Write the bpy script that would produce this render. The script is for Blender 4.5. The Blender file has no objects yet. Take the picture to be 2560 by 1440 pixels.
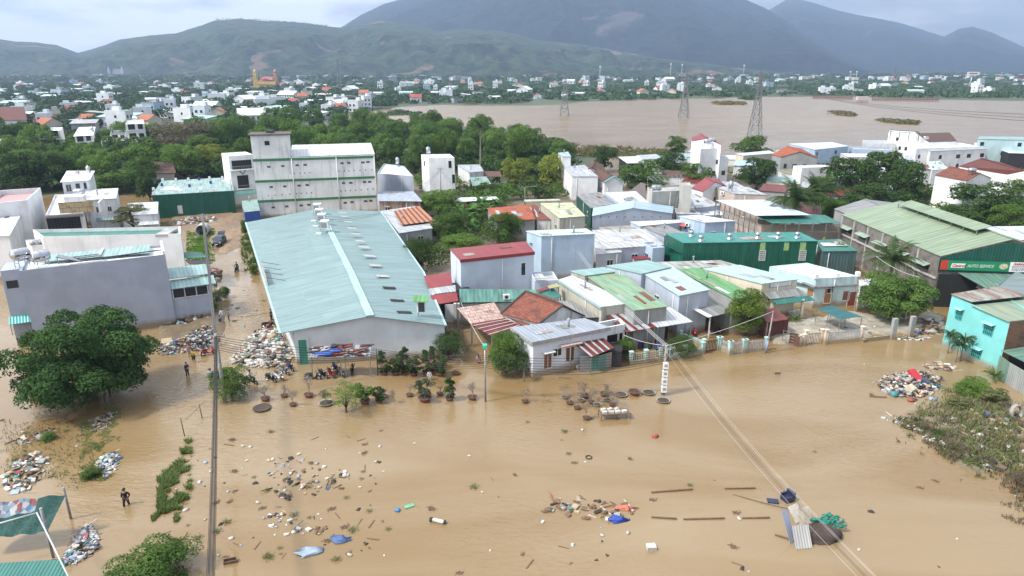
import bpy,math,random
import numpy as np
from mathutils import Vector,noise as mnoise
R = math.radians
random.seed(7); rng = np.random.default_rng(7)
S = bpy.context.scene; COL = S.collection
# ---------------------------------------------------------------- camera
F_PX,CAM_H,PITCH = 1707.0,31.0,R(17.8)
cam = bpy.data.cameras.new('camera'); cam.sensor_width = 36; cam.lens = 36*F_PX/2560
cam.clip_end = 60000; cam.clip_start = 0.5
camo = bpy.data.objects.new('camera',cam); COL.objects.link(camo)
camo.location = (0,0,CAM_H); camo.rotation_euler = (R(90)-PITCH,0,0); S.camera = camo
S.view_settings.view_transform = 'Standard'; S.view_settings.look = 'None'
S.view_settings.exposure = 0.70; S.view_settings.gamma = 1.0
# ---------------------------------------------------------------- sky and sun
SUN_EL,SUN_AZ = R(52),R(-112)          # azimuth from +Y, negative = to the left
sd = Vector((math.sin(SUN_AZ)*math.cos(SUN_EL),math.cos(SUN_AZ)*math.cos(SUN_EL),math.sin(SUN_EL)))
W = bpy.data.worlds.new('World'); S.world = W; W.use_nodes = True
nt = W.node_tree; N = nt.nodes; L = nt.links; N.clear()
def nd(t,**k):
 n = N.new(t)
 for a,v in k.items(): setattr(n,a,v)
 return n
sky = nd('ShaderNodeTexSky',sky_type='NISHITA',sun_disc=False,sun_elevation=SUN_EL,sun_rotation=SUN_AZ)
tc = nd('ShaderNodeTexCoord'); sep = nd('ShaderNodeSeparateXYZ'); L.new(tc.outputs['Generated'],sep.inputs[0])
zz = nd('ShaderNodeMath',operation='MAXIMUM'); zz.inputs[1].default_value = 0.0; L.new(sep.outputs['Z'],zz.inputs[0])
za = nd('ShaderNodeMath',operation='ADD'); za.inputs[1].default_value = 0.22; L.new(zz.outputs[0],za.inputs[0])
dv = nd('ShaderNodeVectorMath',operation='DIVIDE'); cmb = nd('ShaderNodeCombineXYZ')
for i in range(3): L.new(za.outputs[0],cmb.inputs[i])
L.new(tc.outputs['Generated'],dv.inputs[0]); L.new(cmb.outputs[0],dv.inputs[1])
mpc = nd('ShaderNodeMapping'); mpc.inputs['Scale'].default_value = (1.0,1.0,0.9); mpc.inputs['Location'].default_value = (3.1,1.4,0.3)
L.new(dv.outputs[0],mpc.inputs[0])
cn = nd('ShaderNodeTexNoise'); cn.inputs['Scale'].default_value = 2.0; cn.inputs['Detail'].default_value = 9; cn.inputs['Roughness'].default_value = 0.52; cn.inputs['Distortion'].default_value = 0.25
L.new(mpc.outputs[0],cn.inputs['Vector'])
dt = nd('ShaderNodeVectorMath',operation='DOT_PRODUCT'); L.new(tc.outputs['Generated'],dt.inputs[0])
dt.inputs[1].default_value = (-0.95,0.25,0.15)     # towards the bright part of the cloud deck
m1 = nd('ShaderNodeMath',operation='MULTIPLY_ADD'); L.new(dt.outputs['Value'],m1.inputs[0]); m1.inputs[1].default_value = 0.30; L.new(cn.outputs['Fac'],m1.inputs[2])
cr = nd('ShaderNodeValToRGB'); e = cr.color_ramp
e.elements[0].position = 0.34; e.elements[0].color = (0.46,0.51,0.60,1)
e.elements[1].position = 0.70; e.elements[1].color = (1.35,1.37,1.40,1)
e2 = e.elements.new(0.50); e2.color = (0.66,0.70,0.76,1)
e3 = e.elements.new(0.59); e3.color = (0.94,0.97,1.02,1)
L.new(m1.outputs[0],cr.inputs[0])
sm = nd('ShaderNodeMixRGB'); sm.blend_type = 'MIX'; sm.inputs[0].default_value = 0.10
scl = nd('ShaderNodeVectorMath',operation='SCALE'); scl.inputs['Scale'].default_value = 10.0; L.new(cr.outputs[0],scl.inputs[0])
L.new(scl.outputs[0],sm.inputs[1]); L.new(sky.outputs[0],sm.inputs[2])
bg = nd('ShaderNodeBackground'); bg.inputs['Strength'].default_value = 0.1; L.new(sm.outputs[0],bg.inputs[0])
wo = nd('ShaderNodeOutputWorld'); L.new(bg.outputs[0],wo.inputs[0])
sl = bpy.data.lights.new('sun','SUN'); sl.energy = 3.2; sl.angle = R(7); sl.color = (1.0,0.95,0.88)
so = bpy.data.objects.new('sun',sl); COL.objects.link(so); so.rotation_euler = sd.to_track_quat('Z','Y').to_euler()
C_ = S.cycles
C_.max_bounces = 6; C_.diffuse_bounces = 2; C_.glossy_bounces = 2; C_.transmission_bounces = 3; C_.transparent_max_bounces = 8; C_.volume_bounces = 0
C_.caustics_reflective = False; C_.caustics_refractive = False; C_.sample_clamp_indirect = 4
try:
 C_.use_denoising = True
except Exception: pass
# ---------------------------------------------------------------- projection helpers
cp,sp_ = math.cos(PITCH),math.sin(PITCH)
def q(x,y,z=0.0):
 """the point at height z that the camera sees at photo pixel x, y"""
 u = (x-1280)/F_PX; v = (720-y)/F_PX
 d = (u,cp+v*sp_,-sp_+v*cp); t = (z-CAM_H)/d[2]
 return Vector((d[0]*t,d[1]*t,z))
def pj(p):
 dz = p[2]-CAM_H; dep = p[1]*cp-dz*sp_
 return (1280+F_PX*p[0]/dep,720-F_PX*(p[1]*sp_+dz*cp)/dep)
def hz(bx,by,ty):
 b = q(bx,by); lo,hi = 0,90
 for _ in range(40):
  m = (lo+hi)/2
  if pj((b.x,b.y,m))[1] > ty: lo = m
  else: hi = m
 return lo
# ---------------------------------------------------------------- materials
MATS = {}
def _new(name):
 m = bpy.data.materials.new(name); m.use_nodes = True
 b = m.node_tree.nodes['Principled BSDF']; return m,m.node_tree.nodes,m.node_tree.links,b
def _n(ns,t,**k):
 n = ns.new(t)
 for a,v in k.items(): setattr(n,a,v)
 return n
def c4(c): return (c[0],c[1],c[2],1)
def plain(name,c,rough=0.7,metal=0.0,var=0.25,scale=3.0,bump=0.0):
 if name in MATS: return MATS[name]
 m,ns,ls,b = _new(name)
 co = _n(ns,'ShaderNodeTexCoord'); no = _n(ns,'ShaderNodeTexNoise'); no.inputs['Scale'].default_value = scale; no.inputs['Detail'].default_value = 5
 ls.new(co.outputs['Object'],no.inputs['Vector'])
 r = _n(ns,'ShaderNodeValToRGB'); r.color_ramp.elements[0].position = .3; r.color_ramp.elements[1].position = .7
 r.color_ramp.elements[0].color = c4([x*(1-var) for x in c]); r.color_ramp.elements[1].color = c4([min(1,x*(1+var*.5)) for x in c])
 ls.new(no.outputs['Fac'],r.inputs[0]); ls.new(r.outputs[0],b.inputs['Base Color'])
 b.inputs['Roughness'].default_value = rough; b.inputs['Metallic'].default_value = metal
 if bump:
  bp = _n(ns,'ShaderNodeBump'); bp.inputs['Strength'].default_value = bump; bp.inputs['Distance'].default_value = .05
  ls.new(no.outputs['Fac'],bp.inputs['Height']); ls.new(bp.outputs[0],b.inputs['Normal'])
 MATS[name] = m; return m
def paint(name,c,dirt=0.35,dc=(0.10,0.095,0.08),rough=0.8,tide=True):
 """painted render with rain streaks, patches and a muddy tide line"""
 if name in MATS: return MATS[name]
 m,ns,ls,b = _new(name)
 g = _n(ns,'ShaderNodeNewGeometry')
 mp = _n(ns,'ShaderNodeMapping'); mp.inputs['Scale'].default_value = (1.6,1.6,0.16); ls.new(g.outputs['Position'],mp.inputs[0])
 n1 = _n(ns,'ShaderNodeTexNoise'); n1.inputs['Scale'].default_value = 1.0; n1.inputs['Detail'].default_value = 7; n1.inputs['Roughness'].default_value = .65; ls.new(mp.outputs[0],n1.inputs['Vector'])
 n2 = _n(ns,'ShaderNodeTexNoise'); n2.inputs['Scale'].default_value = .35; n2.inputs['Detail'].default_value = 4; ls.new(g.outputs['Position'],n2.inputs['Vector'])
 r1 = _n(ns,'ShaderNodeMapRange'); r1.inputs[1].default_value = .52; r1.inputs[2].default_value = .78; r1.inputs[4].default_value = dirt; ls.new(n1.outputs['Fac'],r1.inputs[0])
 mx = _n(ns,'ShaderNodeMixRGB'); mx.inputs[1].default_value = c4(c); mx.inputs[2].default_value = c4(dc); ls.new(r1.outputs[0],mx.inputs[0])
 r2 = _n(ns,'ShaderNodeMapRange'); r2.inputs[1].default_value = .4; r2.inputs[2].default_value = .6; r2.inputs[3].default_value = .88; r2.inputs[4].default_value = 1.03; ls.new(n2.outputs['Fac'],r2.inputs[0])
 mu = _n(ns,'ShaderNodeMixRGB',blend_type='MULTIPLY'); mu.inputs[0].default_value = 1; ls.new(mx.outputs[0],mu.inputs[1]); ls.new(r2.outputs[0],mu.inputs[2])
 out = mu
 if tide:
  sx = _n(ns,'ShaderNodeSeparateXYZ'); ls.new(g.outputs['Position'],sx.inputs[0])
  ad = _n(ns,'ShaderNodeMath',operation='MULTIPLY_ADD'); ad.inputs[1].default_value = -0.9; ls.new(n1.outputs['Fac'],ad.inputs[0]); ls.new(sx.outputs['Z'],ad.inputs[2])
  rt = _n(ns,'ShaderNodeMapRange'); rt.inputs[1].default_value = -.05; rt.inputs[2].default_value = .55; rt.inputs[3].default_value = .85; rt.inputs[4].default_value = 0; ls.new(ad.outputs[0],rt.inputs[0])
  mt = _n(ns,'ShaderNodeMixRGB'); mt.inputs[2].default_value = (.26,.19,.11,1); ls.new(rt.outputs[0],mt.inputs[0]); ls.new(mu.outputs[0],mt.inputs[1]); out = mt
 ls.new(out.outputs[0],b.inputs['Base Color']); b.inputs['Roughness'].default_value = rough
 MATS[name] = m; return m
def sheet(name,c,pitch=0.33,rust=0.0,rc=(.20,.075,.035),rough=.45,metal=.15,seam=1.0,dirt=.25,skew=0.0):
 """corrugated metal sheeting: ribs follow UV u"""
 if name in MATS: return MATS[name]
 m,ns,ls,b = _new(name)
 uv = _n(ns,'ShaderNodeUVMap'); sx = _n(ns,'ShaderNodeSeparateXYZ'); ls.new(uv.outputs[0],sx.inputs[0])
 f = _n(ns,'ShaderNodeMath',operation='MULTIPLY'); f.inputs[1].default_value = 2*math.pi/pitch; ls.new(sx.outputs[0],f.inputs[0])
 s1 = _n(ns,'ShaderNodeMath',operation='SINE'); ls.new(f.outputs[0],s1.inputs[0])
 bp = _n(ns,'ShaderNodeBump'); bp.inputs['Strength'].default_value = .7; bp.inputs['Distance'].default_value = .02; ls.new(s1.outputs[0],bp.inputs['Height']); ls.new(bp.outputs[0],b.inputs['Normal'])
 # per-sheet tone (sheets one metre wide, four long)
 fl = _n(ns,'ShaderNodeVectorMath',operation='MULTIPLY'); fl.inputs[1].default_value = (1.0/seam,.21,1); ls.new(uv.outputs[0],fl.inputs[0])
 f2 = _n(ns,'ShaderNodeVectorMath',operation='FLOOR'); ls.new(fl.outputs[0],f2.inputs[0])
 wn = _n(ns,'ShaderNodeTexWhiteNoise'); ls.new(f2.outputs[0],wn.inputs[0])
 mp = _n(ns,'ShaderNodeMapping'); mp.inputs['Scale'].default_value = (1.3,.22,1); ls.new(uv.outputs[0],mp.inputs[0])
 n1 = _n(ns,'ShaderNodeTexNoise'); n1.inputs['Scale'].default_value = 1; n1.inputs['Detail'].default_value = 6; ls.new(mp.outputs[0],n1.inputs['Vector'])
 rd = _n(ns,'ShaderNodeMapRange'); rd.inputs[1].default_value = .35; rd.inputs[2].default_value = .65; rd.inputs[3].default_value = 1-dirt; rd.inputs[4].default_value = 1.05; ls.new(n1.outputs['Fac'],rd.inputs[0])
 rw = _n(ns,'ShaderNodeMapRange'); rw.inputs[3].default_value = .90; rw.inputs[4].default_value = 1.04; ls.new(wn.outputs[0],rw.inputs[0])
 rs = _n(ns,'ShaderNodeMapRange'); rs.inputs[1].default_value = -1; rs.inputs[2].default_value = 1; rs.inputs[3].default_value = .86; rs.inputs[4].default_value = 1.03; ls.new(s1.outputs[0],rs.inputs[0])
 a = _n(ns,'ShaderNodeMath',operation='MULTIPLY'); ls.new(rd.outputs[0],a.inputs[0]); ls.new(rw.outputs[0],a.inputs[1])
 a2 = _n(ns,'ShaderNodeMath',operation='MULTIPLY'); ls.new(a.outputs[0],a2.inputs[0]); ls.new(rs.outputs[0],a2.inputs[1])
 mu = _n(ns,'ShaderNodeMixRGB',blend_type='MULTIPLY'); mu.inputs[0].default_value = 1; mu.inputs[1].default_value = c4(c); ls.new(a2.outputs[0],mu.inputs[2])
 out = mu
 if rust:
  n3 = _n(ns,'ShaderNodeTexNoise'); n3.inputs['Scale'].default_value = .5; n3.inputs['Detail'].default_value = 9; n3.inputs['Roughness'].default_value = .7; ls.new(mp.outputs[0],n3.inputs['Vector'])
  rr = _n(ns,'ShaderNodeMapRange'); rr.inputs[1].default_value = .62-.3*rust; rr.inputs[2].default_value = .74-.2*rust; ls.new(n3.outputs['Fac'],rr.inputs[0])
  mr = _n(ns,'ShaderNodeMixRGB'); mr.inputs[2].default_value = c4(rc); ls.new(rr.outputs[0],mr.inputs[0]); ls.new(mu.outputs[0],mr.inputs[1]); out = mr
 ls.new(out.outputs[0],b.inputs['Base Color']); b.inputs['Roughness'].default_value = rough; b.inputs['Metallic'].default_value = metal
 MATS[name] = m; return m
def tiles(name,c,c2,pu=.25,pv=.33):
 if name in MATS: return MATS[name]
 m,ns,ls,b = _new(name)
 uv = _n(ns,'ShaderNodeUVMap')
 br = _n(ns,'ShaderNodeTexBrick'); ls.new(uv.outputs[0],br.inputs['Vector']); br.inputs['Scale'].default_value = 1
 br.inputs['Brick Width'].default_value = pu; br.inputs['Row Height'].default_value = pv; br.inputs['Mortar Size'].default_value = .03; br.inputs['Mortar Smooth'].default_value = .6; br.inputs['Bias'].default_value = -.1
 br.inputs['Color1'].default_value = c4(c); br.inputs['Color2'].default_value = c4(c2); br.inputs['Mortar'].default_value = c4([x*.3 for x in c])
 n1 = _n(ns,'ShaderNodeTexNoise'); n1.inputs['Scale'].default_value = .7; n1.inputs['Detail'].default_value = 8; ls.new(uv.outputs[0],n1.inputs['Vector'])
 rr = _n(ns,'ShaderNodeMapRange'); rr.inputs[1].default_value = .5; rr.inputs[2].default_value = .7; rr.inputs[4].default_value = .75; ls.new(n1.outputs['Fac'],rr.inputs[0])
 mx = _n(ns,'ShaderNodeMixRGB'); mx.inputs[2].default_value = (.055,.035,.028,1); ls.new(rr.outputs[0],mx.inputs[0]); ls.new(br.outputs['Color'],mx.inputs[1])
 ls.new(mx.outputs[0],b.inputs['Base Color'])
 bp = _n(ns,'ShaderNodeBump'); bp.inputs['Distance'].default_value = .06; bp.invert = True; ls.new(br.outputs['Fac'],bp.inputs['Height']); ls.new(bp.outputs[0],b.inputs['Normal'])
 b.inputs['Roughness'].default_value = .85; MATS[name] = m; return m
def leafmat(name,c,c2,trans=.35):
 if name in MATS: return MATS[name]
 m,ns,ls,b = _new(name)
 g = _n(ns,'ShaderNodeNewGeometry'); r = _n(ns,'ShaderNodeValToRGB')
 r.color_ramp.elements[0].color = c4(c); r.color_ramp.elements[1].color = c4(c2)
 oi = _n(ns,'ShaderNodeObjectInfo'); n1 = _n(ns,'ShaderNodeTexNoise'); n1.inputs['Scale'].default_value = .45; n1.inputs['Detail'].default_value = 3
 ls.new(g.outputs['Position'],n1.inputs['Vector'])
 a = _n(ns,'ShaderNodeMath',operation='MULTIPLY'); a.inputs[1].default_value = .45; ls.new(g.outputs['Random Per Island'],a.inputs[0])
 a1 = _n(ns,'ShaderNodeMapRange'); a1.inputs[1].default_value = .35; a1.inputs[2].default_value = .65; a1.inputs[4].default_value = .4; ls.new(n1.outputs['Fac'],a1.inputs[0])
 a2 = _n(ns,'ShaderNodeMath',operation='ADD'); ls.new(a.outputs[0],a2.inputs[0]); ls.new(a1.outputs[0],a2.inputs[1])
 a3 = _n(ns,'ShaderNodeMath',operation='MULTIPLY_ADD'); a3.inputs[1].default_value = .25; ls.new(oi.outputs['Random'],a3.inputs[0]); ls.new(a2.outputs[0],a3.inputs[2])
 ls.new(a3.outputs[0],r.inputs[0]); ls.new(r.outputs[0],b.inputs['Base Color'])
 b.inputs['Roughness'].default_value = .7; b.inputs['Specular IOR Level'].default_value = .12
 t = _n(ns,'ShaderNodeBsdfTranslucent'); ls.new(r.outputs[0],t.inputs['Color'])
 mx = _n(ns,'ShaderNodeMixShader'); mx.inputs[0].default_value = trans; o = ns['Material Output']
 ls.new(b.outputs[0],mx.inputs[1]); ls.new(t.outputs[0],mx.inputs[2]); ls.new(mx.outputs[0],o.inputs[0])
 MATS[name] = m; return m
def glassy(name,c=(.02,.025,.03),rough=.12):
 if name in MATS: return MATS[name]
 m,ns,ls,b = _new(name); b.inputs['Base Color'].default_value = c4(c); b.inputs['Roughness'].default_value = rough
 MATS[name] = m; return m
# ---------------------------------------------------------------- mesh builder
class MB:
 def __init__(s): s.v = []; s.f = []; s.uv = []; s.mi = []; s.sm = []
 def poly(s,pts,mi=0,u=None,smooth=False):
  pts = [Vector(p) for p in pts]; n = len(s.v); s.v += pts; s.f.append(tuple(range(n,n+len(pts)))); s.mi.append(mi); s.sm.append(smooth)
  o = pts[0]; ux = (Vector(u) if u is not None else pts[1]-o)
  if ux.length < 1e-6: ux = Vector((1,0,0))
  ux = ux.normalized(); nn = Vector((0,0,0))
  for i in range(len(pts)): nn += (pts[i]-o).cross(pts[(i+1) % len(pts)]-o)
  vy = nn.normalized().cross(ux) if nn.length > 1e-9 else Vector((0,0,1))
  s.uv.append([((p-o).dot(ux),(p-o).dot(vy)) for p in pts])
 def box(s,c,size,rz=0,mi=0,top=None,rx=0):
  cx,cy,cz = c; a,b,h = size[0]/2,size[1]/2,size[2]/2; t = top if top else 1
  P = []
  cr_,sr = math.cos(rz),math.sin(rz); cx_,sx_ = math.cos(rx),math.sin(rx)
  for z,k in ((-h,1),(h,t)):
   for x,y in ((-a,-b),(a,-b),(a,b),(-a,b)):
    x,y = x*k,y*k; y2,z2 = y*cx_-z*sx_,y*sx_+z*cx_
    P.append((cx+x*cr_-y2*sr,cy+x*sr+y2*cr_,cz+z2))
  for f in ((3,2,1,0),(4,5,6,7),(0,1,5,4),(1,2,6,5),(2,3,7,6),(3,0,4,7)): s.poly([P[i] for i in f],mi)
 def bar(s,p0,p1,w,h=None,mi=0,up=(0,0,1)):
  """a beam of w by h between two points"""
  p0,p1 = Vector(p0),Vector(p1); h = h or w; d = (p1-p0)
  if d.length < 1e-6: return
  d.normalize(); upv = Vector(up)
  if abs(d.dot(upv)) > .98: upv = Vector((0,1,0))
  a = d.cross(upv).normalized()*w/2; b = a.cross(d).normalized()*h/2
  A = [p0-a-b,p0+a-b,p0+a+b,p0-a+b]; B_ = [x+(p1-p0) for x in A]; P = A+B_
  for f in ((3,2,1,0),(4,5,6,7),(0,1,5,4),(1,2,6,5),(2,3,7,6),(3,0,4,7)): s.poly([P[i] for i in f],mi)
 def tube(s,pts,rad,n=8,mi=0,cap=True,smooth=True):
  pts = [Vector(p) for p in pts]; rad = rad if isinstance(rad,(list,tuple)) else [rad]*len(pts)
  rings = []; a = None
  for i,p in enumerate(pts):
   d = (pts[min(i+1,len(pts)-1)]-pts[max(i-1,0)])
   d = d.normalized() if d.length > 1e-7 else Vector((0,0,1))
   if a is None: a = d.orthogonal().normalized()
   else:
    a = a-d*a.dot(d); a = a.normalized() if a.length > 1e-6 else d.orthogonal().normalized()
   b = d.cross(a); b0 = len(s.v)
   for k in range(n):
    t = 2*math.pi*k/n; s.v.append(p+(a*math.cos(t)+b*math.sin(t))*rad[i])
   rings.append(b0)
  for i in range(len(rings)-1):
   for k in range(n):
    k2 = (k+1) % n; s.f.append((rings[i]+k,rings[i]+k2,rings[i+1]+k2,rings[i+1]+k)); s.mi.append(mi); s.sm.append(smooth); s.uv.append([(k/n,i),(k/n+1/n,i),(k/n+1/n,i+1),(k/n,i+1)])
  if cap:
   for r_,rev in ((rings[0],1),(rings[-1],0)):
    f = [r_+k for k in range(n)]; f = f[::-1] if rev else f
    s.f.append(tuple(f)); s.mi.append(mi); s.sm.append(False); s.uv.append([(0,0)]*n)
 def lathe(s,c,prof,n=16,mi=0,sx=1,sy=1,axis=None):
  """prof: (radius, height) list turned round z (or round axis vector) at c"""
  c = Vector(c); base = len(s.v)
  if axis is not None:
   ax = Vector(axis).normalized(); a = ax.orthogonal().normalized(); b = ax.cross(a)
  else: ax,a,b = Vector((0,0,1)),Vector((1,0,0)),Vector((0,1,0))
  for r_,h in prof:
   for k in range(n):
    t = 2*math.pi*k/n; s.v.append(c+a*(r_*sx*math.cos(t))+b*(r_*sy*math.sin(t))+ax*h)
  for i in range(len(prof)-1):
   for k in range(n):
    k2 = (k+1) % n; q0 = base+i*n
    s.f.append((q0+k,q0+k2,q0+n+k2,q0+n+k)); s.mi.append(mi); s.sm.append(True); s.uv.append([(0,0)]*4)
 def blob(s,c,r,mi=0,amp=.25,seed=0,n=8,m=6,smooth=True):
  c = Vector(c); r = r if isinstance(r,(list,tuple)) else (r,r,r); base = len(s.v)
  rows = []
  for i in range(m+1):
   th = math.pi*i/m; row = []
   for k in range(n):
    ph = 2*math.pi*k/n; d = Vector((math.sin(th)*math.cos(ph),math.sin(th)*math.sin(ph),math.cos(th)))
    q_ = 1+amp*mnoise.noise(d*1.7+Vector((seed*3.3,seed*1.7,seed)))
    s.v.append(c+Vector((d.x*r[0]*q_,d.y*r[1]*q_,d.z*r[2]*q_)))
  for i in range(m):
   for k in range(n):
    k2 = (k+1) % n; s.f.append((base+i*n+k,base+(i+1)*n+k,base+(i+1)*n+k2,base+i*n+k2)); s.mi.append(mi); s.sm.append(smooth); s.uv.append([(0,0)]*4)
 def slab(s,quad,t=.08,mi=0,u=None):
  """a sheet with thickness t below the given corners"""
  P = [Vector(p) for p in quad]; D = [p-Vector((0,0,t)) for p in P]; u = u if u is not None else P[1]-P[0]
  s.poly(P,mi,u); s.poly(D[::-1],mi,u); n = len(P)
  for i in range(n): s.poly([D[i],D[(i+1) % n],P[(i+1) % n],P[i]],mi)
 def mesh(s,name,mats,org=(0,0,0)):
  me = bpy.data.meshes.new(name); o = Vector(org)
  me.from_pydata([tuple(Vector(p)-o) for p in s.v],[],s.f)
  ul = me.uv_layers.new(name='UVMap'); flat = [c for f in s.uv for uv in f for c in uv]
  ul.data.foreach_set('uv',flat); me.polygons.foreach_set('material_index',s.mi); me.polygons.foreach_set('use_smooth',s.sm)
  for m in (mats if isinstance(mats,(list,tuple)) else [mats]): me.materials.append(m)
  me.update(); return me
 def build(s,name,mats,parent=None,org=None):
  if not s.f: return None
  if org is None: org = tuple(parent['_o']) if parent is not None and '_o' in parent else (0,0,0)
  o = bpy.data.objects.new(name,s.mesh(name,mats,org)); COL.objects.link(o)
  if parent is not None:
   o.parent = parent; o['_o'] = org
  else: o.location = org
  return o
def tag(o,label=None,cat=None,group=None,kind=None):
 if label: o['label'] = label
 if cat: o['category'] = cat
 if group: o['group'] = group
 if kind: o['kind'] = kind
 return o
def thing(name,label,cat,loc=(0,0,0),group=None):
 o = bpy.data.objects.new(name,None); COL.objects.link(o); o.location = loc; o['_o'] = tuple(loc); o.empty_display_size = .3
 return tag(o,label,cat,group)
def dup(root,loc=None,rz=None,sc=None,label=None,group=None,mats=None):
 r = root.copy(); COL.objects.link(r)
 if loc is not None: r.location = loc
 if rz is not None: r.rotation_euler = (0,0,rz)
 if sc is not None: r.scale = sc if isinstance(sc,(tuple,list)) else (sc,sc,sc)
 if label: r['label'] = label
 if group: r['group'] = group
 for ch in list(root.children):
  c = ch.copy(); COL.objects.link(c); c.parent = r
  if mats and ch.name.split('.')[0] in mats: c.data = c.data.copy(); c.data.materials[0] = mats[ch.name.split('.')[0]]
  for g in list(ch.children):
   d = g.copy(); COL.objects.link(d); d.parent = c
 return r
def single(mb,name,mats,label,cat,group=None,org=(0,0,0)):
 return tag(mb.build(name,mats,None,org),label,cat,group)
def ipoly(X,Y,poly):
 ins = np.zeros(X.shape,bool); n = len(poly); dmin = np.full(X.shape,1e9)
 for i in range(n):
  x0,y0 = poly[i]; x1,y1 = poly[(i+1) % n]
  c = ((y0 > Y) != (y1 > Y)) & (X < (x1-x0)*(Y-y0)/(y1-y0+1e-12)+x0); ins ^= c
  t = np.clip(((X-x0)*(x1-x0)+(Y-y0)*(y1-y0))/((x1-x0)**2+(y1-y0)**2+1e-9),0,1)
  dmin = np.minimum(dmin,np.hypot(X-x0-t*(x1-x0),Y-y0-t*(y1-y0)))
 return np.where(ins,dmin,-dmin)
def gpoly(pp): return [tuple(q(x,y)[:2]) for x,y in pp]
# cheap value noise for numpy grids
def vnoise(X,Y,sc,seed=0,oct=4):
 out = np.zeros(X.shape); a = 1.0; tot = 0
 r_ = np.random.default_rng(seed); T = r_.random((256,256))
 for o in range(oct):
  x = X/sc*2**o+seed*7.3; y = Y/sc*2**o+seed*3.1
  xi = np.floor(x).astype(int); yi = np.floor(y).astype(int); fx = x-xi; fy = y-yi; fx = fx*fx*(3-2*fx); fy = fy*fy*(3-2*fy)
  g = lambda i,j: T[(xi+i) & 255,(yi+j) & 255]
  out += a*((g(0,0)*(1-fx)+g(1,0)*fx)*(1-fy)+(g(0,1)*(1-fx)+g(1,1)*fx)*fy); tot += a; a *= .5
 return out/tot
def gridmesh(name,X,Y,Z,mat,cols=None,smooth=True):
 r_,c = X.shape; me = bpy.data.meshes.new(name)
 v = np.stack([X,Y,Z],-1).reshape(-1,3).astype(np.float32)
 i = np.arange(r_*c).reshape(r_,c); f = np.stack([i[:-1,:-1],i[:-1,1:],i[1:,1:],i[1:,:-1]],-1).reshape(-1,4)
 me.vertices.add(len(v)); me.vertices.foreach_set('co',v.ravel()); me.loops.add(f.size); me.loops.foreach_set('vertex_index',f.ravel().astype(np.int32))
 me.polygons.add(len(f)); me.polygons.foreach_set('loop_start',np.arange(0,f.size,4,dtype=np.int32)); me.polygons.foreach_set('use_smooth',np.full(len(f),smooth))
 if cols is not None:
  ca = me.color_attributes.new('zone','FLOAT_COLOR','POINT'); ca.data.foreach_set('color',np.concatenate([cols.reshape(-1,3),np.ones((len(v),1))],1).astype(np.float32).ravel())
 me.materials.append(mat); me.update(calc_edges=True); me.validate()
 o = bpy.data.objects.new(name,me); COL.objects.link(o); return o
# ================================================================ SETTING: water, ground, hills
def water_mat():
 m,ns,ls,b = _new('muddy_water')
 g = _n(ns,'ShaderNodeNewGeometry')
 n0 = _n(ns,'ShaderNodeTexNoise'); m0 = _n(ns,'ShaderNodeMapping'); m0.inputs['Rotation'].default_value = (0,0,R(-12)); m0.inputs['Scale'].default_value = (.5,1.7,1); ls.new(g.outputs['Position'],m0.inputs[0]); n0.inputs['Scale'].default_value = .05; n0.inputs['Detail'].default_value = 7; n0.inputs['Distortion'].default_value = 1.4; ls.new(m0.outputs[0],n0.inputs['Vector'])
 r = _n(ns,'ShaderNodeValToRGB'); r.color_ramp.elements[0].position = .40; r.color_ramp.elements[1].position = .62
 r.color_ramp.elements[0].color = (.215,.142,.064,1); r.color_ramp.elements[1].color = (.262,.190,.106,1)
 ls.new(n0.outputs['Fac'],r.inputs[0]); ls.new(r.outputs[0],b.inputs['Base Color'])
 b.inputs['IOR'].default_value = 1.55
 n9 = _n(ns,'ShaderNodeTexNoise'); n9.inputs['Scale'].default_value = .045; n9.inputs['Detail'].default_value = 3; ls.new(g.outputs['Position'],n9.inputs['Vector'])
 rp = _n(ns,'ShaderNodeMapRange'); rp.inputs[1].default_value = .4; rp.inputs[2].default_value = .62; rp.inputs[3].default_value = .06; rp.inputs[4].default_value = 2.2; ls.new(n9.outputs['Fac'],rp.inputs[0])
 sy = _n(ns,'ShaderNodeSeparateXYZ'); ls.new(g.outputs['Position'],sy.inputs[0]); ry = _n(ns,'ShaderNodeMapRange'); ry.inputs[1].default_value = 70; ry.inputs[2].default_value = 420; ry.inputs[3].default_value = .035; ry.inputs[4].default_value = .26; ls.new(sy.outputs['Y'],ry.inputs[0]); ls.new(ry.outputs[0],b.inputs['Roughness'])   # wave slopes too small to resolve on the open river
 mp = _n(ns,'ShaderNodeMapping'); mp.inputs['Rotation'].default_value = (0,0,R(25)); mp.inputs['Scale'].default_value = (1,2.6,1); ls.new(g.outputs['Position'],mp.inputs[0])
 w1 = _n(ns,'ShaderNodeTexNoise'); w1.inputs['Scale'].default_value = 1.15; w1.inputs['Detail'].default_value = 3; w1.inputs['Roughness'].default_value = .6; w1.inputs['Distortion'].default_value = .8; ls.new(mp.outputs[0],w1.inputs['Vector'])
 w2 = _n(ns,'ShaderNodeTexNoise'); w2.inputs['Scale'].default_value = .09; w2.inputs['Detail'].default_value = 2; ls.new(mp.outputs[0],w2.inputs['Vector'])
 mm = _n(ns,'ShaderNodeMath',operation='MULTIPLY'); ls.new(w1.outputs['Fac'],mm.inputs[0]); ls.new(rp.outputs[0],mm.inputs[1])
 ad = _n(ns,'ShaderNodeMath',operation='ADD'); ls.new(mm.outputs[0],ad.inputs[0]); ls.new(w2.outputs['Fac'],ad.inputs[1])
 bp = _n(ns,'ShaderNodeBump'); bp.inputs['Strength'].default_value = .55; bp.inputs['Distance'].default_value = .085; ls.new(ad.outputs[0],bp.inputs['Height']); ls.new(bp.outputs[0],b.inputs['Normal'])
 return m
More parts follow.
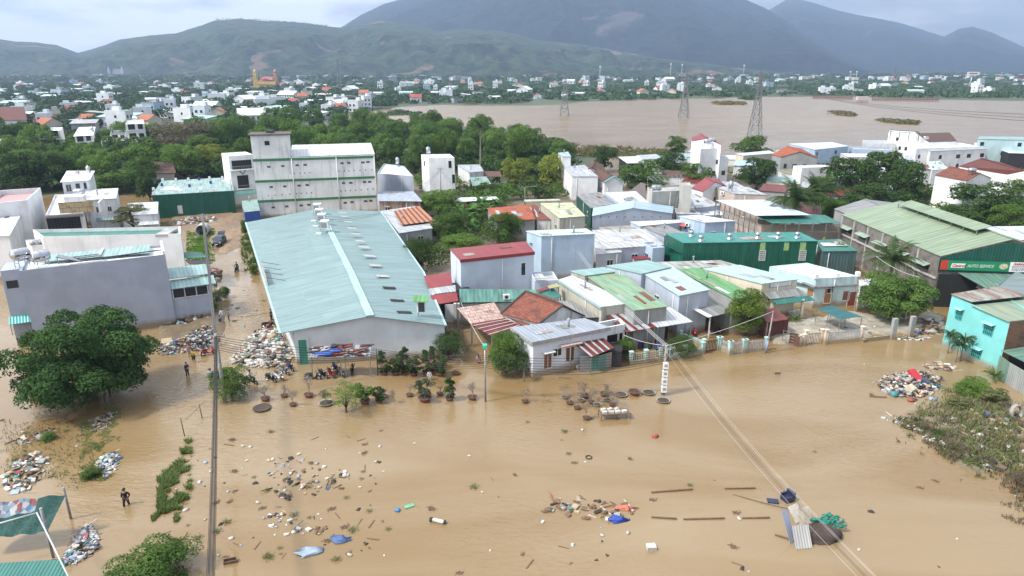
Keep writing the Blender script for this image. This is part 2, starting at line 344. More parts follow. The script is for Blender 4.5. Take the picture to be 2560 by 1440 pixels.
mb = MB(); mb.poly([(-9000,-60,0),(9000,-60,0),(9000,9000,0),(-9000,9000,0)]); tag(mb.build('flood_water',water_mat()),'brown muddy flood water covering the streets',kind='structure')
# --- ground
RIVER = gpoly([(820,306),(930,283),(1010,268),(1100,264),(1220,266),(1400,264),(1470,256),(1700,248),(1900,243),(2100,242),(2350,250),(2700,256),(3600,262),(3600,500),(2500,430),(1750,392),(1480,386),(1320,372),(1270,330),(1120,308)])
LANDS = [  # px polygon, height, zone colour
 (gpoly([(1010,620),(960,520),(1000,440),(1420,470),(1500,392),(2600,410),(2600,590),(2380,600),(2100,600),(2040,660),(1900,690),(1600,640),(1300,640),(1100,700)]),.12,(.17,.135,.095)),
 (gpoly([(466,592),(512,575),(536,585),(538,640),(505,662),(466,655)]),.35,(.09,.14,.03)),
 (gpoly([(420,520),(560,528),(640,530),(655,600),(560,640),(540,640),(530,600),(420,600)]),.3,(.24,.165,.10)),
 (gpoly([(385,812),(480,800),(560,770),(565,830),(545,870),(480,885),(395,882)]),.35,(.16,.12,.07)),
 (gpoly([(640,640),(655,640),(700,800),(715,860),(690,880),(640,860),(680,820)]),.25,(.2,.15,.1)),
 (gpoly([(560,890),(620,835),(730,850),(750,900),(690,925),(600,915)]),.3,(.2,.17,.13)),
 (gpoly([(225,1060),(300,1010),(300,1030),(285,1110),(290,1150),(250,1200),(205,1195),(200,1110)]),.28,(.075,.09,.03)),
 (gpoly([(440,1105),(480,1100),(470,1180),(450,1220),(450,1260),(395,1280),(400,1220),(430,1170)]),.26,(.085,.10,.035)),
 (gpoly([(390,1290),(440,1285),(440,1310),(390,1310)]),.06,(.085,.10,.035)),
 (gpoly([(0,1120),(60,1140),(90,1180),(60,1230),(0,1235)]),.22,(.16,.12,.07)),
 (gpoly([(2200,1025),(2330,1005),(2400,975),(2470,968),(2530,1010),(2570,1060),(2600,1180),(2500,1190),(2440,1170),(2330,1120)]),.26,(.20,.155,.095)),
 (gpoly([(2330,1115),(2400,1090),(2470,1150),(2510,1200),(2400,1190)]),.25,(.14,.12,.07)),
 (gpoly([(2520,1190),(2600,1180),(2600,1290),(2540,1240)]),.15,(.12,.11,.05)),
 (gpoly([(1900,810),(2100,775),(2290,800),(2330,770),(2400,830),(2225,848),(2150,852),(1995,868),(1910,870)]),.3,(.34,.31,.25)),
 (gpoly([(1830,820),(1910,800),(1900,870),(1800,880)]),.15,(.2,.15,.1)),
 (gpoly([(2080,620),(2180,640),(2330,700),(2300,740),(2150,690)]),-.2,(.25,.17,.1)),
]
rr = 24*1.021**np.arange(0,292); th = np.radians(np.linspace(-62,62,300)); TH,RR = np.meshgrid(th,rr)
GX,GY = RR*np.sin(TH),RR*np.cos(TH)
Z = np.full(GX.shape,-.45); Cc = np.zeros(GX.shape+(3,)); Cc[:] = (.26,.18,.11)
nz = vnoise(GX,GY,9,3)-.5; nf = vnoise(GX,GY,2.2,5)-.5
dr = ipoly(GX,GY,RIVER); farland = np.clip((-dr)/8,0,1)*np.clip((RR-185)/40,0,1)
Z += farland*(.75+nz*.5)
fg = np.array((.045,.062,.025))*(.8+1.0*vnoise(GX,GY,60,9)[...,None]); Cc = Cc*(1-farland[...,None])+fg*farland[...,None]
WOOD = gpoly([(-200,520),(-200,330),(250,320),(430,300),(900,300),(1240,320),(1300,380),(1420,400),(1400,470),(1150,470),(1050,440),(940,440),(560,450),(420,470),(250,500),(100,480)])
dw = np.clip(ipoly(GX,GY,WOOD)/6+.5,0,1); Z = np.maximum(Z,-.45+dw*(.7+nz*.7)); Cc = Cc*(1-dw[...,None])+np.array((.05,.06,.025))*dw[...,None]
# far land seen beyond the town: gardens, scrub
for pl,h,col in LANDS:
 d = ipoly(GX,GY,pl)+nz*2.5+nf*1.2; k = np.clip(d/1.2,0,1); k = k*k*(3-2*k)
 Z = np.maximum(Z,-.45+k*(.45+h+nf*.22+nz*.1)) if h > 0 else Z; Cc = Cc*(1-k[...,None])+np.array(col)*k[...,None]*(1+nf[...,None]*.5)
def ground_mat():
 m,ns,ls,b = _new('wet_ground')
 a = _n(ns,'ShaderNodeVertexColor'); a.layer_name = 'zone'
 g = _n(ns,'ShaderNodeNewGeometry'); n1 = _n(ns,'ShaderNodeTexNoise'); n1.inputs['Scale'].default_value = 1.1; n1.inputs['Detail'].default_value = 9; n1.inputs['Roughness'].default_value = .7; ls.new(g.outputs['Position'],n1.inputs['Vector'])
 r1 = _n(ns,'ShaderNodeMapRange'); r1.inputs[1].default_value = .3; r1.inputs[2].default_value = .7; r1.inputs[3].default_value = .5; r1.inputs[4].default_value = 1.35; ls.new(n1.outputs['Fac'],r1.inputs[0])
 mu = _n(ns,'ShaderNodeMixRGB',blend_type='MULTIPLY'); mu.inputs[0].default_value = 1; ls.new(a.outputs[0],mu.inputs[1]); ls.new(r1.outputs[0],mu.inputs[2]); ls.new(mu.outputs[0],b.inputs['Base Color'])
 bp = _n(ns,'ShaderNodeBump'); bp.inputs['Distance'].default_value = .12; ls.new(n1.outputs['Fac'],bp.inputs['Height']); ls.new(bp.outputs[0],b.inputs['Normal'])
 b.inputs['Roughness'].default_value = .6; return m
tag(gridmesh('ground',GX,GY,Z,ground_mat(),Cc),'muddy ground and low banks rising out of the flood',kind='structure')
def zground(x,y):
 i = int(np.argmin(abs(rr-math.hypot(x,y)))); j = int(np.argmin(abs(th-math.atan2(x,y)))); return float(Z[i,j])
# --- hills and mountains: real height fields standing kilometres away
def forest_mat(name,c1,c2,bare,bscale,bth):
 m,ns,ls,b = _new(name)
 g = _n(ns,'ShaderNodeNewGeometry'); n1 = _n(ns,'ShaderNodeTexNoise'); n1.inputs['Scale'].default_value = .018; n1.inputs['Detail'].default_value = 9; n1.inputs['Roughness'].default_value = .75; ls.new(g.outputs['Position'],n1.inputs['Vector'])
 r = _n(ns,'ShaderNodeValToRGB'); r.color_ramp.elements[0].position = .42; r.color_ramp.elements[1].position = .58; r.color_ramp.elements[0].color = c4(c1); r.color_ramp.elements[1].color = c4(c2); ls.new(n1.outputs['Fac'],r.inputs[0])
 n2 = _n(ns,'ShaderNodeTexNoise'); n2.inputs['Scale'].default_value = bscale; n2.inputs['Detail'].default_value = 6; n2.inputs['Distortion'].default_value = .8
 mp = _n(ns,'ShaderNodeMapping'); mp.inputs['Scale'].default_value = (1,1,2.4); ls.new(g.outputs['Position'],mp.inputs[0]); ls.new(mp.outputs[0],n2.inputs['Vector'])
 rb = _n(ns,'ShaderNodeMapRange'); rb.inputs[1].default_value = bth; rb.inputs[2].default_value = bth+.05; ls.new(n2.outputs['Fac'],rb.inputs[0])
 mx = _n(ns,'ShaderNodeMixRGB'); mx.inputs[2].default_value = c4(bare); ls.new(rb.outputs[0],mx.inputs[0]); ls.new(r.outputs[0],mx.inputs[1]); ls.new(mx.outputs[0],b.inputs['Base Color'])
 bp = _n(ns,'ShaderNodeBump'); bp.inputs['Distance'].default_value = 38; bp.inputs['Strength'].default_value = 1; ls.new(n1.outputs['Fac'],bp.inputs['Height']); ls.new(bp.outputs[0],b.inputs['Normal'])
 b.inputs['Roughness'].default_value = .95; b.inputs['Specular IOR Level'].default_value = .1; return m
def range_(name,label,prof,D0,D1,mat,amp,sc,seed,nx=360,ny=90,rug=.12):
 """prof: silhouette pixels (x, y); ridge stands at distance D1, foot at D0"""
 px = np.array([p[0] for p in prof],float); py = np.array([p[1] for p in prof],float)
 xs = np.linspace(px[0],px[-1],nx); ys = np.interp(xs,px,py)
 v = (720-ys)/F_PX; u = (xs-1280)/F_PX; dy = cp+v*sp_; dz = -sp_+v*cp
 Hh = np.maximum(CAM_H+dz/dy*D1,2); az = u/dy
 t = np.concatenate([np.linspace(0,1,ny),1+np.linspace(.02,.35,12)])
 A,T = np.meshgrid(az,t); H2 = np.tile(Hh,(len(t),1)); D = D0+(D1-D0)*T
 X,Y = A*D,D
 ss = np.where(T <= 1,T**1.15*(1.6-.6*T),1-(T-1)*1.6)
 rid = 1-abs(2*vnoise(X,Y,sc,seed,5)-1)*1.0; rid2 = vnoise(X,Y,sc*.28,seed+1,5)
 env = np.sin(np.clip(T,0,1)*math.pi)**.7
 Zm = H2*ss+(rid-.62)*amp*env*np.clip(H2/120,.25,1)+(rid2-.5)*amp*rug*(env+.12)
 Zm = np.minimum(Zm,H2*(.35+.65*np.clip(T,0,1))*1.02+(rid2-.5)*amp*.05)
 Zm = Zm*np.clip(T*14,0,1)-6*(1-np.clip(T*14,0,1))
 return tag(gridmesh(name,X,Y,Zm,mat),label,kind='structure')
fm1 = forest_mat('hill_forest',(.016,.034,.018),(.085,.125,.055),(.27,.19,.14),.0050,.63)
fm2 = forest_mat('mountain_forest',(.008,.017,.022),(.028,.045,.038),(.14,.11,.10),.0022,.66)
range_('hills','low green hills with bare earth scars behind the town',
    [(-700,120),(-300,90),(0,98),(40,104),(90,105),(140,112),(195,134),(240,122),(300,100),(380,89),(440,86),(500,66),(540,51),(600,50),(680,54),(760,60),(830,68),(860,71),(900,60),(960,50),(1010,58),(1100,80),(1180,74),(1250,78),(1340,100),(1450,112),(1560,130),(1700,150),(1850,168),(2000,182),(2100,186)],2300,3600,fm1,190,560,4,560,130,.55)
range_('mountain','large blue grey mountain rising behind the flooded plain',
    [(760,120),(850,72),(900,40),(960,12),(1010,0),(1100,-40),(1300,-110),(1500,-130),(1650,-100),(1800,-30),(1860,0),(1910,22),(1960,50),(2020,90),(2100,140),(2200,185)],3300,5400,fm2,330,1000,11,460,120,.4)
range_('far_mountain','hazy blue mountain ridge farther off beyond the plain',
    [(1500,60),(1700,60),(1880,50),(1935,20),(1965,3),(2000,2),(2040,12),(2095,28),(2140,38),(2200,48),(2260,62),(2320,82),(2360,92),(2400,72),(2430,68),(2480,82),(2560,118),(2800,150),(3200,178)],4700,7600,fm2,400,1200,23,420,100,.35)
# ================================================================ BUILDINGS
WHITE = paint('white_render',(.80,.81,.82),.3); WHITE2 = paint('white_stained',(.72,.73,.74),.75)
BLUEG = paint('blue_grey_render',(.38,.42,.51),.12); PALEB = paint('pale_blue_render',(.40,.52,.66),.35); LTBLUE = paint('light_aqua_render',(.50,.66,.68),.45)
GREYR = paint('grey_cement',(.30,.31,.31),.5); GREYB = paint('grey_blue_wall',(.42,.47,.55),.3); CREAM = paint('cream_render',(.66,.60,.47),.35)
PEACH = paint('peach_render',(.52,.43,.37),.3); AQUA = paint('aqua_paint',(.19,.56,.55),.15,dc=(.10,.35,.34)); CONC = paint('raw_concrete',(.40,.40,.37),.8)
GREENW = sheet('green_cladding',(.012,.13,.085),.45,dirt=.3); DGREEN = sheet('dark_green_cladding',(.01,.10,.075),.4)
BRICKG = tiles('grey_brick',(.22,.20,.18),(.27,.25,.23),.4,.2); REDBR = tiles('red_brick',(.30,.14,.09),(.26,.12,.08),.3,.15)
TEALR = sheet('teal_roof',(.225,.335,.340),.55,dirt=.18,seam=1.1); TEALR2 = sheet('pale_teal_roof',(.33,.50,.485),.5); WROOF = sheet('white_roof',(.72,.75,.79),.5,dirt=.2)
WROOF2 = sheet('grey_white_roof',(.52,.55,.58),.45,rust=.12,dirt=.4); GREYRF = sheet('grey_fibre_roof',(.34,.34,.34),.4,dirt=.5,rust=.08); BLUER = sheet('pale_blue_roof',(.42,.56,.66),.6,dirt=.15)
LBLUER = sheet('sky_white_roof',(.60,.68,.78),.6,dirt=.1); GREENR = sheet('green_roof',(.14,.36,.13),.5,dirt=.3); GRUST = sheet('green_rusting_roof',(.27,.44,.28),.5,rust=.38,rc=(.34,.27,.09),dirt=.35)
REDR = sheet('red_roof',(.30,.042,.045),.3,dirt=.2,rough=.4); MAROON = sheet('maroon_roof',(.19,.045,.035),.4,dirt=.3); DKGR = sheet('dark_green_roof',(.05,.21,.17),.45,dirt=.2)
OLIVR = sheet('sage_roof',(.26,.335,.225),.9,dirt=.2,seam=1.8); CORRW = sheet('bright_corrugated_roof',(.66,.68,.71),.5,dirt=.3); RUSTR = sheet('rusty_sheet',(.46,.23,.15),.5,rust=.45,rc=(.24,.075,.03)); RUSTW = sheet('rust_and_grey_sheet',(.50,.48,.45),.5,rust=.8)
LIMER = tiles('pale_yellow_green_roof',(.58,.64,.40),(.52,.58,.38),.5,.5); TILER = tiles('old_red_tile',(.30,.10,.06),(.20,.06,.04)); TILEO = tiles('orange_tile',(.52,.14,.06),(.42,.10,.05)); TILEB = tiles('brown_tile',(.16,.085,.06),(.12,.065,.05)); TILET = tiles('tan_pink_tile',(.44,.31,.27),(.38,.27,.24),.8,.8)
TILED = tiles('dark_red_tile',(.20,.06,.045),(.16,.05,.04)); FLATW = plain('roof_white_membrane',(.80,.82,.85),.6,var=.12,scale=.6); FLATG = plain('roof_cement',(.42,.42,.40),.85,var=.45,scale=.5); FLATB = plain('roof_mossy_brown',(.12,.10,.09),.9,var=.4,scale=1)
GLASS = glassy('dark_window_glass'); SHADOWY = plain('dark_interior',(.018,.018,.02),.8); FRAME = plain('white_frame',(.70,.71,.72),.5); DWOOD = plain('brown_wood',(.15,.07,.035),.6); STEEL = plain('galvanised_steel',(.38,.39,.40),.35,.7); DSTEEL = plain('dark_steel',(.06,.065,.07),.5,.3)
WHITEP = plain('white_plastic',(.78,.79,.80),.4,var=.1); GREENP = plain('green_band',(.05,.19,.085),.6); STAINL = plain('stainless_tank',(.55,.56,.58),.22,.9,var=.1); TARPB = plain('blue_tarp',(.03,.09,.38),.5); TEALP = plain('teal_shutter',(.10,.36,.28),.6)
FP = []; BLS = []
def hat(a): a = Vector((a.x,a.y,0)); return a.normalized()
class Bld: pass
def B(name,label,pts,z,roof='flat',rm=None,wm=None,o=.25,d=None,rise=1.2,zb=-.5,cat='house',par=.45,org=None,t=.1,walls=True,u=None,rname='roof',group=None,into=None,skip=()):
 """pts: photo pixels of the front-left, front-right, (back-right, back-left) eave corners, each optionally with its own height"""
 P = [q(p[0],p[1],p[2] if len(p) > 2 else z) for p in pts]
 if len(P) == 2:
  ab = hat(P[1]-P[0]); n = Vector((-ab.y,ab.x,0)); P += [P[1]+n*d,P[0]+n*d]
 if len(P) == 3: P.append(P[0]+P[2]-P[1])
 A,Bq,Cq,D = P; b = Bld(); c = (A+Bq+Cq+D)/4
 if into is None: b.root = thing(name,label,cat,(c.x,c.y,0),group)
 else: b.root = into
 e1,e2 = (Bq-A).normalized(),(D-A).normalized(); e3,e4 = (Bq-Cq).normalized(),(D-Cq).normalized()
 if roof == 'flat': o = 0
 Wc = [A+(e1+e2)*o,Bq+(-e1-e3)*o,Cq+(e3+e4)*o,D+(-e4-e2)*o]
 b.roof = P; wall = MB(); rf = MB(); FP.append([(w.x,w.y) for w in P])
 mid = lambda p,r: (p+r)/2
 if roof == 'flat':
  tops = [w.copy() for w in Wc]; W_ = Wc
  cen = sum(Wc,Vector())/4
  I = [w+(cen-w).normalized()*.26 for w in Wc]
  lo = [i-Vector((0,0,par)) for i in I]
  for i in range(4):
   j = (i+1) % 4
   wall.poly([(W_[i].x,W_[i].y,zb),(W_[j].x,W_[j].y,zb),tops[j],tops[i]])
   wall.poly([tops[i],tops[j],I[j],I[i]]); wall.poly([I[i],I[j],lo[j],lo[i]])
  rf.poly([p+Vector((0,0,.01)) for p in lo],0,u)
 elif roof == 'shed':
  dz = Vector((0,0,t+.01))
  tops = [w-dz for w in Wc]
  for i in range(4):
   j = (i+1) % 4; wall.poly([(Wc[i].x,Wc[i].y,zb),(Wc[j].x,Wc[j].y,zb),tops[j],tops[i]])
  rf.slab(P,t,0,u)
 elif roof in ('gd','gw'):          # gable: ridge along the depth / along the width
  if roof == 'gw': P2 = [P[3],P[0],P[1],P[2]]; W2 = [Wc[3],Wc[0],Wc[1],Wc[2]]
  else: P2,W2 = P,Wc
  a,bb,cc,dd = P2; rz = Vector((0,0,rise)); r1,r2 = mid(a,bb)+rz,mid(cc,dd)+rz
  for qd in ([a,r1,r2,dd],[r1,bb,cc,r2]): rf.slab([qd[0],qd[1],qd[2],qd[3]],t,0,u if u is not None else (r2-r1))
  dz = Vector((0,0,t+.01)); wa,wb,wc_,wd = [w-dz for w in W2]
  # z of the wall tops under the slope
  k = rise/max((a-bb).length/2,.1)
  for w in (wa,wb,wc_,wd): w.z += o*k*.9
  m1,m2 = mid(wa,wb),mid(wc_,wd); m1.z = r1.z-t-.02; m2.z = r2.z-t-.02
  wall.poly([(wa.x,wa.y,zb),(wb.x,wb.y,zb),wb,m1,wa]); wall.poly([(wb.x,wb.y,zb),(wc_.x,wc_.y,zb),wc_,wb])
  wall.poly([(wc_.x,wc_.y,zb),(wd.x,wd.y,zb),wd,m2,wc_]); wall.poly([(wd.x,wd.y,zb),(wa.x,wa.y,zb),wa,wd])
  cap = MB(); cap.bar(r1+Vector((0,0,.03)),r2+Vector((0,0,.03)),.35,.08)
 b.W = Wc; b.z = z; b.kind = roof; BLS.append(b)
 if walls: b.wall = wall.build('wall',wm or WHITE,b.root)
 b.rf = rf.build(rname,rm or FLATW,b.root)
 if roof in ('gd','gw'): cap.build('ridge_cap',rm or FLATW,b.rf,b.root['_o'])
 return b
def onface(b,f,x,y):
 """point of wall plane f (0 front, 1 right, 2 back, 3 left) seen at pixel x, y"""
 p,r = b.W[f],b.W[(f+1) % 4]; n = Vector((r.y-p.y,p.x-r.x,0)).normalized()
 d = q(x,y,0)-Vector((0,0,CAM_H)); c0 = Vector((0,0,CAM_H)); t = (p-c0).dot(n)/d.dot(n); return c0+d*t,n
def win(b,f,x0,y0,x1,y1,kind='window',mat=None,fm=None,bars=1,dep=.06,part='window',fr=.07,grille=False):
 """an opening on a wall face given by its photo pixels (top-left, bottom-right)"""
 a,n = onface(b,f,x0,y0); c,_ = onface(b,f,x1,y1)
 z1,z0 = a.z,c.z; e = Vector((c.x-a.x,c.y-a.y,0)); w = e.length
 if w < .05: return None
 e.normalize(); p = Vector((a.x,a.y,0))
 if n.dot(Vector((0,0,0))-Vector((p.x,p.y,0))) < 0: n = -n
 rect = lambda s0,s1,h0,h1,o: [p+e*s0+Vector((0,0,h0))+n*o,p+e*s1+Vector((0,0,h0))+n*o,p+e*s1+Vector((0,0,h1))+n*o,p+e*s0+Vector((0,0,h1))+n*o]
 m = MB(); m.poly(rect(0,w,z0,z1,.02)); wd = m.build(part,mat or GLASS,b.root)
 if kind != 'vent':
  fb = MB(); zc = (z0+z1)/2
  def bar(s0,s1,h0,h1):
   F = rect(s0,s1,h0,h1,dep); K = rect(s0,s1,h0,h1,0); fb.poly(F)
   for i in range(4): fb.poly([K[i],K[(i+1) % 4],F[(i+1) % 4],F[i]])
  bar(-fr,0,z0-fr,z1+fr); bar(w,w+fr,z0-fr,z1+fr); bar(0,w,z1,z1+fr); bar(0,w,z0-fr,z0)
  for k in range(1,bars+1): bar(w*k/(bars+1)-.025,w*k/(bars+1)+.025,z0,z1)
  if grille:
   for k in range(1,5): bar(0,w,z0+(z1-z0)*k/5-.015,z0+(z1-z0)*k/5+.015)
  fb.build('frame',fm or FRAME,wd,b.root['_o'])
 return wd
def awn(root,pts,mat,name='awning',t=.06,posts=None,pm=None,u=None,fm=None):
 P = [q(*p) for p in pts]; m = MB(); m.slab(P,t,0,u)
 a = m.build(name,mat,root)
 for i in (posts or []):
  pb = MB(); p = P[i]; c = sum(P,Vector())/len(P); p = p+(c-p).normalized()*.2
  pb.bar((p.x,p.y,-.5),(p.x,p.y,p.z-t-.05),.12); pb.build('post',pm or STEEL,root)
 return a
def edge(p,r,w=.12,h=.12):
 m = MB(); m.bar(p,r,w,h); return m
def tank(p,label,h=1.0,L_=1.6,r=.5,az=0.,group='steel water tanks on the roofs',vertical=False):
 """horizontal stainless tank on a steel cradle"""
 t = thing('water_tank',label,'water tank',p,group); o = Vector(p); a = Vector((math.cos(az),math.sin(az),0)); s = Vector((-a.y,a.x,0))
 m = MB()
 if vertical: m.lathe(o+Vector((0,0,h)),[(0,0),(r*.9,0),(r,.08),(r,L_*.45),(r*1.02,L_*.5),(r,L_*.55),(r,L_),(r*.8,L_+.15),(r*.25,L_+.25),(r*.25,L_+.35),(0,L_+.35)],14)
 else:
  c = o+Vector((0,0,h+r))-a*L_/2
  m.lathe(c,[(0,-.16),(r*.6,-.12),(r*.92,0),(r,.05),(r,L_*.33),(r*1.03,L_*.35),(r,L_*.37),(r,L_*.64),(r*1.03,L_*.66),(r,L_*.68),(r,L_-.05),(r*.92,L_),(r*.6,L_+.12),(0,L_+.16)],16,axis=a)
 m.build('tank',STAINL,t)
 m = MB()
 for i in (-1,1):
  for j in (-1,1):
   b_ = o+a*(i*(L_*.33 if not vertical else r*.7))+s*(j*r*.75); m.bar(b_,b_+Vector((0,0,h+r*.35 if not vertical else h)),.06)
 for i in (-1,1):
  k = (L_*.33 if not vertical else r*.7); m.bar(o+a*i*k-s*r*.75+Vector((0,0,h*.6)),o+a*i*k+s*r*.75+Vector((0,0,h*.6)),.05); m.bar(o-a*k+s*i*r*.75+Vector((0,0,h*.9)),o+a*k+s*i*r*.75+Vector((0,0,h*.9)),.05)
 m.build('stand',STEEL,t); return t
def acunit(p,rz,label,group='air conditioner units',s=1.0):
 t = thing('air_conditioner',label,'air conditioner',p,group); o = Vector(p)
 m = MB(); m.box(o+Vector((0,0,.33*s)),(.85*s,.34*s,.6*s),rz); m.build('casing',WHITEP,t)
 n = Vector((math.sin(rz),-math.cos(rz),0)); m = MB(); m.lathe(o+Vector((0,0,.33*s))+n*.172*s,[(0,.012),(.2*s,.012),(.25*s,.004),(.25*s,0)],14,axis=n); m.build('fan_grille',DSTEEL,t)
 return t
# ---------------------------------------------------------------- left group
b = B('townhouse','long blue grey windowless town house wall behind the banyan, two steel tanks on its roof',[(48,677),(413,636)],9.1,'flat',FLATW,BLUEG,d=5.6,cat='town house',par=.35)
L1 = b; A,Bq,Cq,D = b.W; e = hat(Bq-A); n = hat(D-A)
m = MB(); a0 = A-e*1.9+n*.9
for i,(u0,v0) in enumerate(((0,0),)):
 Q = [a0,a0+e*1.9,a0+e*1.9+n*4.4,a0+n*4.4]
 for i in range(4): j = (i+1) % 4; m.poly([(Q[i].x,Q[i].y,-.5),(Q[j].x,Q[j].y,-.5),Q[j],Q[i]])
 m.poly([p-Vector((0,0,.02)) for p in Q])
m.build('annex',BLUEG,b.root)
LL = (Bq-A).length; z_ = lambda v,h: v+Vector((0,0,h))
m = MB(); m.slab([z_(A+e*LL*.10+n*3.2,.05),z_(A+e*LL*.90+n*1.6,.05),z_(A+e*LL*.90+n*5.3,.32),z_(A+e*LL*.14+n*5.3,.32)],.06); m.build('roof_sheeting',TEALR2,b.root)
m = MB(); m.slab([z_(A+e*LL*.52+n*2.2,.30),z_(A+e*LL*.535+n*2.2,.30),z_(A+e*LL*.56+n*5.3,.45),z_(A+e*LL*.545+n*5.3,.45)],.1); m.build('roof_joint',WHITE,b.root)
CHR_ = plain('charred_sheets',(.06,.065,.065),.6,var=.5); m = MB()
for k in range(4): m.bar(z_(A+e*LL*(.30+.01*k)+n*(1.1+.3*k),.1+.12*k),z_(A+e*LL*.54+n*(1.0+.3*k),.15+.12*k),.3,.05)
m.build('gutter_stack',CHR_,b.root)
m = MB(); m.bar(z_(A+e*LL*.56+n*1.5,.1),z_(A+e*LL*.985+n*1.2,.35),.15,.12); m.build('gutter',CHR_,b.root); m = MB(); m.bar(z_(Bq-e*.15,.2),z_(Bq-e*.15+n*5.4,.35),.25,.5); m.build('parapet_beam',WHITE,b.root)
win(L1,0,38,700,53,712,'vent',SHADOWY,part='opening') if False else None
m = MB(); w0 = a0+e*.55; m.box((w0.x-n.x*.02+e.x*.3,w0.y-n.y*.02+e.y*.3,7.4),(1.1,.06,.9),math.atan2(e.y,e.x)); m.build('window',GLASS,b.root)
m = MB(); c = a0+e*.8; m.slab([Vector((c.x,c.y,2.9))-e*1-n*.8,Vector((c.x,c.y,2.9))+e*1.1-n*.8,Vector((c.x,c.y,3.6))+e*1.1,Vector((c.x,c.y,3.6))-e*1],.05); m.build('awning',sheet('bright_teal_sheet',(.12,.45,.43),.3),b.root)
m = MB()
for k in range(7): m.bar(Vector((c.x,c.y,1.6+k*.2))-e*.95-n*.6,Vector((c.x,c.y,1.6+k*.2))+e*.95-n*.6,.04)
m.bar(Vector((c.x,c.y,1.5))-e*.95-n*.6,Vector((c.x,c.y,2.9))-e*.95-n*.6,.06); m.build('balcony_grille',STEEL,b.root)
tank(tuple(A+e*.2+n*1.6),'upper stainless water tank of the pair on the blue grey house',1.0,1.7,.62,1.1)
tank(tuple(A+e*2.1+n*1.3),'lower stainless water tank beside the solar panel on the blue grey house',.5,1.7,.66,.9)
t = thing('solar_panel','tilted solar heater panel next to the two steel tanks','solar panel',tuple(A+e*4.8+n*1.2)); c = A+e*4.8+n*1.2
m = MB(); m.slab([c-e*1.2-n*.3+Vector((0,0,.95)),c+e*1.3-n*.6+Vector((0,0,.12)),c+e*1.5+n*.6+Vector((0,0,.12)),c-e*1+n*.9+Vector((0,0,.95))],.08); m.build('panel',plain('solar_glass',(.16,.17,.20),.2),t)
m = MB(); m.bar(c-e*1.1+Vector((0,0,0)),c-e*1.1+Vector((0,0,.9)),.06); m.bar(c-e*1.1,c+e*1.3,.06); m.build('stand',STEEL,t)
# right end annexes along the alley
m = MB(); r0 = Bq.copy()
def low(z,k0,k1,x0,x1): return [Vector((r0.x,r0.y,z))+e*x0+n*k0,Vector((r0.x,r0.y,z))+e*x1+n*k0,Vector((r0.x,r0.y,z))+e*x1+n*k1,Vector((r0.x,r0.y,z))+e*x0+n*k1]
Q = low(3.6,.2,5.4,.003,4.6)
for i in range(4): j = (i+1) % 4; m.poly([(Q[i].x,Q[i].y,-.5),(Q[j].x,Q[j].y,-.5),Q[j],Q[i]])
m.build('porch_wall',BLUEG,b.root)
Q = low(5.0,-.1,2.6,.05,5.3); Q[0].z = Q[1].z = 4.6; m = MB(); m.slab(Q,.06); m.build('lower_canopy',TEALR2,b.root)
Q = low(5.9,2.4,5.5,.05,4.7); Q[0].z = Q[1].z = 5.3; m = MB(); m.slab(Q,.06); m.build('upper_canopy',TEALR2,b.root)
Q = low(3.9,.2,.4,.1,4.3)
m = MB()
for k in range(3): m.box(tuple(Q[0]+e*(.75+k*1.35)-n*.02+Vector((0,0,-.1))),(1.2,.1,1.0),math.atan2(e.y,e.x))
m.build('porch_window',SHADOWY,b.root)
m = MB()
for k in range(4): m.bar(Q[0]+e*(.06+k*1.36)-n*.09+Vector((0,0,-.65)),Q[0]+e*(.06+k*1.36)-n*.09+Vector((0,0,.62)),.07)
m.bar(Q[0]-n*.09+Vector((0,0,-.65)),Q[0]+e*4.2-n*.09+Vector((0,0,-.65)),.07); m.build('porch_frame',FRAME,b.root)
# white house with the sunken green roof
b = B('townhouse','long white town house with a narrow green sunken roof behind the blue grey one',[(105,592),(451,584),(451,566),(82,574)],8.2,'flat',DKGR,WHITE,cat='town house',par=.5); L2 = b
e = hat(b.W[1]-b.W[0]); n = hat(b.W[3]-b.W[0]); c = b.W[0]
m = MB(); Q = [c-e*1.6+n*.4,c+n*.4,c+n*4.6,c-e*1.6+n*4.6]
for i in range(4): j = (i+1) % 4; m.poly([(Q[i].x,Q[i].y,-.5),(Q[j].x,Q[j].y,-.5),Q[j]-Vector((0,0,1.2)),Q[i]-Vector((0,0,1.2))])
m.poly([p-Vector((0,0,1.5)) for p in Q]); m.build('annex',WHITE,b.root)
m = MB(); m.box(tuple(b.W[1]-e*1.2+n*2.4-Vector((0,0,.2))),(1.7,3.9,.3),math.atan2(e.y,e.x)); m.build('roof_ledge',FLATG,b.root)
tank(tuple(c-e*.8+n*1.2-Vector((0,0,1.5))),'white capped tank lying in the roof corner of the long white house',.05,1.3,.45,.9)
m = MB(); r0 = b.W[1]
for z,k0,k1,mt,nm in ((4.8,.1,3.0,DKGR,'side_canopy'),(4.2,-1.6,0,plain('black_canvas',(.05,.05,.06),.7),'dark_canopy')):
 m = MB(); m.slab([Vector((r0.x,r0.y,z-.25))+e*.1+n*k0,Vector((r0.x,r0.y,z-.25))+e*3.4+n*k0,Vector((r0.x,r0.y,z))+e*3.4+n*k1,Vector((r0.x,r0.y,z))+e*.1+n*k1],.06); m.build(nm,mt,b.root)
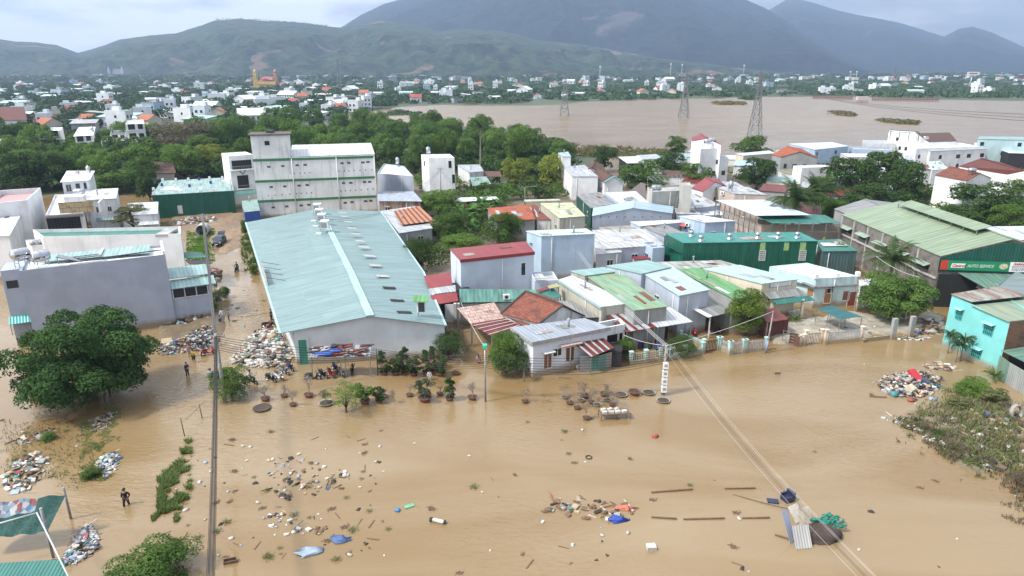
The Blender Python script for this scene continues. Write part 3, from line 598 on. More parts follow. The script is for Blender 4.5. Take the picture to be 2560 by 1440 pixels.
# white house with the dark grille balcony
b = B('townhouse','white house with tan tiled roof screen and dark barred balcony',[(113,540),(207,534),(205,484),(137,487)],7.0,'flat',FLATW,WHITE,cat='town house')
win(b,0,116,546,204,569,'window',SHADOWY,DSTEEL,bars=9,part='balcony',grille=True)
e = hat(b.W[1]-b.W[0]); n = hat(b.W[3]-b.W[0]); A = b.W[0]
m = MB()
for k in range(4): m.bar(A-n*(.1+.3*k)+Vector((0,0,.1-.12*k)),A+e*6.9-n*(.1+.3*k)+Vector((0,0,.1-.12*k)),.3,.05)
m.build('balcony_canopy',plain('dark_brown_slats',(.09,.08,.085),.6),b.root)
m = MB(); m.box(tuple(A+e*4.8+n*.5+Vector((0,0,1.1))),(5.2,.25,1.9),math.atan2(e.y,e.x)); m.build('tiled_screen',tiles('tan_screen_tile',(.50,.38,.22),(.46,.35,.2),1.2,.9),b.root)
m = MB(); m.box(tuple(A+e*8.6+n*2.5+Vector((0,0,.9))),(.25,5,1.8),math.atan2(e.y,e.x)); m.box(tuple(A+e*4.6+n*4.6+Vector((0,0,1.3))),(3,2.2,2.4),math.atan2(e.y,e.x)); m.build('roof_block',WHITE,b.root)
b = B('townhouse','white two storey house with corrugated roof and two small barred windows',[(214,500),(291,496),(296,470),(207,474)],7.2,'shed',CORRW,WHITE2,o=.2,cat='town house')
win(b,0,240,518,251,531,bars=1); win(b,0,269,517,280,528,bars=1)
awn(b.root,[(240,552,3.2),(287,549,3.2),(285,541,3.7),(240,543,3.7)],TEALR)
tank(tuple(q(200,492,7.3)),'horizontal tank by the corrugated roofed white house',.4,1.8,.6,.1)
b = B('townhouse','small white house with arched balcony window and roof tank',[(150,455),(224,450),(237,427),(167,427)],9.3,'shed',FLATW,WHITE,o=.3,cat='town house')
win(b,0,164,462,180,478,bars=1,part='arched_window'); win(b,0,188,459,202,476,bars=0); win(b,0,208,457,218,472,bars=0)
tank(tuple(q(222,432,9.4)),'upright roof tank on the arched balcony house',.1,1.1,.45,0,vertical=True)
b = B('townhouse','tall white party walled house at the edge with pinkish roof terrace',[(-60,512),(66,500),(101,469),(0,476)],9.5,'flat',plain('pink_terrace',(.45,.30,.30),.8),WHITE,cat='town house',par=.9)
b = B('townhouse','white house with plain sloping sheet roof, cut by the picture edge',[(-90,592),(24,589),(59,525),(-30,529)],7.0,'shed',WROOF,WHITE,o=.15,cat='town house')
b = B('shed','low white roofed shed with white side awning behind the feathery tree',[(330,537),(394,534),(396,504),(318,508)],4.4,'shed',CORRW,WHITE2,o=.2,cat='shed')
awn(b.root,[(345,563,2.8),(397,560,2.8),(396,547,3.1),(352,549,3.1)],CORRW)
b = B('warehouse','dark green metal warehouse with rusty leaking roof dotted with white caps',[(378,488),(586,476),(578,443),(404,452)],5.2,'shed',sheet('teal_rusted_roof',(.30,.46,.44),.6,rust=.22,rc=(.42,.22,.09),dirt=.35),GREENW,o=.15,cat='warehouse')
for i,(x,y) in enumerate(((387,455),(407,449),(440,448),(471,447),(498,446),(524,444),(556,443),(384,472),(405,461),(437,465),(475,458),(502,456),(527,455),(557,453),(384,483),(404,477),(474,463),(533,475),(500,475))):
 m = MB(); p = q(x,y+3,5.3); m.box(p+Vector((0,0,.25)),(.55,.55,.6),.3,top=.8); m.build('roof_cap',WHITEP if i % 4 else plain('dark_blue_cap',(.03,.06,.2),.5),b.root)
win(b,0,443,514,458,534,'vent',WHITE2,part='door')
# ---------------------------------------------------------------- striped apartment block
zt = hz(948,530,386)
b = B('apartment_block','white four storey block with green bands and stair tower',[(632,396),(936,387)],zt,'flat',WROOF,paint('apartment_render',(.74,.77,.77),.75,dc=(.16,.17,.16)),d=11,cat='apartment block',par=.2); AP = b
A,Bq,Cq,D = b.W; e = hat(Bq-A); n = hat(D-A); Wd = (Bq-A).length
m = MB(); m.slab([A+e*(Wd*.3)+Vector((0,0,.15)),Bq+e*.1+Vector((0,0,.15)),Cq+Vector((0,0,1.5)),D+e*(Wd*.3)+Vector((0,0,1.5))],.1); m.build('roof_sheeting',sheet('apartment_roof',(.62,.65,.67),.7,dirt=.2),b.root)
m = MB(); tw = Wd*.30; zt2 = 4.7
Q = [A-n*.05,A+e*tw-n*.05,A+e*tw+n*6,A+n*6]
for i in range(4): j = (i+1) % 4; m.poly([Q[i]-Vector((0,0,.1)),Q[j]-Vector((0,0,.1)),Q[j]+Vector((0,0,zt2)),Q[i]+Vector((0,0,zt2))])
tw_ = m.build('stair_tower',b.wall.data.materials[0],b.root)
m = MB(); m.slab([p+Vector((0,0,zt2+.25))+(p-(Q[0]+Q[2])/2).normalized()*.6 for p in Q],.25); m.build('tower_roof',FLATB,tw_,b.root['_o'])
m = MB(); m.box(tuple((Q[0]+Q[2])/2+Vector((0,0,zt2+.6))),(1.6,1.2,.5)); m.build('roof_hatch',DSTEEL,tw_,b.root['_o'])
m = MB(); m.box(tuple(A+e*(tw*.42)-n*.06+Vector((0,0,3.1))),(1.0,.06,.9),math.atan2(e.y,e.x)); m.build('tower_window',SHADOWY,tw_,b.root['_o'])
for i,(yl,yr) in enumerate(((401,389.5),(454,439),(504,487))):
 p0,_ = onface(b,0,636,yl); zc = p0.z
 m = MB(); m.box(tuple(Vector((A.x,A.y,zc))+e*Wd/2-n*.04),(Wd+.1,.14,.5),math.atan2(e.y,e.x)); m.build('band',GREENP,b.root)
for x in (730,842,937):
 y0 = 392 if x > 700 else 400; p0,_ = onface(b,0,x-2,y0); s = (Vector((p0.x,p0.y,0))-Vector((A.x,A.y,0))).dot(e)
 m = MB(); m.tube([Vector((A.x,A.y,.2))+e*s-n*.18,Vector((A.x,A.y,zt-.3))+e*s-n*.18],.09,8); m.build('drainpipe',FRAME,b.root)
vents = [(672,417),(707,415),(743,413),(763,412),(855,408),(872,407),(907,406),(920,405),(678,467.5),(712,466),(748,464),(768,462.5),(859,457.5),(877,457),(911,455),(924,454.5),(683,518.5),(717,516),(753,513.5),(772,512),(863,507),(880,505.5),(914,503),(927,502)]
for x,y in vents: win(b,0,x-4.5,y-2.2,x+4.5,y+2.2,'vent',plain('vent_grille',(.10,.10,.09),.8),part='vent')
holes = [(671,489),(687,488),(705,487),(725,485),(741,484),(753,483.5),(766,483),(779,482),(736,433.5),(750,433),(762,432.5),(775,431.5),(848,428),(861,427.5),(872,427),(885,426.5),(900,426),(914,425),(930,424.5),(852,477.5),(864,477),(876,476),(889,475.5),(903,474.5),(919,473.5),(933,472.5)]
for x,y in holes: win(b,0,x-1.3,y-1.3,x+1.3,y+1.3,'vent',SHADOWY,part='drain_hole')
# left balcony annex of the block
a = thing('balcony_house','narrow white balcony house with a diamond window attached to the banded block','house',tuple(A-e*2.5)); zA = zt-.3
bb = B('','',[(571,390),(632,386)],zt-1.0,'flat',FLATW,WHITE,d=7,into=a,par=.15)
win(bb,0,578,402,630,421,'window',SHADOWY,FRAME,bars=0,part='top_balcony'); win(bb,0,593,440,623,470,'window',SHADOWY,DSTEEL,bars=5,part='balcony_door')
p,nn = onface(bb,0,606,428); m = MB(); ex = hat(bb.W[1]-bb.W[0]); nn = -nn if nn.y > 0 else nn
m.poly([p+ex*.75+nn*.05,p+Vector((0,0,.8))+nn*.05,p-ex*.75+nn*.05,p-Vector((0,0,.8))+nn*.05]); dm = m.build('diamond_window',DSTEEL,a)
m = MB(); m.poly([p+ex*.5+nn*.07,p+Vector((0,0,.55))+nn*.07,p-ex*.5+nn*.07,p-Vector((0,0,.55))+nn*.07]); m.build('pane',FRAME,dm,a['_o'])
for y in (424,472):
 p,_ = onface(bb,0,602,y); m = MB(); m.box(tuple(p+nn*.5),(5.4,1.1,.18),math.atan2(ex.y,ex.x)); m.build('balcony_slab',WHITE,a)
 m = MB()
 for k in range(15): m.bar(p+nn*1.0+ex*(-2.6+k*.37),p+nn*1.0+ex*(-2.6+k*.37)+Vector((0,0,.9)),.035)
 m.bar(p+nn*1.0-ex*2.6+Vector((0,0,.9)),p+nn*1.0+ex*2.6+Vector((0,0,.9)),.06); m.build('railing',STEEL,a)
awn(a,[(590,486,4.4),(642,483,4.4),(641,475,5.0),(590,478,5.0)],DKGR,'canopy')
b = B('lean_to','patchwork lean to with green and red sheets and blue tarp by the alley head',[(610,530),(650,526),(643,498),(604,502)],3.4,'shed',sheet('patch_green',(.30,.46,.42),.5,rust=.3),TARPB,o=.1,cat='shed')
b = B('annex_block','blank blue grey two storey block beside the banded block',[(943,433),(1033,440),(1010,415),(960,409)],7.0,'flat',FLATW,GREYB,cat='house',par=.4)
tank(tuple(q(994,414,7)),'upright steel tank on the blank blue grey block',.5,1.3,.5,0,vertical=True)
b = B('lean_to','wide grey metal lean to roof over rusty sheet walls beside the banded block',[(945,502),(1056,503),(1034,478),(942,479)],4.2,'shed',sheet('blue_grey_roof',(.42,.47,.55),.6),RUSTW,o=.3,cat='shed')
b = B('workshop','low grey workshop roof carrying a patch of rust striped sheets',[(998,583),(1082,570),(1040,515),(952,527)],3.6,'shed',WROOF2,GREYR,o=.15,cat='workshop')
stripe = sheet('rust_striped_sheet',(.50,.30,.22),.5,rust=0)
m = MB(); Q = [q(1005,562,3.95),q(1088,552,3.95),q(1048,515,3.95),q(984,528,3.95)]; m.slab(Q,.05,0,Q[1]-Q[0]); m.build('rust_sheet',plain('orange_rust',(.42,.20,.12),.8,var=.3),b.root)
m = MB()
for k in range(6): s0,s1 = (k+.12)/6.2,(k+.45)/6.2; m.slab([Q[0].lerp(Q[1],s0),Q[0].lerp(Q[1],s1),Q[3].lerp(Q[2],s1),Q[3].lerp(Q[2],s0)],.09)
for v in m.v: v.z += .06
m.build('rust_rib',plain('deep_rust',(.17,.05,.02),.85,var=.3),b.root)
# ---------------------------------------------------------------- main warehouse
zl = hz(745,916,832); zr = hz(1112,897,812); ze = (zl+zr)/2
FL,FR = q(700,833,ze),q(1112,813,ze); BL,BR,MR,ML = q(614,556,ze),q(951,528,ze),q(1057,680,ze),q(656,690,ze)
FM = (FL+FR)/2; lo_,hi_ = 0,6
for _ in range(30):
 mm_ = (lo_+hi_)/2
 if pj((FM.x,FM.y,ze+mm_))[1] > 790: lo_ = mm_
 else: hi_ = mm_
rise = mm_; RF = FM+Vector((0,0,rise)); RF = q(925,790,ze+rise); RB = q(797,522,ze+rise); RM = q(876,680,ze+rise)
t = thing('warehouse','big warehouse with pale teal gabled roof and white front wall','warehouse',(RF.x,RF.y+5,0)); WH = t
m = MB(); rd = RB-RF
for qd in ([FL,RF,RM,ML],[ML,RM,RB,BL],[RF,FR,MR,RM],[RM,MR,BR,RB]): m.slab(qd,.08,0,rd)
roof = m.build('roof',TEALR,t)
m = MB(); m.bar(RF+Vector((0,0,.05)),RM+Vector((0,0,.05)),.9,.1); m.bar(RM+Vector((0,0,.05)),RB.lerp(RM,.0)+Vector((0,0,.05)),.9,.1); m.build('ridge_cap',sheet('ridge_teal',(.44,.62,.64),.5),roof,t['_o'])
m = MB(); m.bar(FL+Vector((0,0,-.05)),ML+Vector((0,0,-.05)),.25,.2); m.bar(ML+Vector((0,0,-.05)),BL+Vector((0,0,-.05)),.25,.2); m.build('gutter',sheet('ridge_teal',(.44,.62,.64),.5),roof,t['_o'])
m = MB(); m.bar(FR+Vector((.1,0,-.05)),MR+Vector((.1,0,-.05)),.25,.2); m.bar(MR+Vector((.1,0,-.05)),BR+Vector((.1,0,-.05)),.25,.2); m.build('gutter',sheet('ridge_teal',(.44,.62,.64),.5),roof,t['_o'])
m = MB()
for k in range(46):
 p = FR.lerp(MR,k/22) if k < 22 else MR.lerp(BR,(k-22)/24); m.box(tuple(p+Vector((.28,0,-.12))),(.25,.12,.14))
m.build('gutter_bracket',DSTEEL,roof,t['_o'])
yv = (RB-RF); yv.z = 0; yv.normalize(); WL,WR,WM = FL+Vector((1.25,.7,0)),FR+Vector((-.1,.5,0)),RF+Vector((0,.6,0))
def sl(p,lft):   # height of the roof underside above p
 k = abs(p.x-RF.x)/(abs(FL.x-RF.x) if lft else abs(FR.x-RF.x)); return ze+rise*(1-k)-.12
WLb,WRb = BL+Vector((1.0,-.3,0)),BR+Vector((-.2,-.3,0))
m = MB(); m.poly([(WL.x,WL.y,-.5),(WR.x,WR.y,-.5),(WR.x,WR.y,ze-.1),(WM.x,WM.y,ze+rise-.12),(WL.x,WL.y,sl(WL,1))])
m.poly([(WR.x,WR.y,-.5),(MR.x-.3,MR.y,-.5),(MR.x-.3,MR.y,ze-.12),(WR.x,WR.y,ze-.12)]); m.poly([(MR.x-.3,MR.y,-.5),(WRb.x,WRb.y,-.5),(WRb.x,WRb.y,ze-.12),(MR.x-.3,MR.y,ze-.12)])
m.poly([(WLb.x,WLb.y,-.5),(ML.x+.8,ML.y,-.5),(ML.x+.8,ML.y,ze),(WLb.x,WLb.y,ze)]); m.poly([(ML.x+.8,ML.y,-.5),(WL.x,WL.y,-.5),(WL.x,WL.y,ze+.1),(ML.x+.8,ML.y,ze)]); m.poly([(WRb.x,WRb.y,-.5),(WLb.x,WLb.y,-.5),(WLb.x,WLb.y,ze),(RB.x,RB.y-.3,ze+rise-.1),(WRb.x,WRb.y,ze)])
m.build('wall',paint('warehouse_render',(.62,.66,.70),.15,dc=(.3,.3,.28)),t)
wb = Bld(); wb.W = [WL,WR,WRb,WLb]; wb.root = t
win(wb,0,745,850,772,912,'window',sheet('roller_door',(.07,.33,.27),.25),paint('green_white_frame',(.6,.7,.68)),bars=0,part='roller_door',fr=.25)
def skyl(x,y,w,dark):
 def onr(x,y):   # right roof plane
  nn = (FR-RF).cross(MR-RF); c0 = Vector((0,0,CAM_H)); d = q(x,y)-c0; return c0+d*((RF-c0).dot(nn)/d.dot(nn))
 p = onr(x,y); p2 = onr(x+w,y+1.5); n3 = (FR-RF).cross(MR-RF).normalized(); u = (p2-p); L_ = u.length; u.normalize(); v = n3.cross(u).normalized()*(.42 if w > 25 else .4)
 if v.y < 0: v = -v
 m = MB(); rr_ = random.Random(int(x)); K = [p-v,p2-v]
 pts = [p-v+n3*.05]+[p.lerp(p2,s)-v*(1+rr_.uniform(-.25,.25)*dark)+n3*.05 for s in (.3,.6)]+[p2-v+n3*.05,p2+v+n3*.05]+[p.lerp(p2,s)+v*(1+rr_.uniform(-.3,.3)*dark)+n3*.05 for s in (.7,.35)]+[p+v+n3*.05]
 m.poly(pts); m.build('skylight',SHADOWY if dark else plain('cloudy_skylight',(.46,.45,.42),.6,var=.3),roof,t['_o'])
for x,y,w,dk in ((845,531,20,0),(852,541,20,0),(859,554,22,0),(868,570,22,0),(877,584,23,0),(888,602,24,0),(897,617,26,0),(909,639,28,0),(924,663,29,0),(941,690,31,0),(957,719,32,1),(976,751,34,1),(993,781,36,1)): skyl(x,y,w,dk)
for i,(x,y) in enumerate(((795,535),(800,549),(806,562),(814,580))):
 p = q(x,y,ze+rise); lab = ['back','second','third','front'][i]
 tt = thing('roof_cooler',f'{lab}most' * (i in (0,3)) + f'{lab}' * (i in (1,2)) + ' of four boxy white cooling units on the warehouse ridge','cooling unit',tuple(p),'cooling units in a row on the ridge')
 m = MB(); m.box(p+Vector((0,0,1.25)),(1.25,1.25,1.15),.1); m.build('cabinet',WHITEP,tt); m = MB(); m.box(p+Vector((-.06,-.64,1.25)),(.95,.04,.8),.1); m.build('louvre',plain('louvre_grey',(.3,.31,.31),.7),tt)
 m = MB(); m.box(p+Vector((0,0,1.88)),(1.35,1.35,.12),.1); m.build('lid',WHITEP,tt)
 m = MB()
 for dx in (-.6,.6):
  for dy in (-.6,.6): m.bar(p+Vector((dx,dy,-.6)),p+Vector((dx,dy,.7)),.08)
 m.build('stand',STEEL,tt)
 if i > 0: m = MB(); m.box(p+Vector((-.9,-.8,-.1)),(.9,.5,.3),.1); m.build('duct',WHITEP,tt)
p = FR.lerp(MR,.12)+Vector((-2.6,0,1.0)); p = q(1052,793,4.3)
tt = thing('roof_cooler','cooling unit on a bracket under a little green canopy at the warehouse eave','cooling unit',tuple(p))
m = MB(); m.box(p+Vector((.1,0,1.3)),(.95,.6,1.3)); m.build('cabinet',WHITEP,tt); m = MB(); m.box(p+Vector((.15,-.31,1.3)),(.7,.04,1.1)); m.build('grille',DSTEEL,tt)
m = MB(); m.slab([p+Vector((-.75,-.7,2.1)),p+Vector((1,-.7,2.1)),p+Vector((.9,.5,2.45)),p+Vector((-.85,.5,2.45))],.05); m.build('canopy',GREENR,tt); m = MB(); m.bar(p+Vector((-.2,-.3,-.6)),p+Vector((-.2,-.3,.7)),.1); m.build('bracket',STEEL,tt)
# billboard frame on the left eave
m = MB(); p = q(655,672,ze+.2); p2 = q(668,712,ze+.2)
m.poly([p,p2,p2+Vector((0,0,1.1)),p+Vector((0,0,1.1))]); t2 = thing('eave_board','leaning board held by rods on the warehouse eave over the alley','board',tuple(p)); m.build('panel',plain('faded_poster',(.55,.50,.47),.7,var=.4,scale=1.5),t2)
m = MB()
for k in range(4): s = p.lerp(p2,k/3); m.bar(s+Vector((0,0,1)),s+Vector((2.6,-.5,.75)),.05)
m.build('stay_rod',DSTEEL,t2)
# open lean-to on the front wall of the warehouse
t3 = thing('parking_shelter','junk covered tin shelter over motorbikes against the warehouse wall','shelter',tuple(q(850,920)))
Q = [q(775,893,2.45),q(925,890,2.45),q(929,861,3.0),q(779,867,3.0)]; m = MB(); m.slab(Q,.06); m.build('roof',sheet('shelter_tin',(.46,.50,.55),.3,rust=.35,rc=(.3,.10,.06),dirt=.5),t3)
for x,y in ((777,893),(850,890),(862,890),(924,889)): p = q(x,y,2.4); m = MB(); m.bar((p.x,p.y,-.4),tuple(p),.09); m.build('post',STEEL,t3)
rj = random.Random(3)
for i in range(46):
 s,v = rj.random(),rj.random(); p = Q[0].lerp(Q[1],s).lerp(Q[3].lerp(Q[2],s),v)
 m = MB(); L_ = rj.uniform(.3,1.5); a = rj.uniform(-.6,.6); c = rj.choice([(.3,.07,.05),(.3,.07,.05),(.02,.04,.3),(.2,.18,.16),(.04,.04,.05),(.45,.43,.4),(.15,.07,.04)])
 m.bar(p+Vector((-L_/2*math.cos(a),-L_/2*math.sin(a),.05+rj.random()*.1)),p+Vector((L_/2*math.cos(a),L_/2*math.sin(a),.08+rj.random()*.2)),rj.uniform(.05,.4),rj.uniform(.03,.12))
 m.build('scrap',plain('scrap_%d' % (i % 7),c,.8),t3)
for i,(x,y,w) in enumerate(((812,884,2.2),(838,876,1.6))):
 p = q(x,y,2.85); m = MB(); m.blob(p,(w*.5,.45,.12),amp=.8,seed=i); m.build('tarp',TARPB,t3)
# ---------------------------------------------------------------- centre row along the flooded street
def posts(root,pts,z0=-.5,w=.1,mat=None,name='post'):
 for p in pts: m = MB(); P = q(*p); m.bar((P.x,P.y,z0),tuple(P),w); m.build(name,mat or STEEL,root)
b = B('townhouse','white house with bright red metal shed roof and one tall narrow window',[(1150,650),(1337,630),(1315,603),(1124,622)],7.4,'shed',REDR,paint('cool_white',(.52,.59,.68),.2,dc=(.75,.78,.8)),o=.1); RB_ = b
win(b,0,1303,658,1313,687,bars=0,fr=.1)
m = MB(); A = b.roof[0]; Bq = b.roof[1]; m.bar(A+Vector((0,-.03,-.15)),Bq+Vector((0,-.03,-.15)),.06,.42); m.build('fascia',plain('red_fascia',(.26,.03,.03),.5),b.root)
b2 = B('','',[(1337,702),(1396,700)],4.3,'flat',FLATG,paint('cool_white',(.52,.59,.68)),d=4,into=b.root,rname='rear_roof')
m = MB(); m.slab([q(1336,697,4.7),q(1363,695,4.7),q(1355,684,4.9),q(1336,684,4.9)],.06); m.build('small_canopy',WROOF2,b.root)
t = thing('open_shed','long dark green translucent sheet awning along the red roofed house','awning',tuple(q(1260,745)))
awn(t,[(1149,756,3.3),(1385,752,3.3),(1360,724,4.0),(1148,722,4.0)],sheet('mottled_green',(.13,.30,.25),.5,rust=.12,rc=(.4,.42,.38),dirt=.5),'roof',posts=(0,1))
m = MB(); P0,P1 = q(1149,756,3.2),q(1385,752,3.2); m.bar(P0,P1,.08,.3); m.build('fascia',DGREEN,t)
m = MB(); m.poly([(P0.x,P0.y+.5,-.4),(P1.x,P1.y+.5,-.4),(P1.x,P1.y+.5,3.1),(P0.x,P0.y+.5,3.1)]); m.build('wall',WHITE2,t)
acunit(tuple(q(1266,748,3.55)),.1,'white air conditioner sitting on the mottled green awning',None)
t = thing('lean_to','small green and maroon ribbed lean to beside the gable of old tiles','shed',tuple(q(1370,745)))
awn(t,[(1370,752,3.6),(1405,740,3.6),(1382,720,4.1),(1345,732,4.1)],DKGR,'green_roof',posts=(0,1))
awn(t,[(1347,729,4.3),(1376,720,4.3),(1368,716,4.4),(1341,725,4.4)],REDR,'red_roof')
awn(t,[(1374,721,4.4),(1402,716,4.4),(1392,708,4.5),(1368,715,4.5)],plain('olive_sheet',(.36,.34,.18),.7),'olive_roof',posts=(0,))
for lab,pts,zz in (('upper red ribbed awning between the warehouse and white house',[(1072,722),(1131,712),(1127,681),(1059,690)],4.2),('lower red ribbed awning over the dark passage by the warehouse',[(1085,762),(1146,752),(1141,730),(1076,738)],3.8)):
 t = thing('awning',lab,'awning',tuple(q(*pts[0])),'red awnings beside the warehouse'); awn(t,[(x,y,zz+(.5 if i > 1 else 0)) for i,(x,y) in enumerate(pts)],REDR,'roof',posts=(0,1))
t = thing('awning','grey ribbed awning strip between two red awnings','awning',tuple(q(1100,730))); awn(t,[(1076,736,4.0),(1140,728,4.0),(1138,712,4.3),(1071,722,4.3)],WROOF2,'roof',posts=(0,1))
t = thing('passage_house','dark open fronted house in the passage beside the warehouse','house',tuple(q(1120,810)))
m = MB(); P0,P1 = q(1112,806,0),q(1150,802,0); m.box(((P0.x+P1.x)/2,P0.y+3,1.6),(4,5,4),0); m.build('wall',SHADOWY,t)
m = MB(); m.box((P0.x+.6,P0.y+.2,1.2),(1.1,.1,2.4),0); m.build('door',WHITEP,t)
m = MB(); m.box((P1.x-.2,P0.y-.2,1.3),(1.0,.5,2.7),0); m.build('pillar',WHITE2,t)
t = thing('awning','tan tiled sheet awning in front of the passage','awning',tuple(q(1210,790))); awn(t,[(1176,809,2.8),(1262,798,2.8),(1236,756,3.5),(1142,770,3.2)],TILET,'roof',posts=(0,3))
t = thing('awning','maroon awning with thin white lines on steel posts','awning',tuple(q(1230,820))); awn(t,[(1228,840,2.5),(1304,815,2.6),(1262,795,3.0),(1176,809,2.85)],MAROON,'roof',posts=(0,3,1))
P = [q(1228,840,2.58),q(1304,815,2.68),q(1262,795,3.08),q(1176,809,2.93)]
for k in (.12,.36,.6,.84): m = MB(); m.bar(P[0].lerp(P[3],k),P[1].lerp(P[2],k),.06,.03); m.build('white_strip',WHITEP,t)
b = B('tile_house','old house with dark edged gable roof of weathered red tiles',[(1350,808),(1462,790),(1372,740),(1252,784)],3.4,'gd',TILER,WHITE2,o=.3,rise=1.7)
m = MB(); P = b.roof; r1 = (P[0]+P[1])/2+Vector((0,0,1.72)); r2 = (P[2]+P[3])/2+Vector((0,0,1.72))
for a_,c_ in ((P[0],r1),(P[1],r1),(P[3],r2),(r1,r2)): m.bar(a_+Vector((0,0,.03)),c_+Vector((0,0,.03)),.28,.1)
m.build('dark_verge',plain('sooty_edge',(.04,.035,.03),.9),b.rf,b.root['_o'])
t = thing('skirt_roof','lower tiled skirt in front of the old tile house','roof',tuple(q(1300,810))); awn(t,[(1312,815,2.7),(1352,806,2.7),(1345,800,3.3),(1256,785,3.2)],TILER,'tiles',posts=(0,))
t = thing('rear_shed','grey dusty fibre cement roof behind the old tiles','shed',tuple(q(1440,775))); awn(t,[(1425,795,3.2),(1497,793,3.2),(1432,752,3.4),(1378,752,3.4)],GREYRF,'roof',posts=(0,1))
zf = hz(1330,947,856)
b = B('corner_house','white corner house with pale metal roof and rusty shuttered window',[(1331,856),(1527,818),(1462,795),(1277,818)],zf,'shed',sheet('corner_grey_roof',(.36,.40,.46),.5,seam=1.0,dirt=.25),paint('corner_render',(.66,.70,.77),.25),o=.22); CH = b
m = MB(); m.bar(b.roof[0]-Vector((0,.03,.15)),b.roof[1]-Vector((0,.03,.15)),.08,.4); m.bar(b.roof[0]-Vector((.03,0,.15)),b.roof[3]-Vector((.03,0,.15)),.08,.4); m.build('fascia',plain('grey_fascia',(.33,.34,.36),.6),b.root)
win(b,0,1360,886,1378,918,mat=plain('rusty_shutter',(.22,.10,.06),.7,var=.4,scale=6),bars=1)
p,nn = onface(b,0,1370,878); ex = hat(b.W[1]-b.W[0]); nn = -nn if nn.y > 0 else nn; m = MB(); m.box(tuple(p+nn*.3),(1.3,.6,.08),math.atan2(ex.y,ex.x)); m.build('window_ledge',FRAME,b.root)
win(b,3,1300,892,1312,912,mat=SHADOWY,bars=1)
p,n3 = onface(b,3,1302,880); n3 = -n3 if n3.x > 0 else n3; e3 = hat(b.W[3]-b.W[0]); m = MB(); m.slab([p+n3*.9-e3*1.3-Vector((0,0,.3)),p+n3*.9+e3*1.3-Vector((0,0,.3)),p+e3*1.3,p-e3*1.3],.06); m.build('side_awning',plain('charred_sheets',(.10,.11,.11)),b.root)
win(b,0,1415,870,1434,900,mat=DWOOD,bars=1,part='door')
m = MB(); P0 = onface(b,0,1424,858)[0]; m.box(tuple(P0+nn*.3),(2.6,.7,.1),math.atan2(ex.y,ex.x)); m.build('door_ledge',plain('pink_ledge',(.5,.36,.32),.7),b.root)
def stripes(root,P,ks,mat,w=.3,lift=.05,name='strip'):
 for s in ks: m = MB(); m.slab([P[0].lerp(P[1],s)+Vector((0,0,lift)),P[0].lerp(P[1],s+w)+Vector((0,0,lift)),P[3].lerp(P[2],s+w)+Vector((0,0,lift)),P[3].lerp(P[2],s)+Vector((0,0,lift))],.03); m.build(name,mat,root)
t = thing('striped_awning','maroon awning with white stripes beside the corner house door','awning',tuple(q(1480,900)))
aw = [(1477,893,2.1),(1536,869,2.3),(1492,830,3.3),(1426,850,3.2)]; awn(t,aw,MAROON,'roof',posts=(0,3)); stripes(t,[q(*p) for p in aw],(.02,.26,.5,.74),plain('grey_strip',(.36,.38,.40),.5),.07)
t = thing('tin_shed','shed clad in grey and green upright sheets under the striped awning','shed',tuple(q(1490,920)))
P0,P1,P2 = q(1449,929),q(1497,926),q(1528,917)
for i,(a,c,mt) in enumerate(((P0,P0.lerp(P1,.5),plain('dull_zinc',(.22,.24,.25),.5)),(P0.lerp(P1,.5),P1,sheet('shed_green',(.10,.26,.22),.3)),(P1,P1.lerp(P2,.6),sheet('shed_teal',(.16,.34,.32),.3)),(P1.lerp(P2,.6),P2,RUSTW))):
 m = MB(); m.slab([a-Vector((0,0,.4)),c-Vector((0,0,.4)),c+Vector((0,.03,1.75)),a+Vector((0,.03,1.75))],.05); m.v = [v if k % 2 == 0 else v for k,v in enumerate(m.v)]
 m = MB(); d_ = Vector((0,.06,0)); Q = [a-Vector((0,0,.4)),c-Vector((0,0,.4)),c+Vector((0,0,1.75)),a+Vector((0,0,1.75))]; m.poly(Q); m.poly([p+d_ for p in Q][::-1])
 for k in range(4): m.poly([Q[k],Q[k]+d_,Q[(k+1) % 4]+d_,Q[(k+1) % 4]])
 m.build('panel',mt,t)
m = MB(); m.box(tuple(P2+Vector((.1,1.2,.7))),(2.4,2.4,2.4),-.2); m.build('back_wall',SHADOWY,t)
m = MB(); P = [q(1497,832,2.9),q(1560,820,2.9),q(1548,806,2.9),q(1490,818,2.9)]
t = thing('roof_trough','stained white concrete trough wall behind the striped awning','wall',tuple(P[0]))
for i in range(4): m.bar(P[i],P[(i+1) % 4],.2,1.0)
for i in range(4): m.bar((P[i].x,P[i].y,-.5),P[i],.2)
m.build('rim',WHITE2,t)
# long white roof, rusting green roof and their neighbours
b = B('row_house','long narrow house with white ribbed roof and mouldy side wall',[(1503,767),(1581,757),(1430,688),(1396,699)],4.7,'shed',CORRW,paint('mouldy_render',(.46,.45,.38),.8),o=.12)
m = MB(); m.bar(b.roof[0]-Vector((.05,0,.12)),b.roof[3]-Vector((.05,0,.12)),.12,.3); m.build('gutter',sheet('ridge_teal',(.44,.62,.64)),b.root)
t = thing('striped_awning','maroon and grey striped porch awning of the long narrow house','awning',tuple(q(1580,820)))
aw = [(1567,831,2.6),(1641,818,2.7),(1577,773,3.6),(1508,783,3.6)]; awn(t,aw,MAROON,'roof',posts=(0,1)); stripes(t,[q(*p) for p in aw],(.14,.42,.66),plain('grey_strip',(.5,.53,.58),.5),.15)
b = B('row_house','house with pale green metal roof streaked with ochre rust',[(1585,776),(1671,766),(1545,676),(1462,687)],4.8,'shed',GRUST,GREYR,o=.15)
b2 = B('','',[(1462,689),(1540,679),(1512,667),(1425,677)],5.0,'shed',TEALR2,paint('mouldy_render',(.46,.45,.38)),o=.1,into=b.root,rname='rear_roof')
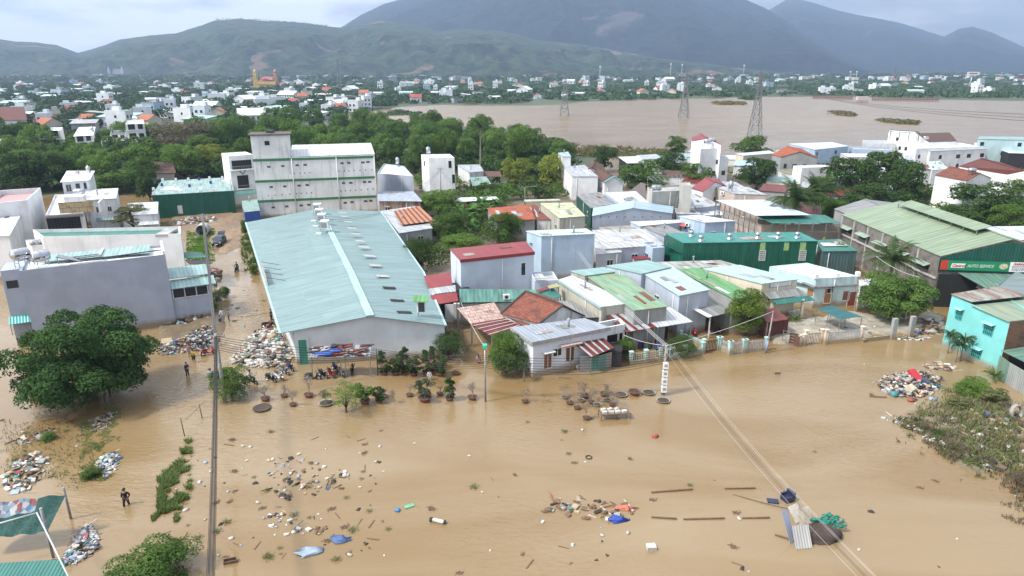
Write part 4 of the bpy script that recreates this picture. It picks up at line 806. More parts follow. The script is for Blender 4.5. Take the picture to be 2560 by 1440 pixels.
t = thing('awning','white ribbed porch awning before the rust streaked green roof','awning',tuple(q(1660,810))); awn(t,[(1644,818,2.7),(1733,804,2.7),(1672,766,3.8),(1585,777,3.8)],CORRW,'roof',posts=(0,1))
b = B('row_house','long grey walled house with pale sky blue metal roof',[(1698,739),(1775,724),(1680,665),(1604,681)],5.4,'shed',sheet('ice_roof',(.46,.60,.62),.6,dirt=.12),GREYB,o=.15)
b2 = B('','',[(1604,684),(1679,667),(1618,650),(1515,664)],5.6,'shed',TEALR2,GREYB,o=.12,into=b.root,rname='rear_roof')
p,nn = onface(b,3,1603,712); acunit((p.x-.3,p.y,p.z),-1.2,'grey air conditioner halfway along the long grey wall',None)
t = thing('awning','weathered grey ribbed porch roof with a white edge board','awning',tuple(q(1760,780))); awn(t,[(1776,792,2.8),(1845,776,2.8),(1777,726,4.0),(1690,740,3.8)],GREYRF,'roof',posts=(0,1),pm=FRAME)
m = MB(); m.bar(q(1776,792,2.85),q(1683,742,3.8),.7,.08); m.build('edge_board',WHITEP,t)
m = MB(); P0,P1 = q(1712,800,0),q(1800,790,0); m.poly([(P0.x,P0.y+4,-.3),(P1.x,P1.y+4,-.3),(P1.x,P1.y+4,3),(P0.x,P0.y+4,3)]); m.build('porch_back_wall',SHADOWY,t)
b = B('row_house','house with mid green metal roof partly hidden by the yellowish tree',[(1832,746),(1905,744),(1750,670),(1690,672)],4.7,'shed',GREENR,GREYR,o=.12)
b = B('row_house','cream house with pale mint roof and double porch awning',[(1906,709),(1997,698),(1850,662),(1757,671)],5.0,'shed',sheet('mint_roof',(.45,.68,.62),.5,dirt=.12),CREAM,o=.12); CR_ = b
win(b,0,1926,707,1978,712,'window',WHITE2,GREYR,bars=0,part='name_board')
awn(b.root,[(1926,748,3.2),(2023,736,3.2),(1995,720,3.8),(1908,731,3.8)],GREYRF,'grey_awning'); awn(b.root,[(1944,761,2.6),(2037,750,2.6),(2023,738,3.1),(1927,749,3.1)],DKGR,'green_awning')
posts(b.root,[(1932,752,2.8),(2008,748,2.8)],w=.3,mat=CREAM,name='porch_pillar')
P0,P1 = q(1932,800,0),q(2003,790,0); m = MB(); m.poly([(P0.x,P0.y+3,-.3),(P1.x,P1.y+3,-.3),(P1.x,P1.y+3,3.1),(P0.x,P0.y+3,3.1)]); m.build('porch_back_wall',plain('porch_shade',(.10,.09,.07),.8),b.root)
m = MB()
for k in range(8): p = P0.lerp(P1,.55+k*.06); m.bar(p,p+Vector((0,0,.9)),.07)
m.bar(P0.lerp(P1,.53)+Vector((0,0,.9)),P1+Vector((0,0,.9)),.1); m.build('balustrade',FRAME,b.root)
b = B('row_house','light aqua house with dazzling white flat roof and parapet',[(2041,696),(2145,690),(2017,657),(1924,666)],4.2,'flat',FLATW,LTBLUE,par=.12); AQ = b
e = hat(b.W[1]-b.W[0]); n = hat(b.W[3]-b.W[0])
m = MB(); m.bar(b.W[0]+Vector((0,0,-1.2))-n*.2,b.W[1]+Vector((0,0,-1.2))-n*.2,.5,.12); m.bar(b.W[0]+Vector((0,0,-1.2))-n*.2,b.W[3].lerp(b.W[0],.6)+Vector((0,0,-1.2))-e*.2,.5,.12); m.build('ledge',plain('dark_ledge',(.16,.16,.17),.8),b.root)
for i,s in enumerate((0,.5,1)):
 m = MB(); m.box(tuple(b.W[0].lerp(b.W[1],s)+Vector((0,.1,.25))),(.5,.5,.6)); m.build('parapet_post',WHITE,b.root)
win(b,0,2063,722,2074,757,mat=plain('ochre_door',(.35,.18,.07),.6),bars=0,part='door'); win(b,0,2108,728,2121,750,mat=plain('shutter_brown',(.20,.09,.06),.6),bars=0); win(b,0,2122,730,2134,771,mat=plain('red_door',(.24,.06,.04),.6),bars=0,part='door')
win(b,3,2020,720,2032,742,mat=plain('ochre_door',(.35,.18,.07),.6),bars=0,part='door')
awn(b.root,[(2034,719,3.1),(2052,712,3.1),(2025,702,3.3),(2004,706,3.3)],GREYRF)
b = B('side_shed','small white roofed shed between the aqua house and the round tree',[(2150,716),(2200,710),(2190,696),(2146,698)],3.6,'shed',WROOF,WHITE2,o=.1,cat='shed')
t = thing('shade_net','dark teal shade net stretched over a steel frame','shade net',tuple(q(2100,790)))
P = [q(2043,771,2.2),q(2101,798,2.2),q(2155,791,2.2),q(2080,763,2.2)]; m = MB(); m.slab(P,.04); m.build('net',sheet('shade_net',(.03,.16,.17),.35,dirt=.4),t)
for p in P+[(P[0]+P[1])/2,(P[2]+P[3])/2]: m = MB(); m.bar((p.x,p.y,0),p,.07); m.build('post',STEEL,t)
t = thing('maroon_shed','maroon ribbed roof shed behind the leaning street pole','shed',tuple(q(1940,800))); awn(t,[(1918,806,2.4),(1971,798,2.4),(1937,768,2.9),(1895,778,2.9)],MAROON,'roof',posts=(0,3))
m = MB(); P0,P1 = q(1925,862,0),q(1970,852,0); m.box(tuple((P0+P1)/2+Vector((0,3.2,1.0))),(3.2,2.4,2.6),.2); m.build('wall',plain('dark_red_wall',(.12,.04,.035),.8),t)
def opening(x0,x1,y0,y1,lab,z0=-.2,z1=2.4): P0,P1 = q(x0,y0,0),q(x1,y1,0); m = MB(); m.poly([(P0.x,P0.y,z0),(P1.x,P1.y,z0),(P1.x,P1.y,z1),(P0.x,P0.y,z1)]); return m,P0
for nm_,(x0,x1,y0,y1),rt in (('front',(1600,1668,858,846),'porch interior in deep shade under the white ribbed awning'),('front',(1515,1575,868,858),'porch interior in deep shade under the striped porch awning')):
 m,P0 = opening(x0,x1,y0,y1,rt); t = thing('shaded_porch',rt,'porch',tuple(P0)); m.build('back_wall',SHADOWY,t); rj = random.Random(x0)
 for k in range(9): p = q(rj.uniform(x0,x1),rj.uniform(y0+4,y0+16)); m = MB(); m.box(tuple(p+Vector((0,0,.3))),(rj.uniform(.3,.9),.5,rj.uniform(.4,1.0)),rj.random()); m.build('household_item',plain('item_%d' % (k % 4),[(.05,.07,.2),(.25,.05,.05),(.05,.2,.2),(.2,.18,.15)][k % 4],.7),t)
# ---------------------------------------------------------------- fences and walls along the water
def fence(name,label,x0,y0,x1,y1,h,npost,wallh,wm,bm,bars=True,pillar=None,ph=None):
 a,c = q(x0,y0),q(x1,y1); d = c-a; L_ = d.length; t = thing(name,label,'fence',tuple((a+c)/2)); rz = math.atan2(d.y,d.x)
 if wallh > 0: m = MB(); m.box(tuple((a+c)/2+Vector((0,0,wallh/2-.2))),(L_,.14,wallh+.4),rz); m.build('base_wall',wm,t)
 if bars:
  m = MB(); nb = max(3,int(L_/.2))
  for k in range(nb+1): p = a.lerp(c,k/nb); m.box(tuple(p+Vector((0,0,(h+wallh)/2))),(.07,.05,h-wallh),rz)
  for z in (wallh+.12,h-.18): m.bar(a+Vector((0,0,z)),c+Vector((0,0,z)),.05,.06)
  m.build('railing',bm,t)
 for k in range(npost+1):
  p = a.lerp(c,k/max(npost,1)); m = MB(); H_ = ph or h+.15; m.box(tuple(p+Vector((0,0,H_/2-.2))),(.34,.34,H_+.4),rz); m.box(tuple(p+Vector((0,0,H_+.05))),(.46,.46,.12),rz); m.build('pillar',pillar or wm,t)
 return t
FAQ = paint('aqua_fence',(.42,.62,.58),.8); FCR = paint('cream_fence',(.66,.57,.47),.2); BARW = plain('cream_bars',(.55,.52,.42),.6); BARG = plain('grey_bars',(.42,.44,.48),.5)
fence('garden_fence','pale aqua fence with cream bars nearest the meter pole',1577,912,1650,903,1.35,2,.35,FAQ,BARW)
fence('garden_fence','mould streaked aqua wall under the feathery bush right of the meter pole',1668,902,1756,884,1.2,2,.75,FAQ,BARW,bars=False)
fence('garden_gate','dark barred gate between two aqua pillars',1758,881,1795,875,1.4,1,0,FAQ,DSTEEL)
fence('garden_fence','short aqua fence section turning toward the water',1800,875,1823,886,1.4,1,.5,FAQ,BARG)
fence('garden_gate','white barred gate between mouldy aqua pillars',1826,886,1858,882,1.4,1,0,FAQ,BARG)
fence('garden_fence','aqua based fence with wavy white bars ending at the leaning pole',1862,881,1914,876,1.4,1,.4,FAQ,BARG)
fence('garden_gate','cream and rust barred gate between thick cream pillars',2012,862,2052,859,1.5,1,0,FCR,plain('rusty_cream_bars',(.38,.28,.2),.7,var=.5),ph=1.75)
fence('garden_fence','cream walled fence with tall grey pickets before the shade net',2062,861,2152,853,1.6,1,.55,FCR,BARG,ph=1.8)
fence('garden_wall','short cream wall left of the cream gate',1996,866,2008,864,1.2,1,.9,FCR,BARG,bars=False)
fence('garden_wall','low dark grey kerb wall before the paved yard',2158,855,2226,847,.4,0,.5,GREYR,BARG,bars=False,ph=.3)
for lab,x,y in (('left square concrete gate post under the round tree',2230,848),('right square concrete gate post under the round tree',2275,842)):
 p = q(x,y); m = MB(); m.box(tuple(p+Vector((0,0,1.1))),(.55,.45,3.1),.15); single(m,'gate_post',paint('grey_cement',(.3,.31,.31)),lab.replace('left ','western ').replace('right ','eastern '),'gate post','concrete gate posts',).location
t = thing('iron_gate','rusty brown gate panel standing open beside the cream wall','gate',tuple(q(1985,865)))
P0,P1 = q(1972,858),q(1996,868); m = MB(); m.box(tuple((P0+P1)/2+Vector((0,0,.7))),((P1-P0).length,.06,1.7),math.atan2((P1-P0).y,(P1-P0).x)); m.build('panel',plain('rust_panel',(.12,.06,.045),.7),t)
m = MB(); P2 = q(1955,856)
for k in range(5): m.bar(P2+Vector((0,0,.1+k*.35)),q(1990,862)+Vector((0,-.4,.1+k*.35)),.05)
m.bar(P2,P2+Vector((0,0,1.6)),.06); m.build('frame',STEEL,t)
fence('garden_wall','aqua dividing wall between the porches behind the bush',1700,850,1757,872,1.0,0,1.0,FAQ,BARW,bars=False)
# ---------------------------------------------------------------- middle band
b = B('townhouse','slim white three storey house with roof tank in front of the bamboo',[(1072,394),(1136,394),(1124,385),(1053,386)],10,'flat',FLATW,WHITE,cat='town house',par=.3)
win(b,0,1121,402,1129,420,bars=0); win(b,0,1130,436,1138,458,mat=SHADOWY,bars=0,part='balcony'); win(b,3,1060,402,1063,415,bars=0)
tank(tuple(q(1071,389,10)),'upright tank on the slim three storey house',.6,1.3,.55,0,vertical=True)
b = B('row_house','weathered long white house with green sheet porch near the yellow green trees',[(1173,431),(1210,428),(1199,411),(1143,412)],4.6,'shed',WROOF2,WHITE2,o=.15)
awn(b.root,[(1181,465,2.6),(1228,460,2.6),(1216,441,3.5),(1174,443,3.5)],sheet('patch_green',(.30,.46,.42)),'porch_roof',posts=(0,1))
tt = thing('open_shed','brown rusty roof shed behind the weathered white house','shed',tuple(q(1230,440))); awn(tt,[(1212,442,3.2),(1256,441,3.2),(1250,428,3.7),(1208,428,3.7)],plain('brown_rust',(.12,.06,.045),.8),'roof',posts=(0,1,2,3))
b = B('townhouse','pale blue two storey house with light mint roof and side stairs',[(1353,590),(1489,584),(1466,571),(1314,577)],7.0,'shed',sheet('mint_light_roof',(.55,.72,.70),.6,dirt=.1),PALEB,o=.12)
m = MB(); m.slab([q(1322,608,5.4),q(1353,607,5.4),q(1350,598,5.6),q(1316,600,5.6)],.06); m.build('side_awning',TEALR2,b.root)
b = B('tile_house','house with bright orange tiled roof and bare grey wall',[(1240,552),(1340,548),(1322,512),(1217,520)],4.2,'shed',TILEO,GREYR,o=.2)
b = B('shed','grey walled store with mossy mixed tiles beside the orange roof',[(1342,549),(1378,549),(1340,512),(1325,512)],3.6,'shed',TILER,WHITE2,o=.1,cat='shed')
b = B('workshop','workshop with pale yellow green curved roof',[(1398,545),(1464,540),(1430,506),(1350,508)],5.2,'shed',LIMER,paint('mouldy_render',(.46,.45,.38)),o=.12,cat='workshop')
tt = thing('awning','thin pale green awning strip behind the curved roof workshop','awning',tuple(q(1360,502))); awn(tt,[(1312,504,3),(1402,501,3),(1398,497,3.2),(1310,499,3.2)],sheet('pale_lime_strip',(.50,.58,.42)),'roof',posts=(0,1,2,3))
b = B('warehouse','blue grey hall with shallow pale blue gabled roof',[(1480,540),(1682,533),(1684,516),(1483,520)],4.6,'gd',BLUER,GREYB,o=.1,rise=1.3,cat='hall')
for x in (1500,1520,1541,1562,1584,1606,1628,1650): win(b,0,x,541,x+2,543.5,'vent',SHADOWY,part='vent')
b = B('shed','long grey fibre roof shed with rusty patched corner',[(1477,520),(1553,518),(1500,480),(1441,487)],4.4,'shed',GREYRF,DGREEN,o=.1,cat='shed')
m = MB(); m.slab([q(1515,520,4.5),q(1551,518,4.5),q(1543,512,4.5),q(1505,513,4.5)],.05); m.build('rust_patch',sheet('deep_rust_sheet',(.22,.07,.04),.4),b.root)
b = B('workshop','white ribbed roof house with a solar tank behind the blue hall',[(1560,515),(1629,513),(1590,478),(1510,481)],4.9,'shed',sheet('ribbed_white',(.70,.73,.76),1.0,seam=2,dirt=.2),PALEB,o=.1,cat='house')
tank(tuple(q(1570,507,5.0)),'horizontal tank on the white ribbed roof',.4,1.6,.45,.1)
b = B('tower_house','raw grey concrete house with a roof garden under a pipe frame',[(1631,480),(1704,476),(1700,462),(1618,468)],7.6,'flat',FLATG,CONC,cat='house',par=.3); TW = b
m = MB(); P = [w+Vector((0,0,2.2)) for w in b.W]
for i in range(4): m.bar(P[i],P[(i+1) % 4],.07); m.bar(b.W[i],P[i],.07)
for k in range(1,7): m.bar(P[0].lerp(P[1],k/7),P[3].lerp(P[2],k/7),.05)
for k in range(1,3): m.bar(P[0].lerp(P[3],k/3),P[1].lerp(P[2],k/3),.05)
m.build('pipe_frame',STEEL,b.root)
b2 = B('','',[(1707,462),(1729,464),(1724,455),(1700,456)],9.4,'flat',FLATG,CONC,into=b.root,par=.1,rname='stair_roof')
win(b,0,1694,493,1708,509,mat=SHADOWY,bars=3,part='window')
b = B('tile_house','white house with vivid red gabled sheet roof',[(1757,479),(1816,465),(1797,448),(1728,470)],5.6,'gd',REDR,WHITE,o=.2,rise=1.5)
tt = thing('brown_roof_shed','pair of dull brown sloping roofs by the concrete house','shed',tuple(q(1600,480)))
awn(tt,[(1602,492,4),(1616,496,4),(1613,460,5.2),(1600,456,5.2)],plain('dull_brown_roof',(.13,.10,.095),.7),'roof'); awn(tt,[(1573,478,4),(1600,491,4),(1616,460,5.0),(1602,456,5.0)],plain('dull_brown_roof',(.13,.10,.095),.7),'roof',posts=(0,1))
b = B('long_house','peach walled long house with faded roof and wall mounted tank',[(1836,484),(1918,487),(1870,467),(1783,466)],5.8,'shed',WROOF2,PEACH,o=.1)
acunit(tuple(onface(b,3,1810,483)[0]+Vector((-.3,0,-.3))),-1.0,'air conditioner on the peach long house side wall',None)
tt = thing('canopy_shed','huge pale blue white canopy on a bare steel frame','canopy',tuple(q(1900,540)))
cv = [(1890,539,7.0),(2027,537,7.0),(1910,499,7.0),(1790,500,7.0)]; awn(tt,cv,LBLUER,'roof')
awn(tt,[(1931,558,6.0),(2101,557,6.0),(2062,537,6.5),(1892,540,6.5)],DKGR,'green_lean_to')
P = [q(*p) for p in cv]
for i in range(9):
 p = P[0].lerp(P[3],i/8); m = MB(); m.bar((p.x,p.y,-.4),p-Vector((0,0,.1)),.14); m.build('post',STEEL,tt)
Pg = [q(1931,558,6.0),q(2101,557,6.0)]
for i in range(6): p = Pg[0].lerp(Pg[1],i/5); m = MB(); m.bar((p.x,p.y,-.4),p-Vector((0,0,.1)),.16); m.build('post',STEEL,tt)
m = MB()
for z in (2.2,4.4): m.bar((P[0].x,P[0].y,z),(P[3].x,P[3].y,z),.1); m.bar((Pg[0].x,Pg[0].y,z),(Pg[1].x,Pg[1].y,z),.1)
for i in range(8): p,r_ = P[0].lerp(P[3],i/8),P[0].lerp(P[3],(i+1)/8); m.bar((p.x,p.y,4.4),(r_.x,r_.y,6.8),.07)
m.build('brace',STEEL,tt)
p0,p1 = P[0]+Vector((1.5,1,0)),P[3]+Vector((1.5,0,0)); m = MB(); m.poly([(p0.x,p0.y,-.4),(p1.x,p1.y,-.4),(p1.x,p1.y,5.2),(p0.x,p0.y,5.2)]); p2 = P[1]; m.poly([(p0.x,p0.y,-.4),(p2.x+6,p2.y+1,-.4),(p2.x+6,p2.y+1,5.2),(p0.x,p0.y,5.2)]); m.build('inner_wall',PEACH,tt)
b = B('warehouse','dark green metal warehouse with silver turbine vents on the roof',[(1708,607),(2046,602),(2000,580),(1663,583)],5.8,'shed',sheet('green_warehouse_roof',(.05,.27,.23),.6,dirt=.15),GREENW,o=.1,cat='warehouse'); GW = b
for x,y in ((1728,588),(1752,600),(1824,595),(1894,593),(1945,592),(1993,592)):
 p = q(x,y+2,5.85); m = MB(); m.lathe(p,[(.5,0),(.32,.25),(.22,.3),(.22,.36),(.32,.42),(.42,.6),(.38,.78),(.22,.9),(0,.93)],12); vt = m.build('turbine_vent',STAINL,b.root)
for x0,x1 in ((1901,1912),(1961,1971),(2001,2013)):
 win(b,0,x0,606,x1,626,'vent',plain('lime_panel',(.30,.48,.20),.5),part='light_panel')
 if x0 != 1961: win(b,0,x0-1,627,x1-1,650,'window',plain('louvre_grey',(.3,.31,.31)),bars=0,part='louvre',grille=True)
awn(b.root,[(1686,622,3.8),(1703,636,3.8),(1703,632,4.2),(1660,609,4.6)],DKGR)
b = B('shed','low dark teal shed roof between the green warehouse and brick garage',[(2056,628),(2145,627),(2100,597),(2040,600)],4.4,'shed',DKGR,sheet('faded_teal_wall',(.09,.17,.18),.5),o=.1,cat='shed')
m = MB(); m.slab([q(2058,615,4.55),q(2120,614,4.55),q(2108,606,4.55),q(2050,607,4.55)],.04); m.build('pale_sheet',WROOF,b.root)
b = B('row_house','light blue grey house with white roof and small red hood over its window',[(1763,556),(1841,552),(1748,537),(1698,540)],5.4,'shed',WROOF,PALEB,o=.12)
win(b,3,1711,562,1716,573,bars=0); acunit(tuple(onface(b,3,1723,562)[0]+Vector((-.3,0,-.3))),-.9,'air conditioner beside the small red hood',None)
p,n3 = onface(b,3,1713,560); n3 = -n3 if n3.x > 0 else n3; e3 = hat(b.W[3]-b.W[0]); m = MB(); m.slab([p+n3*.8-e3*.7-Vector((0,0,.3)),p+n3*.8+e3*.7-Vector((0,0,.3)),p+e3*.7+Vector((0,0,.2)),p-e3*.7+Vector((0,0,.2))],.06); m.build('hood',plain('red_hood',(.40,.08,.06),.6),b.root)
sh = [('low white sheet roof with dark patches beside the pale blue house',[(1512,622),(1660,612),(1612,571),(1480,575)],3.9,sheet('patchy_white',(.58,.58,.57),.9,rust=.06,rc=(.08,.05,.04),dirt=.35)),
   ('grey dusty roof behind the green warehouse',[(1660,590),(1716,584),(1650,555),(1592,560)],4.2,GREYRF),
   ('steep ribbed white roof next to the pale blue wall',[(1489,636),(1556,630),(1522,585),(1487,588)],3.6,sheet('steep_ribbed',(.52,.52,.53),1.0,seam=2,rust=.1,rc=(.08,.05,.04))),
   ('long white terrace roof edge in front of the blue hall',[(1600,565),(1702,556),(1698,549),(1575,554)],4.4,WROOF),
   ('grey white roof behind the raw concrete house',[(1740,520),(1802,513),(1730,478),(1726,490)],4.6,sheet('clear_ribbed',(.52,.54,.56),1.1,seam=2)),
   ('white flat awning roof below the clear ribbed roof',[(1760,538),(1818,537),(1790,522),(1745,524)],3.6,WROOF),
   ('grey blue metal roof under the raw concrete house',[(1690,534),(1757,536),(1728,514),(1684,515)],4.0,WROOF2),
   ('rust and grey patch roofs before the blue hall',[(1505,580),(1592,570),(1578,563),(1497,568)],3.6,sheet('patch_rust',(.40,.38,.33),.5,rust=.5,rc=(.14,.07,.04))),
   ('pale rubble strewn roof in front of the green warehouse',[(1700,672),(1850,664),(1800,650),(1640,655)],3.4,sheet('scrap_roof',(.55,.57,.54),1.2,rust=.2,rc=(.12,.2,.08),dirt=.5)),
   ('tiny red roofed porch beside the light blue yard wall',[(1585,648),(1630,646),(1624,640),(1580,641)],2.4,REDR)]
for lab,pts,z,mt in sh: B('shed',lab,pts,z,'shed',mt,GREYB,o=.1,cat='shed')
b = B('yard_block','peeling light blue wall block left of the green warehouse',[(1632,620),(1662,618)],4.2,'flat',FLATG,PALEB,d=4)
b = B('yard_block','low light blue house wall with an air conditioner',[(1585,613),(1630,612)],3.6,'flat',FLATG,paint('ltb2',(.45,.55,.62),.4),d=3)
tt = thing('rear_porch','low white roof with red cloth and junk between green shrubs','shed',tuple(q(1200,510))); awn(tt,[(1130,506,2.9),(1247,498,2.9),(1240,491,3.1),(1150,494,3.1)],WROOF,'roof',posts=(0,1,3)); m = MB(); P0 = q(1192,505,1.6); m.box(tuple(P0),(2.2,.1,1.5)); m.build('red_cloth',plain('red_cloth',(.45,.02,.06),.8),tt); m = MB(); P1 = q(1165,530,1.2); m.box(tuple(P1+Vector((0,1,0))),(7,.2,2.6)); m.build('rusty_wall',plain('deep_rust',(.17,.05,.02)),tt)
b = B('white_house','tall white sided house with grey roof and stepped fence behind the two lime green trees',[(1430,441),(1496,441),(1462,412),(1408,416)],6.4,'shed',WROOF2,WHITE,o=.1)
b = B('white_house','small white upper storey with pale blue roof among the lime green trees',[(1405,391),(1428,391),(1420,379),(1395,382)],9,'shed',BLUER,WHITE,o=.1,zb=3)
b = B('gable_house','house with brown tiles and aqua trimmed white gable',[(1510,456),(1560,455),(1508,425),(1468,428)],5.2,'gd',TILEB,WHITE,o=.2,rise=1.4)
P = b.roof; r1 = (P[0]+P[1])/2+Vector((0,0,1.42)); m = MB()
for a_ in (P[0],P[1]): m.bar(a_+Vector((0,-.06,.02)),r1+Vector((0,-.06,.02)),.3,.2)
m.build('gable_trim',plain('aqua_trim',(.20,.60,.58),.6),b.root)
b = B('white_house','white roofed open terrace house among dark trees by the river',[(1568,408),(1615,407),(1598,390),(1545,392)],5.6,'shed',WROOF,SHADOWY,o=.4)
# ---------------------------------------------------------------- garage with the sign
zg = hz(2097,640,540); zg *= 1.0
b = B('garage','long brick workshop with sage green roof and raised ridge vent',[(2351,640),(2700,650,zg),(2385,545,zg),(2103,536)],zg,'gd',OLIVR,BRICKG,o=.12,rise=2.6,cat='garage'); GA = b
r1 = (b.roof[0]+b.roof[1])/2+Vector((0,0,2.6)); r2 = (b.roof[2]+b.roof[3])/2+Vector((0,0,2.6)); Lm = (b.roof[3]-b.roof[0])
a0,a1 = r1.lerp(r2,.16),r1.lerp(r2,.88); w3 = (b.roof[0]-b.roof[1])*.5; w3 = (b.roof[0]-r1)*.24; w4 = (b.roof[1]-r1)*.24
m = MB(); up = Vector((0,0,.75)); m.slab([a0+w3+up,a0+up,a1+up,a1+w3+up],.08,0,Lm); m.slab([a0+up,a0+w4+up,a1+w4+up,a1+up],.08,0,Lm); mo = m.build('ridge_monitor',OLIVR,b.root)
m = MB()
for s in range(8): p = a0.lerp(a1,s/7)+w3*.9; m.bar(p+Vector((0,0,-.1)),p+up,.1)
m.build('monitor_post',STEEL,mo,b.root['_o'])
e3 = hat(b.W[0]-b.W[3]); n3 = Vector((e3.y,-e3.x,0)); n3 = -n3 if n3.x > 0 else n3
for x,y in ((2120,566),(2162,584),(2206,606),(2308,651),(2258,627)):
 p,_ = onface(b,3,x,y); m = MB(); m.slab([p+n3*.9-e3*1.7-Vector((0,0,.3)),p+n3*.9+e3*1.7-Vector((0,0,.3)),p+e3*1.7,p-e3*1.7],.06); m.build('window_hood',sheet('pale_hood',(.36,.46,.38),.4),b.root)
 m = MB(); m.poly([p+n3*.03-e3*1.4-Vector((0,0,1.0)),p+n3*.03+e3*1.4-Vector((0,0,1.0)),p+n3*.03+e3*1.4-Vector((0,0,.05)),p+n3*.03-e3*1.4-Vector((0,0,.05))]); m.build('window',SHADOWY,b.root)
for s in (.02,.17,.33,.49,.66,.83): p = b.W[3].lerp(b.W[0],s)+n3*.12; m = MB(); m.bar((p.x,p.y,-.4),(p.x,p.y,zg-.2),.22); m.build('buttress',plain('concrete_rib',(.45,.44,.42),.8),b.root)
m = MB(); p0_,p1_ = b.W[3]+n3*.1,b.W[0]+n3*.1; m.bar((p0_.x,p0_.y,zg*.55),(p1_.x,p1_.y,zg*.55),.2,.25); m.build('tie_beam',plain('concrete_rib',(.45,.44,.42),.8),b.root)
# gable front: green cladding, sign board with lettering
ef = hat(b.W[1]-b.W[0]); nf_ = Vector((ef.y,-ef.x,0)); nf_ = -nf_ if nf_.y > 0 else nf_; P0 = b.W[0]; hs = zg-1.9
ul = Vector((0,0,1)); pt = lambda s,z,o=.0: Vector((P0.x,P0.y,z))+ef*s+nf_*o
LW = (b.W[1]-b.W[0]).length
m = MB(); m.poly([pt(-.1,hs-.2,.1),pt(LW,hs-.2,.1),pt(LW,zg-.3,.1),pt(LW/2,zg+2.2,.1),pt(-.1,zg-.3,.1)]); m.build('gable_cladding',DGREEN,b.root)
sg = thing('shop_sign','long green and white workshop sign board with a red end','sign',tuple(pt(3,hs)))
def board(s0,s1,mt,nm,o=.3): m = MB(); Q = [pt(s0,hs+.05,o),pt(s1,hs+.05,o),pt(s1,hs+1.35,o),pt(s0,hs+1.35,o)]; m.poly(Q); Q2 = [p-nf_*.12 for p in Q]; [m.poly([Q2[i],Q2[(i+1) % 4],Q[(i+1) % 4],Q[i]]) for i in range(4)]; return m.build(nm,mt,sg)
board(.1,1.0,plain('sign_red',(.50,.05,.03),.5),'red_end'); SG = plain('sign_green',(.01,.22,.09),.5,var=.05); bo = board(1.0,8.7,SG,'green_board'); wb_ = board(8.7,12.8,WHITEP,'white_board')
def text(s,body,size,s0,z,mt,parent,o=.32,shear=0.0,bold=0.0,xs=1.0,nm='lettering'):
 cu = bpy.data.curves.new('lettering','FONT'); cu.body = body; cu.size = size; cu.extrude = .01; cu.shear = shear; cu.offset = bold
 ob = bpy.data.objects.new('tmp',cu); COL.objects.link(ob); bpy.context.view_layer.update()
 me = bpy.data.meshes.new_from_object(ob.evaluated_get(bpy.context.evaluated_depsgraph_get())); COL.objects.unlink(ob); bpy.data.objects.remove(ob)
 from mathutils import Matrix
 M = Matrix((( ef.x*xs,0,nf_.x,0),(ef.y*xs,0,nf_.y,0),(0,1,0,0),(0,0,0,1)))
 me.transform(M); p = pt(s0,z,o)-Vector(parent.get('_o',sg['_o'])); me.transform(Matrix.Translation(p)); me.materials.clear(); me.materials.append(mt)
 t_ = bpy.data.objects.new(nm,me); COL.objects.link(t_); t_.parent = parent; return t_
m = MB(); m.poly([pt(1.35,hs+.38,.312),pt(3.1,hs+.38,.312),pt(3.2,hs+1.0,.312),pt(1.45,hs+1.0,.312)]); m.build('logo_plate',WHITEP,bo,sg['_o'])
REDP = plain('sign_red',(.50,.05,.03)); NAVY = plain('sign_dark',(.03,.05,.1),.6)
text(1,'Castrol',.54,1.5,hs+.52,REDP,bo,.325,.25,.012); text(1,'AUTO SERVICE',.56,3.4,hs+.52,plain('sign_silver',(.55,.6,.6),.5),bo,.315,.3,.012,.88)
m = MB(); c = pt(7.95,hs+.75,.33)
for k,(r_,mt_) in enumerate(((.55,0),)):
 m.poly([c+ef*(.55*math.cos(a_))+ul*(.4*math.sin(a_)) for a_ in [i*math.pi/8 for i in range(16)]])
m.build('emblem',plain('emblem_cream',(.62,.58,.40),.5,var=.6,scale=9),bo,sg['_o'])
text(1,'GARAGE PHI',.44,9.1,hs+.98,REDP,wb_,.315,.2,.014,.95)
for k in range(4):
 m = MB(); rj = random.Random(k); s = 9.0
 while s < 12.4: w = rj.uniform(.1,.35); m.poly([pt(s,hs+.76-k*.18,.312),pt(s+w,hs+.76-k*.18,.312),pt(s+w,hs+.84-k*.18,.312),pt(s,hs+.84-k*.18,.312)]); s += w+.08
 m.build('small_print',NAVY,wb_,sg['_o'])
t = thing('garage_canopy','dull green sheet canopy over the dark garage forecourt','canopy',tuple(pt(8,0,5)))
m = MB(); m.slab([pt(4.5,hs-1.3,6.5),pt(17,hs-1.3,6.5),pt(17,hs-.3,.2),pt(2.5,hs-.3,.2)],.08); m.build('roof',sheet('faded_green_sheet',(.16,.28,.22),.6,dirt=.3),t)
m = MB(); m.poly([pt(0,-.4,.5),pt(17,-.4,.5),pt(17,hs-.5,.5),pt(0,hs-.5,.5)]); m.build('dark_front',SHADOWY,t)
for s in (4.7,9,13): m = MB(); p = pt(s,hs-1.4,6.3); m.bar((p.x,p.y,-.4),p,.14); m.build('post',STEEL,t)
b = B('grey_block','grey blue walled building just before the garage forecourt',[(2506,716),(2640,712)],4.4,'flat',WROOF2,paint('slate_render',(.26,.29,.35),.2),d=7)
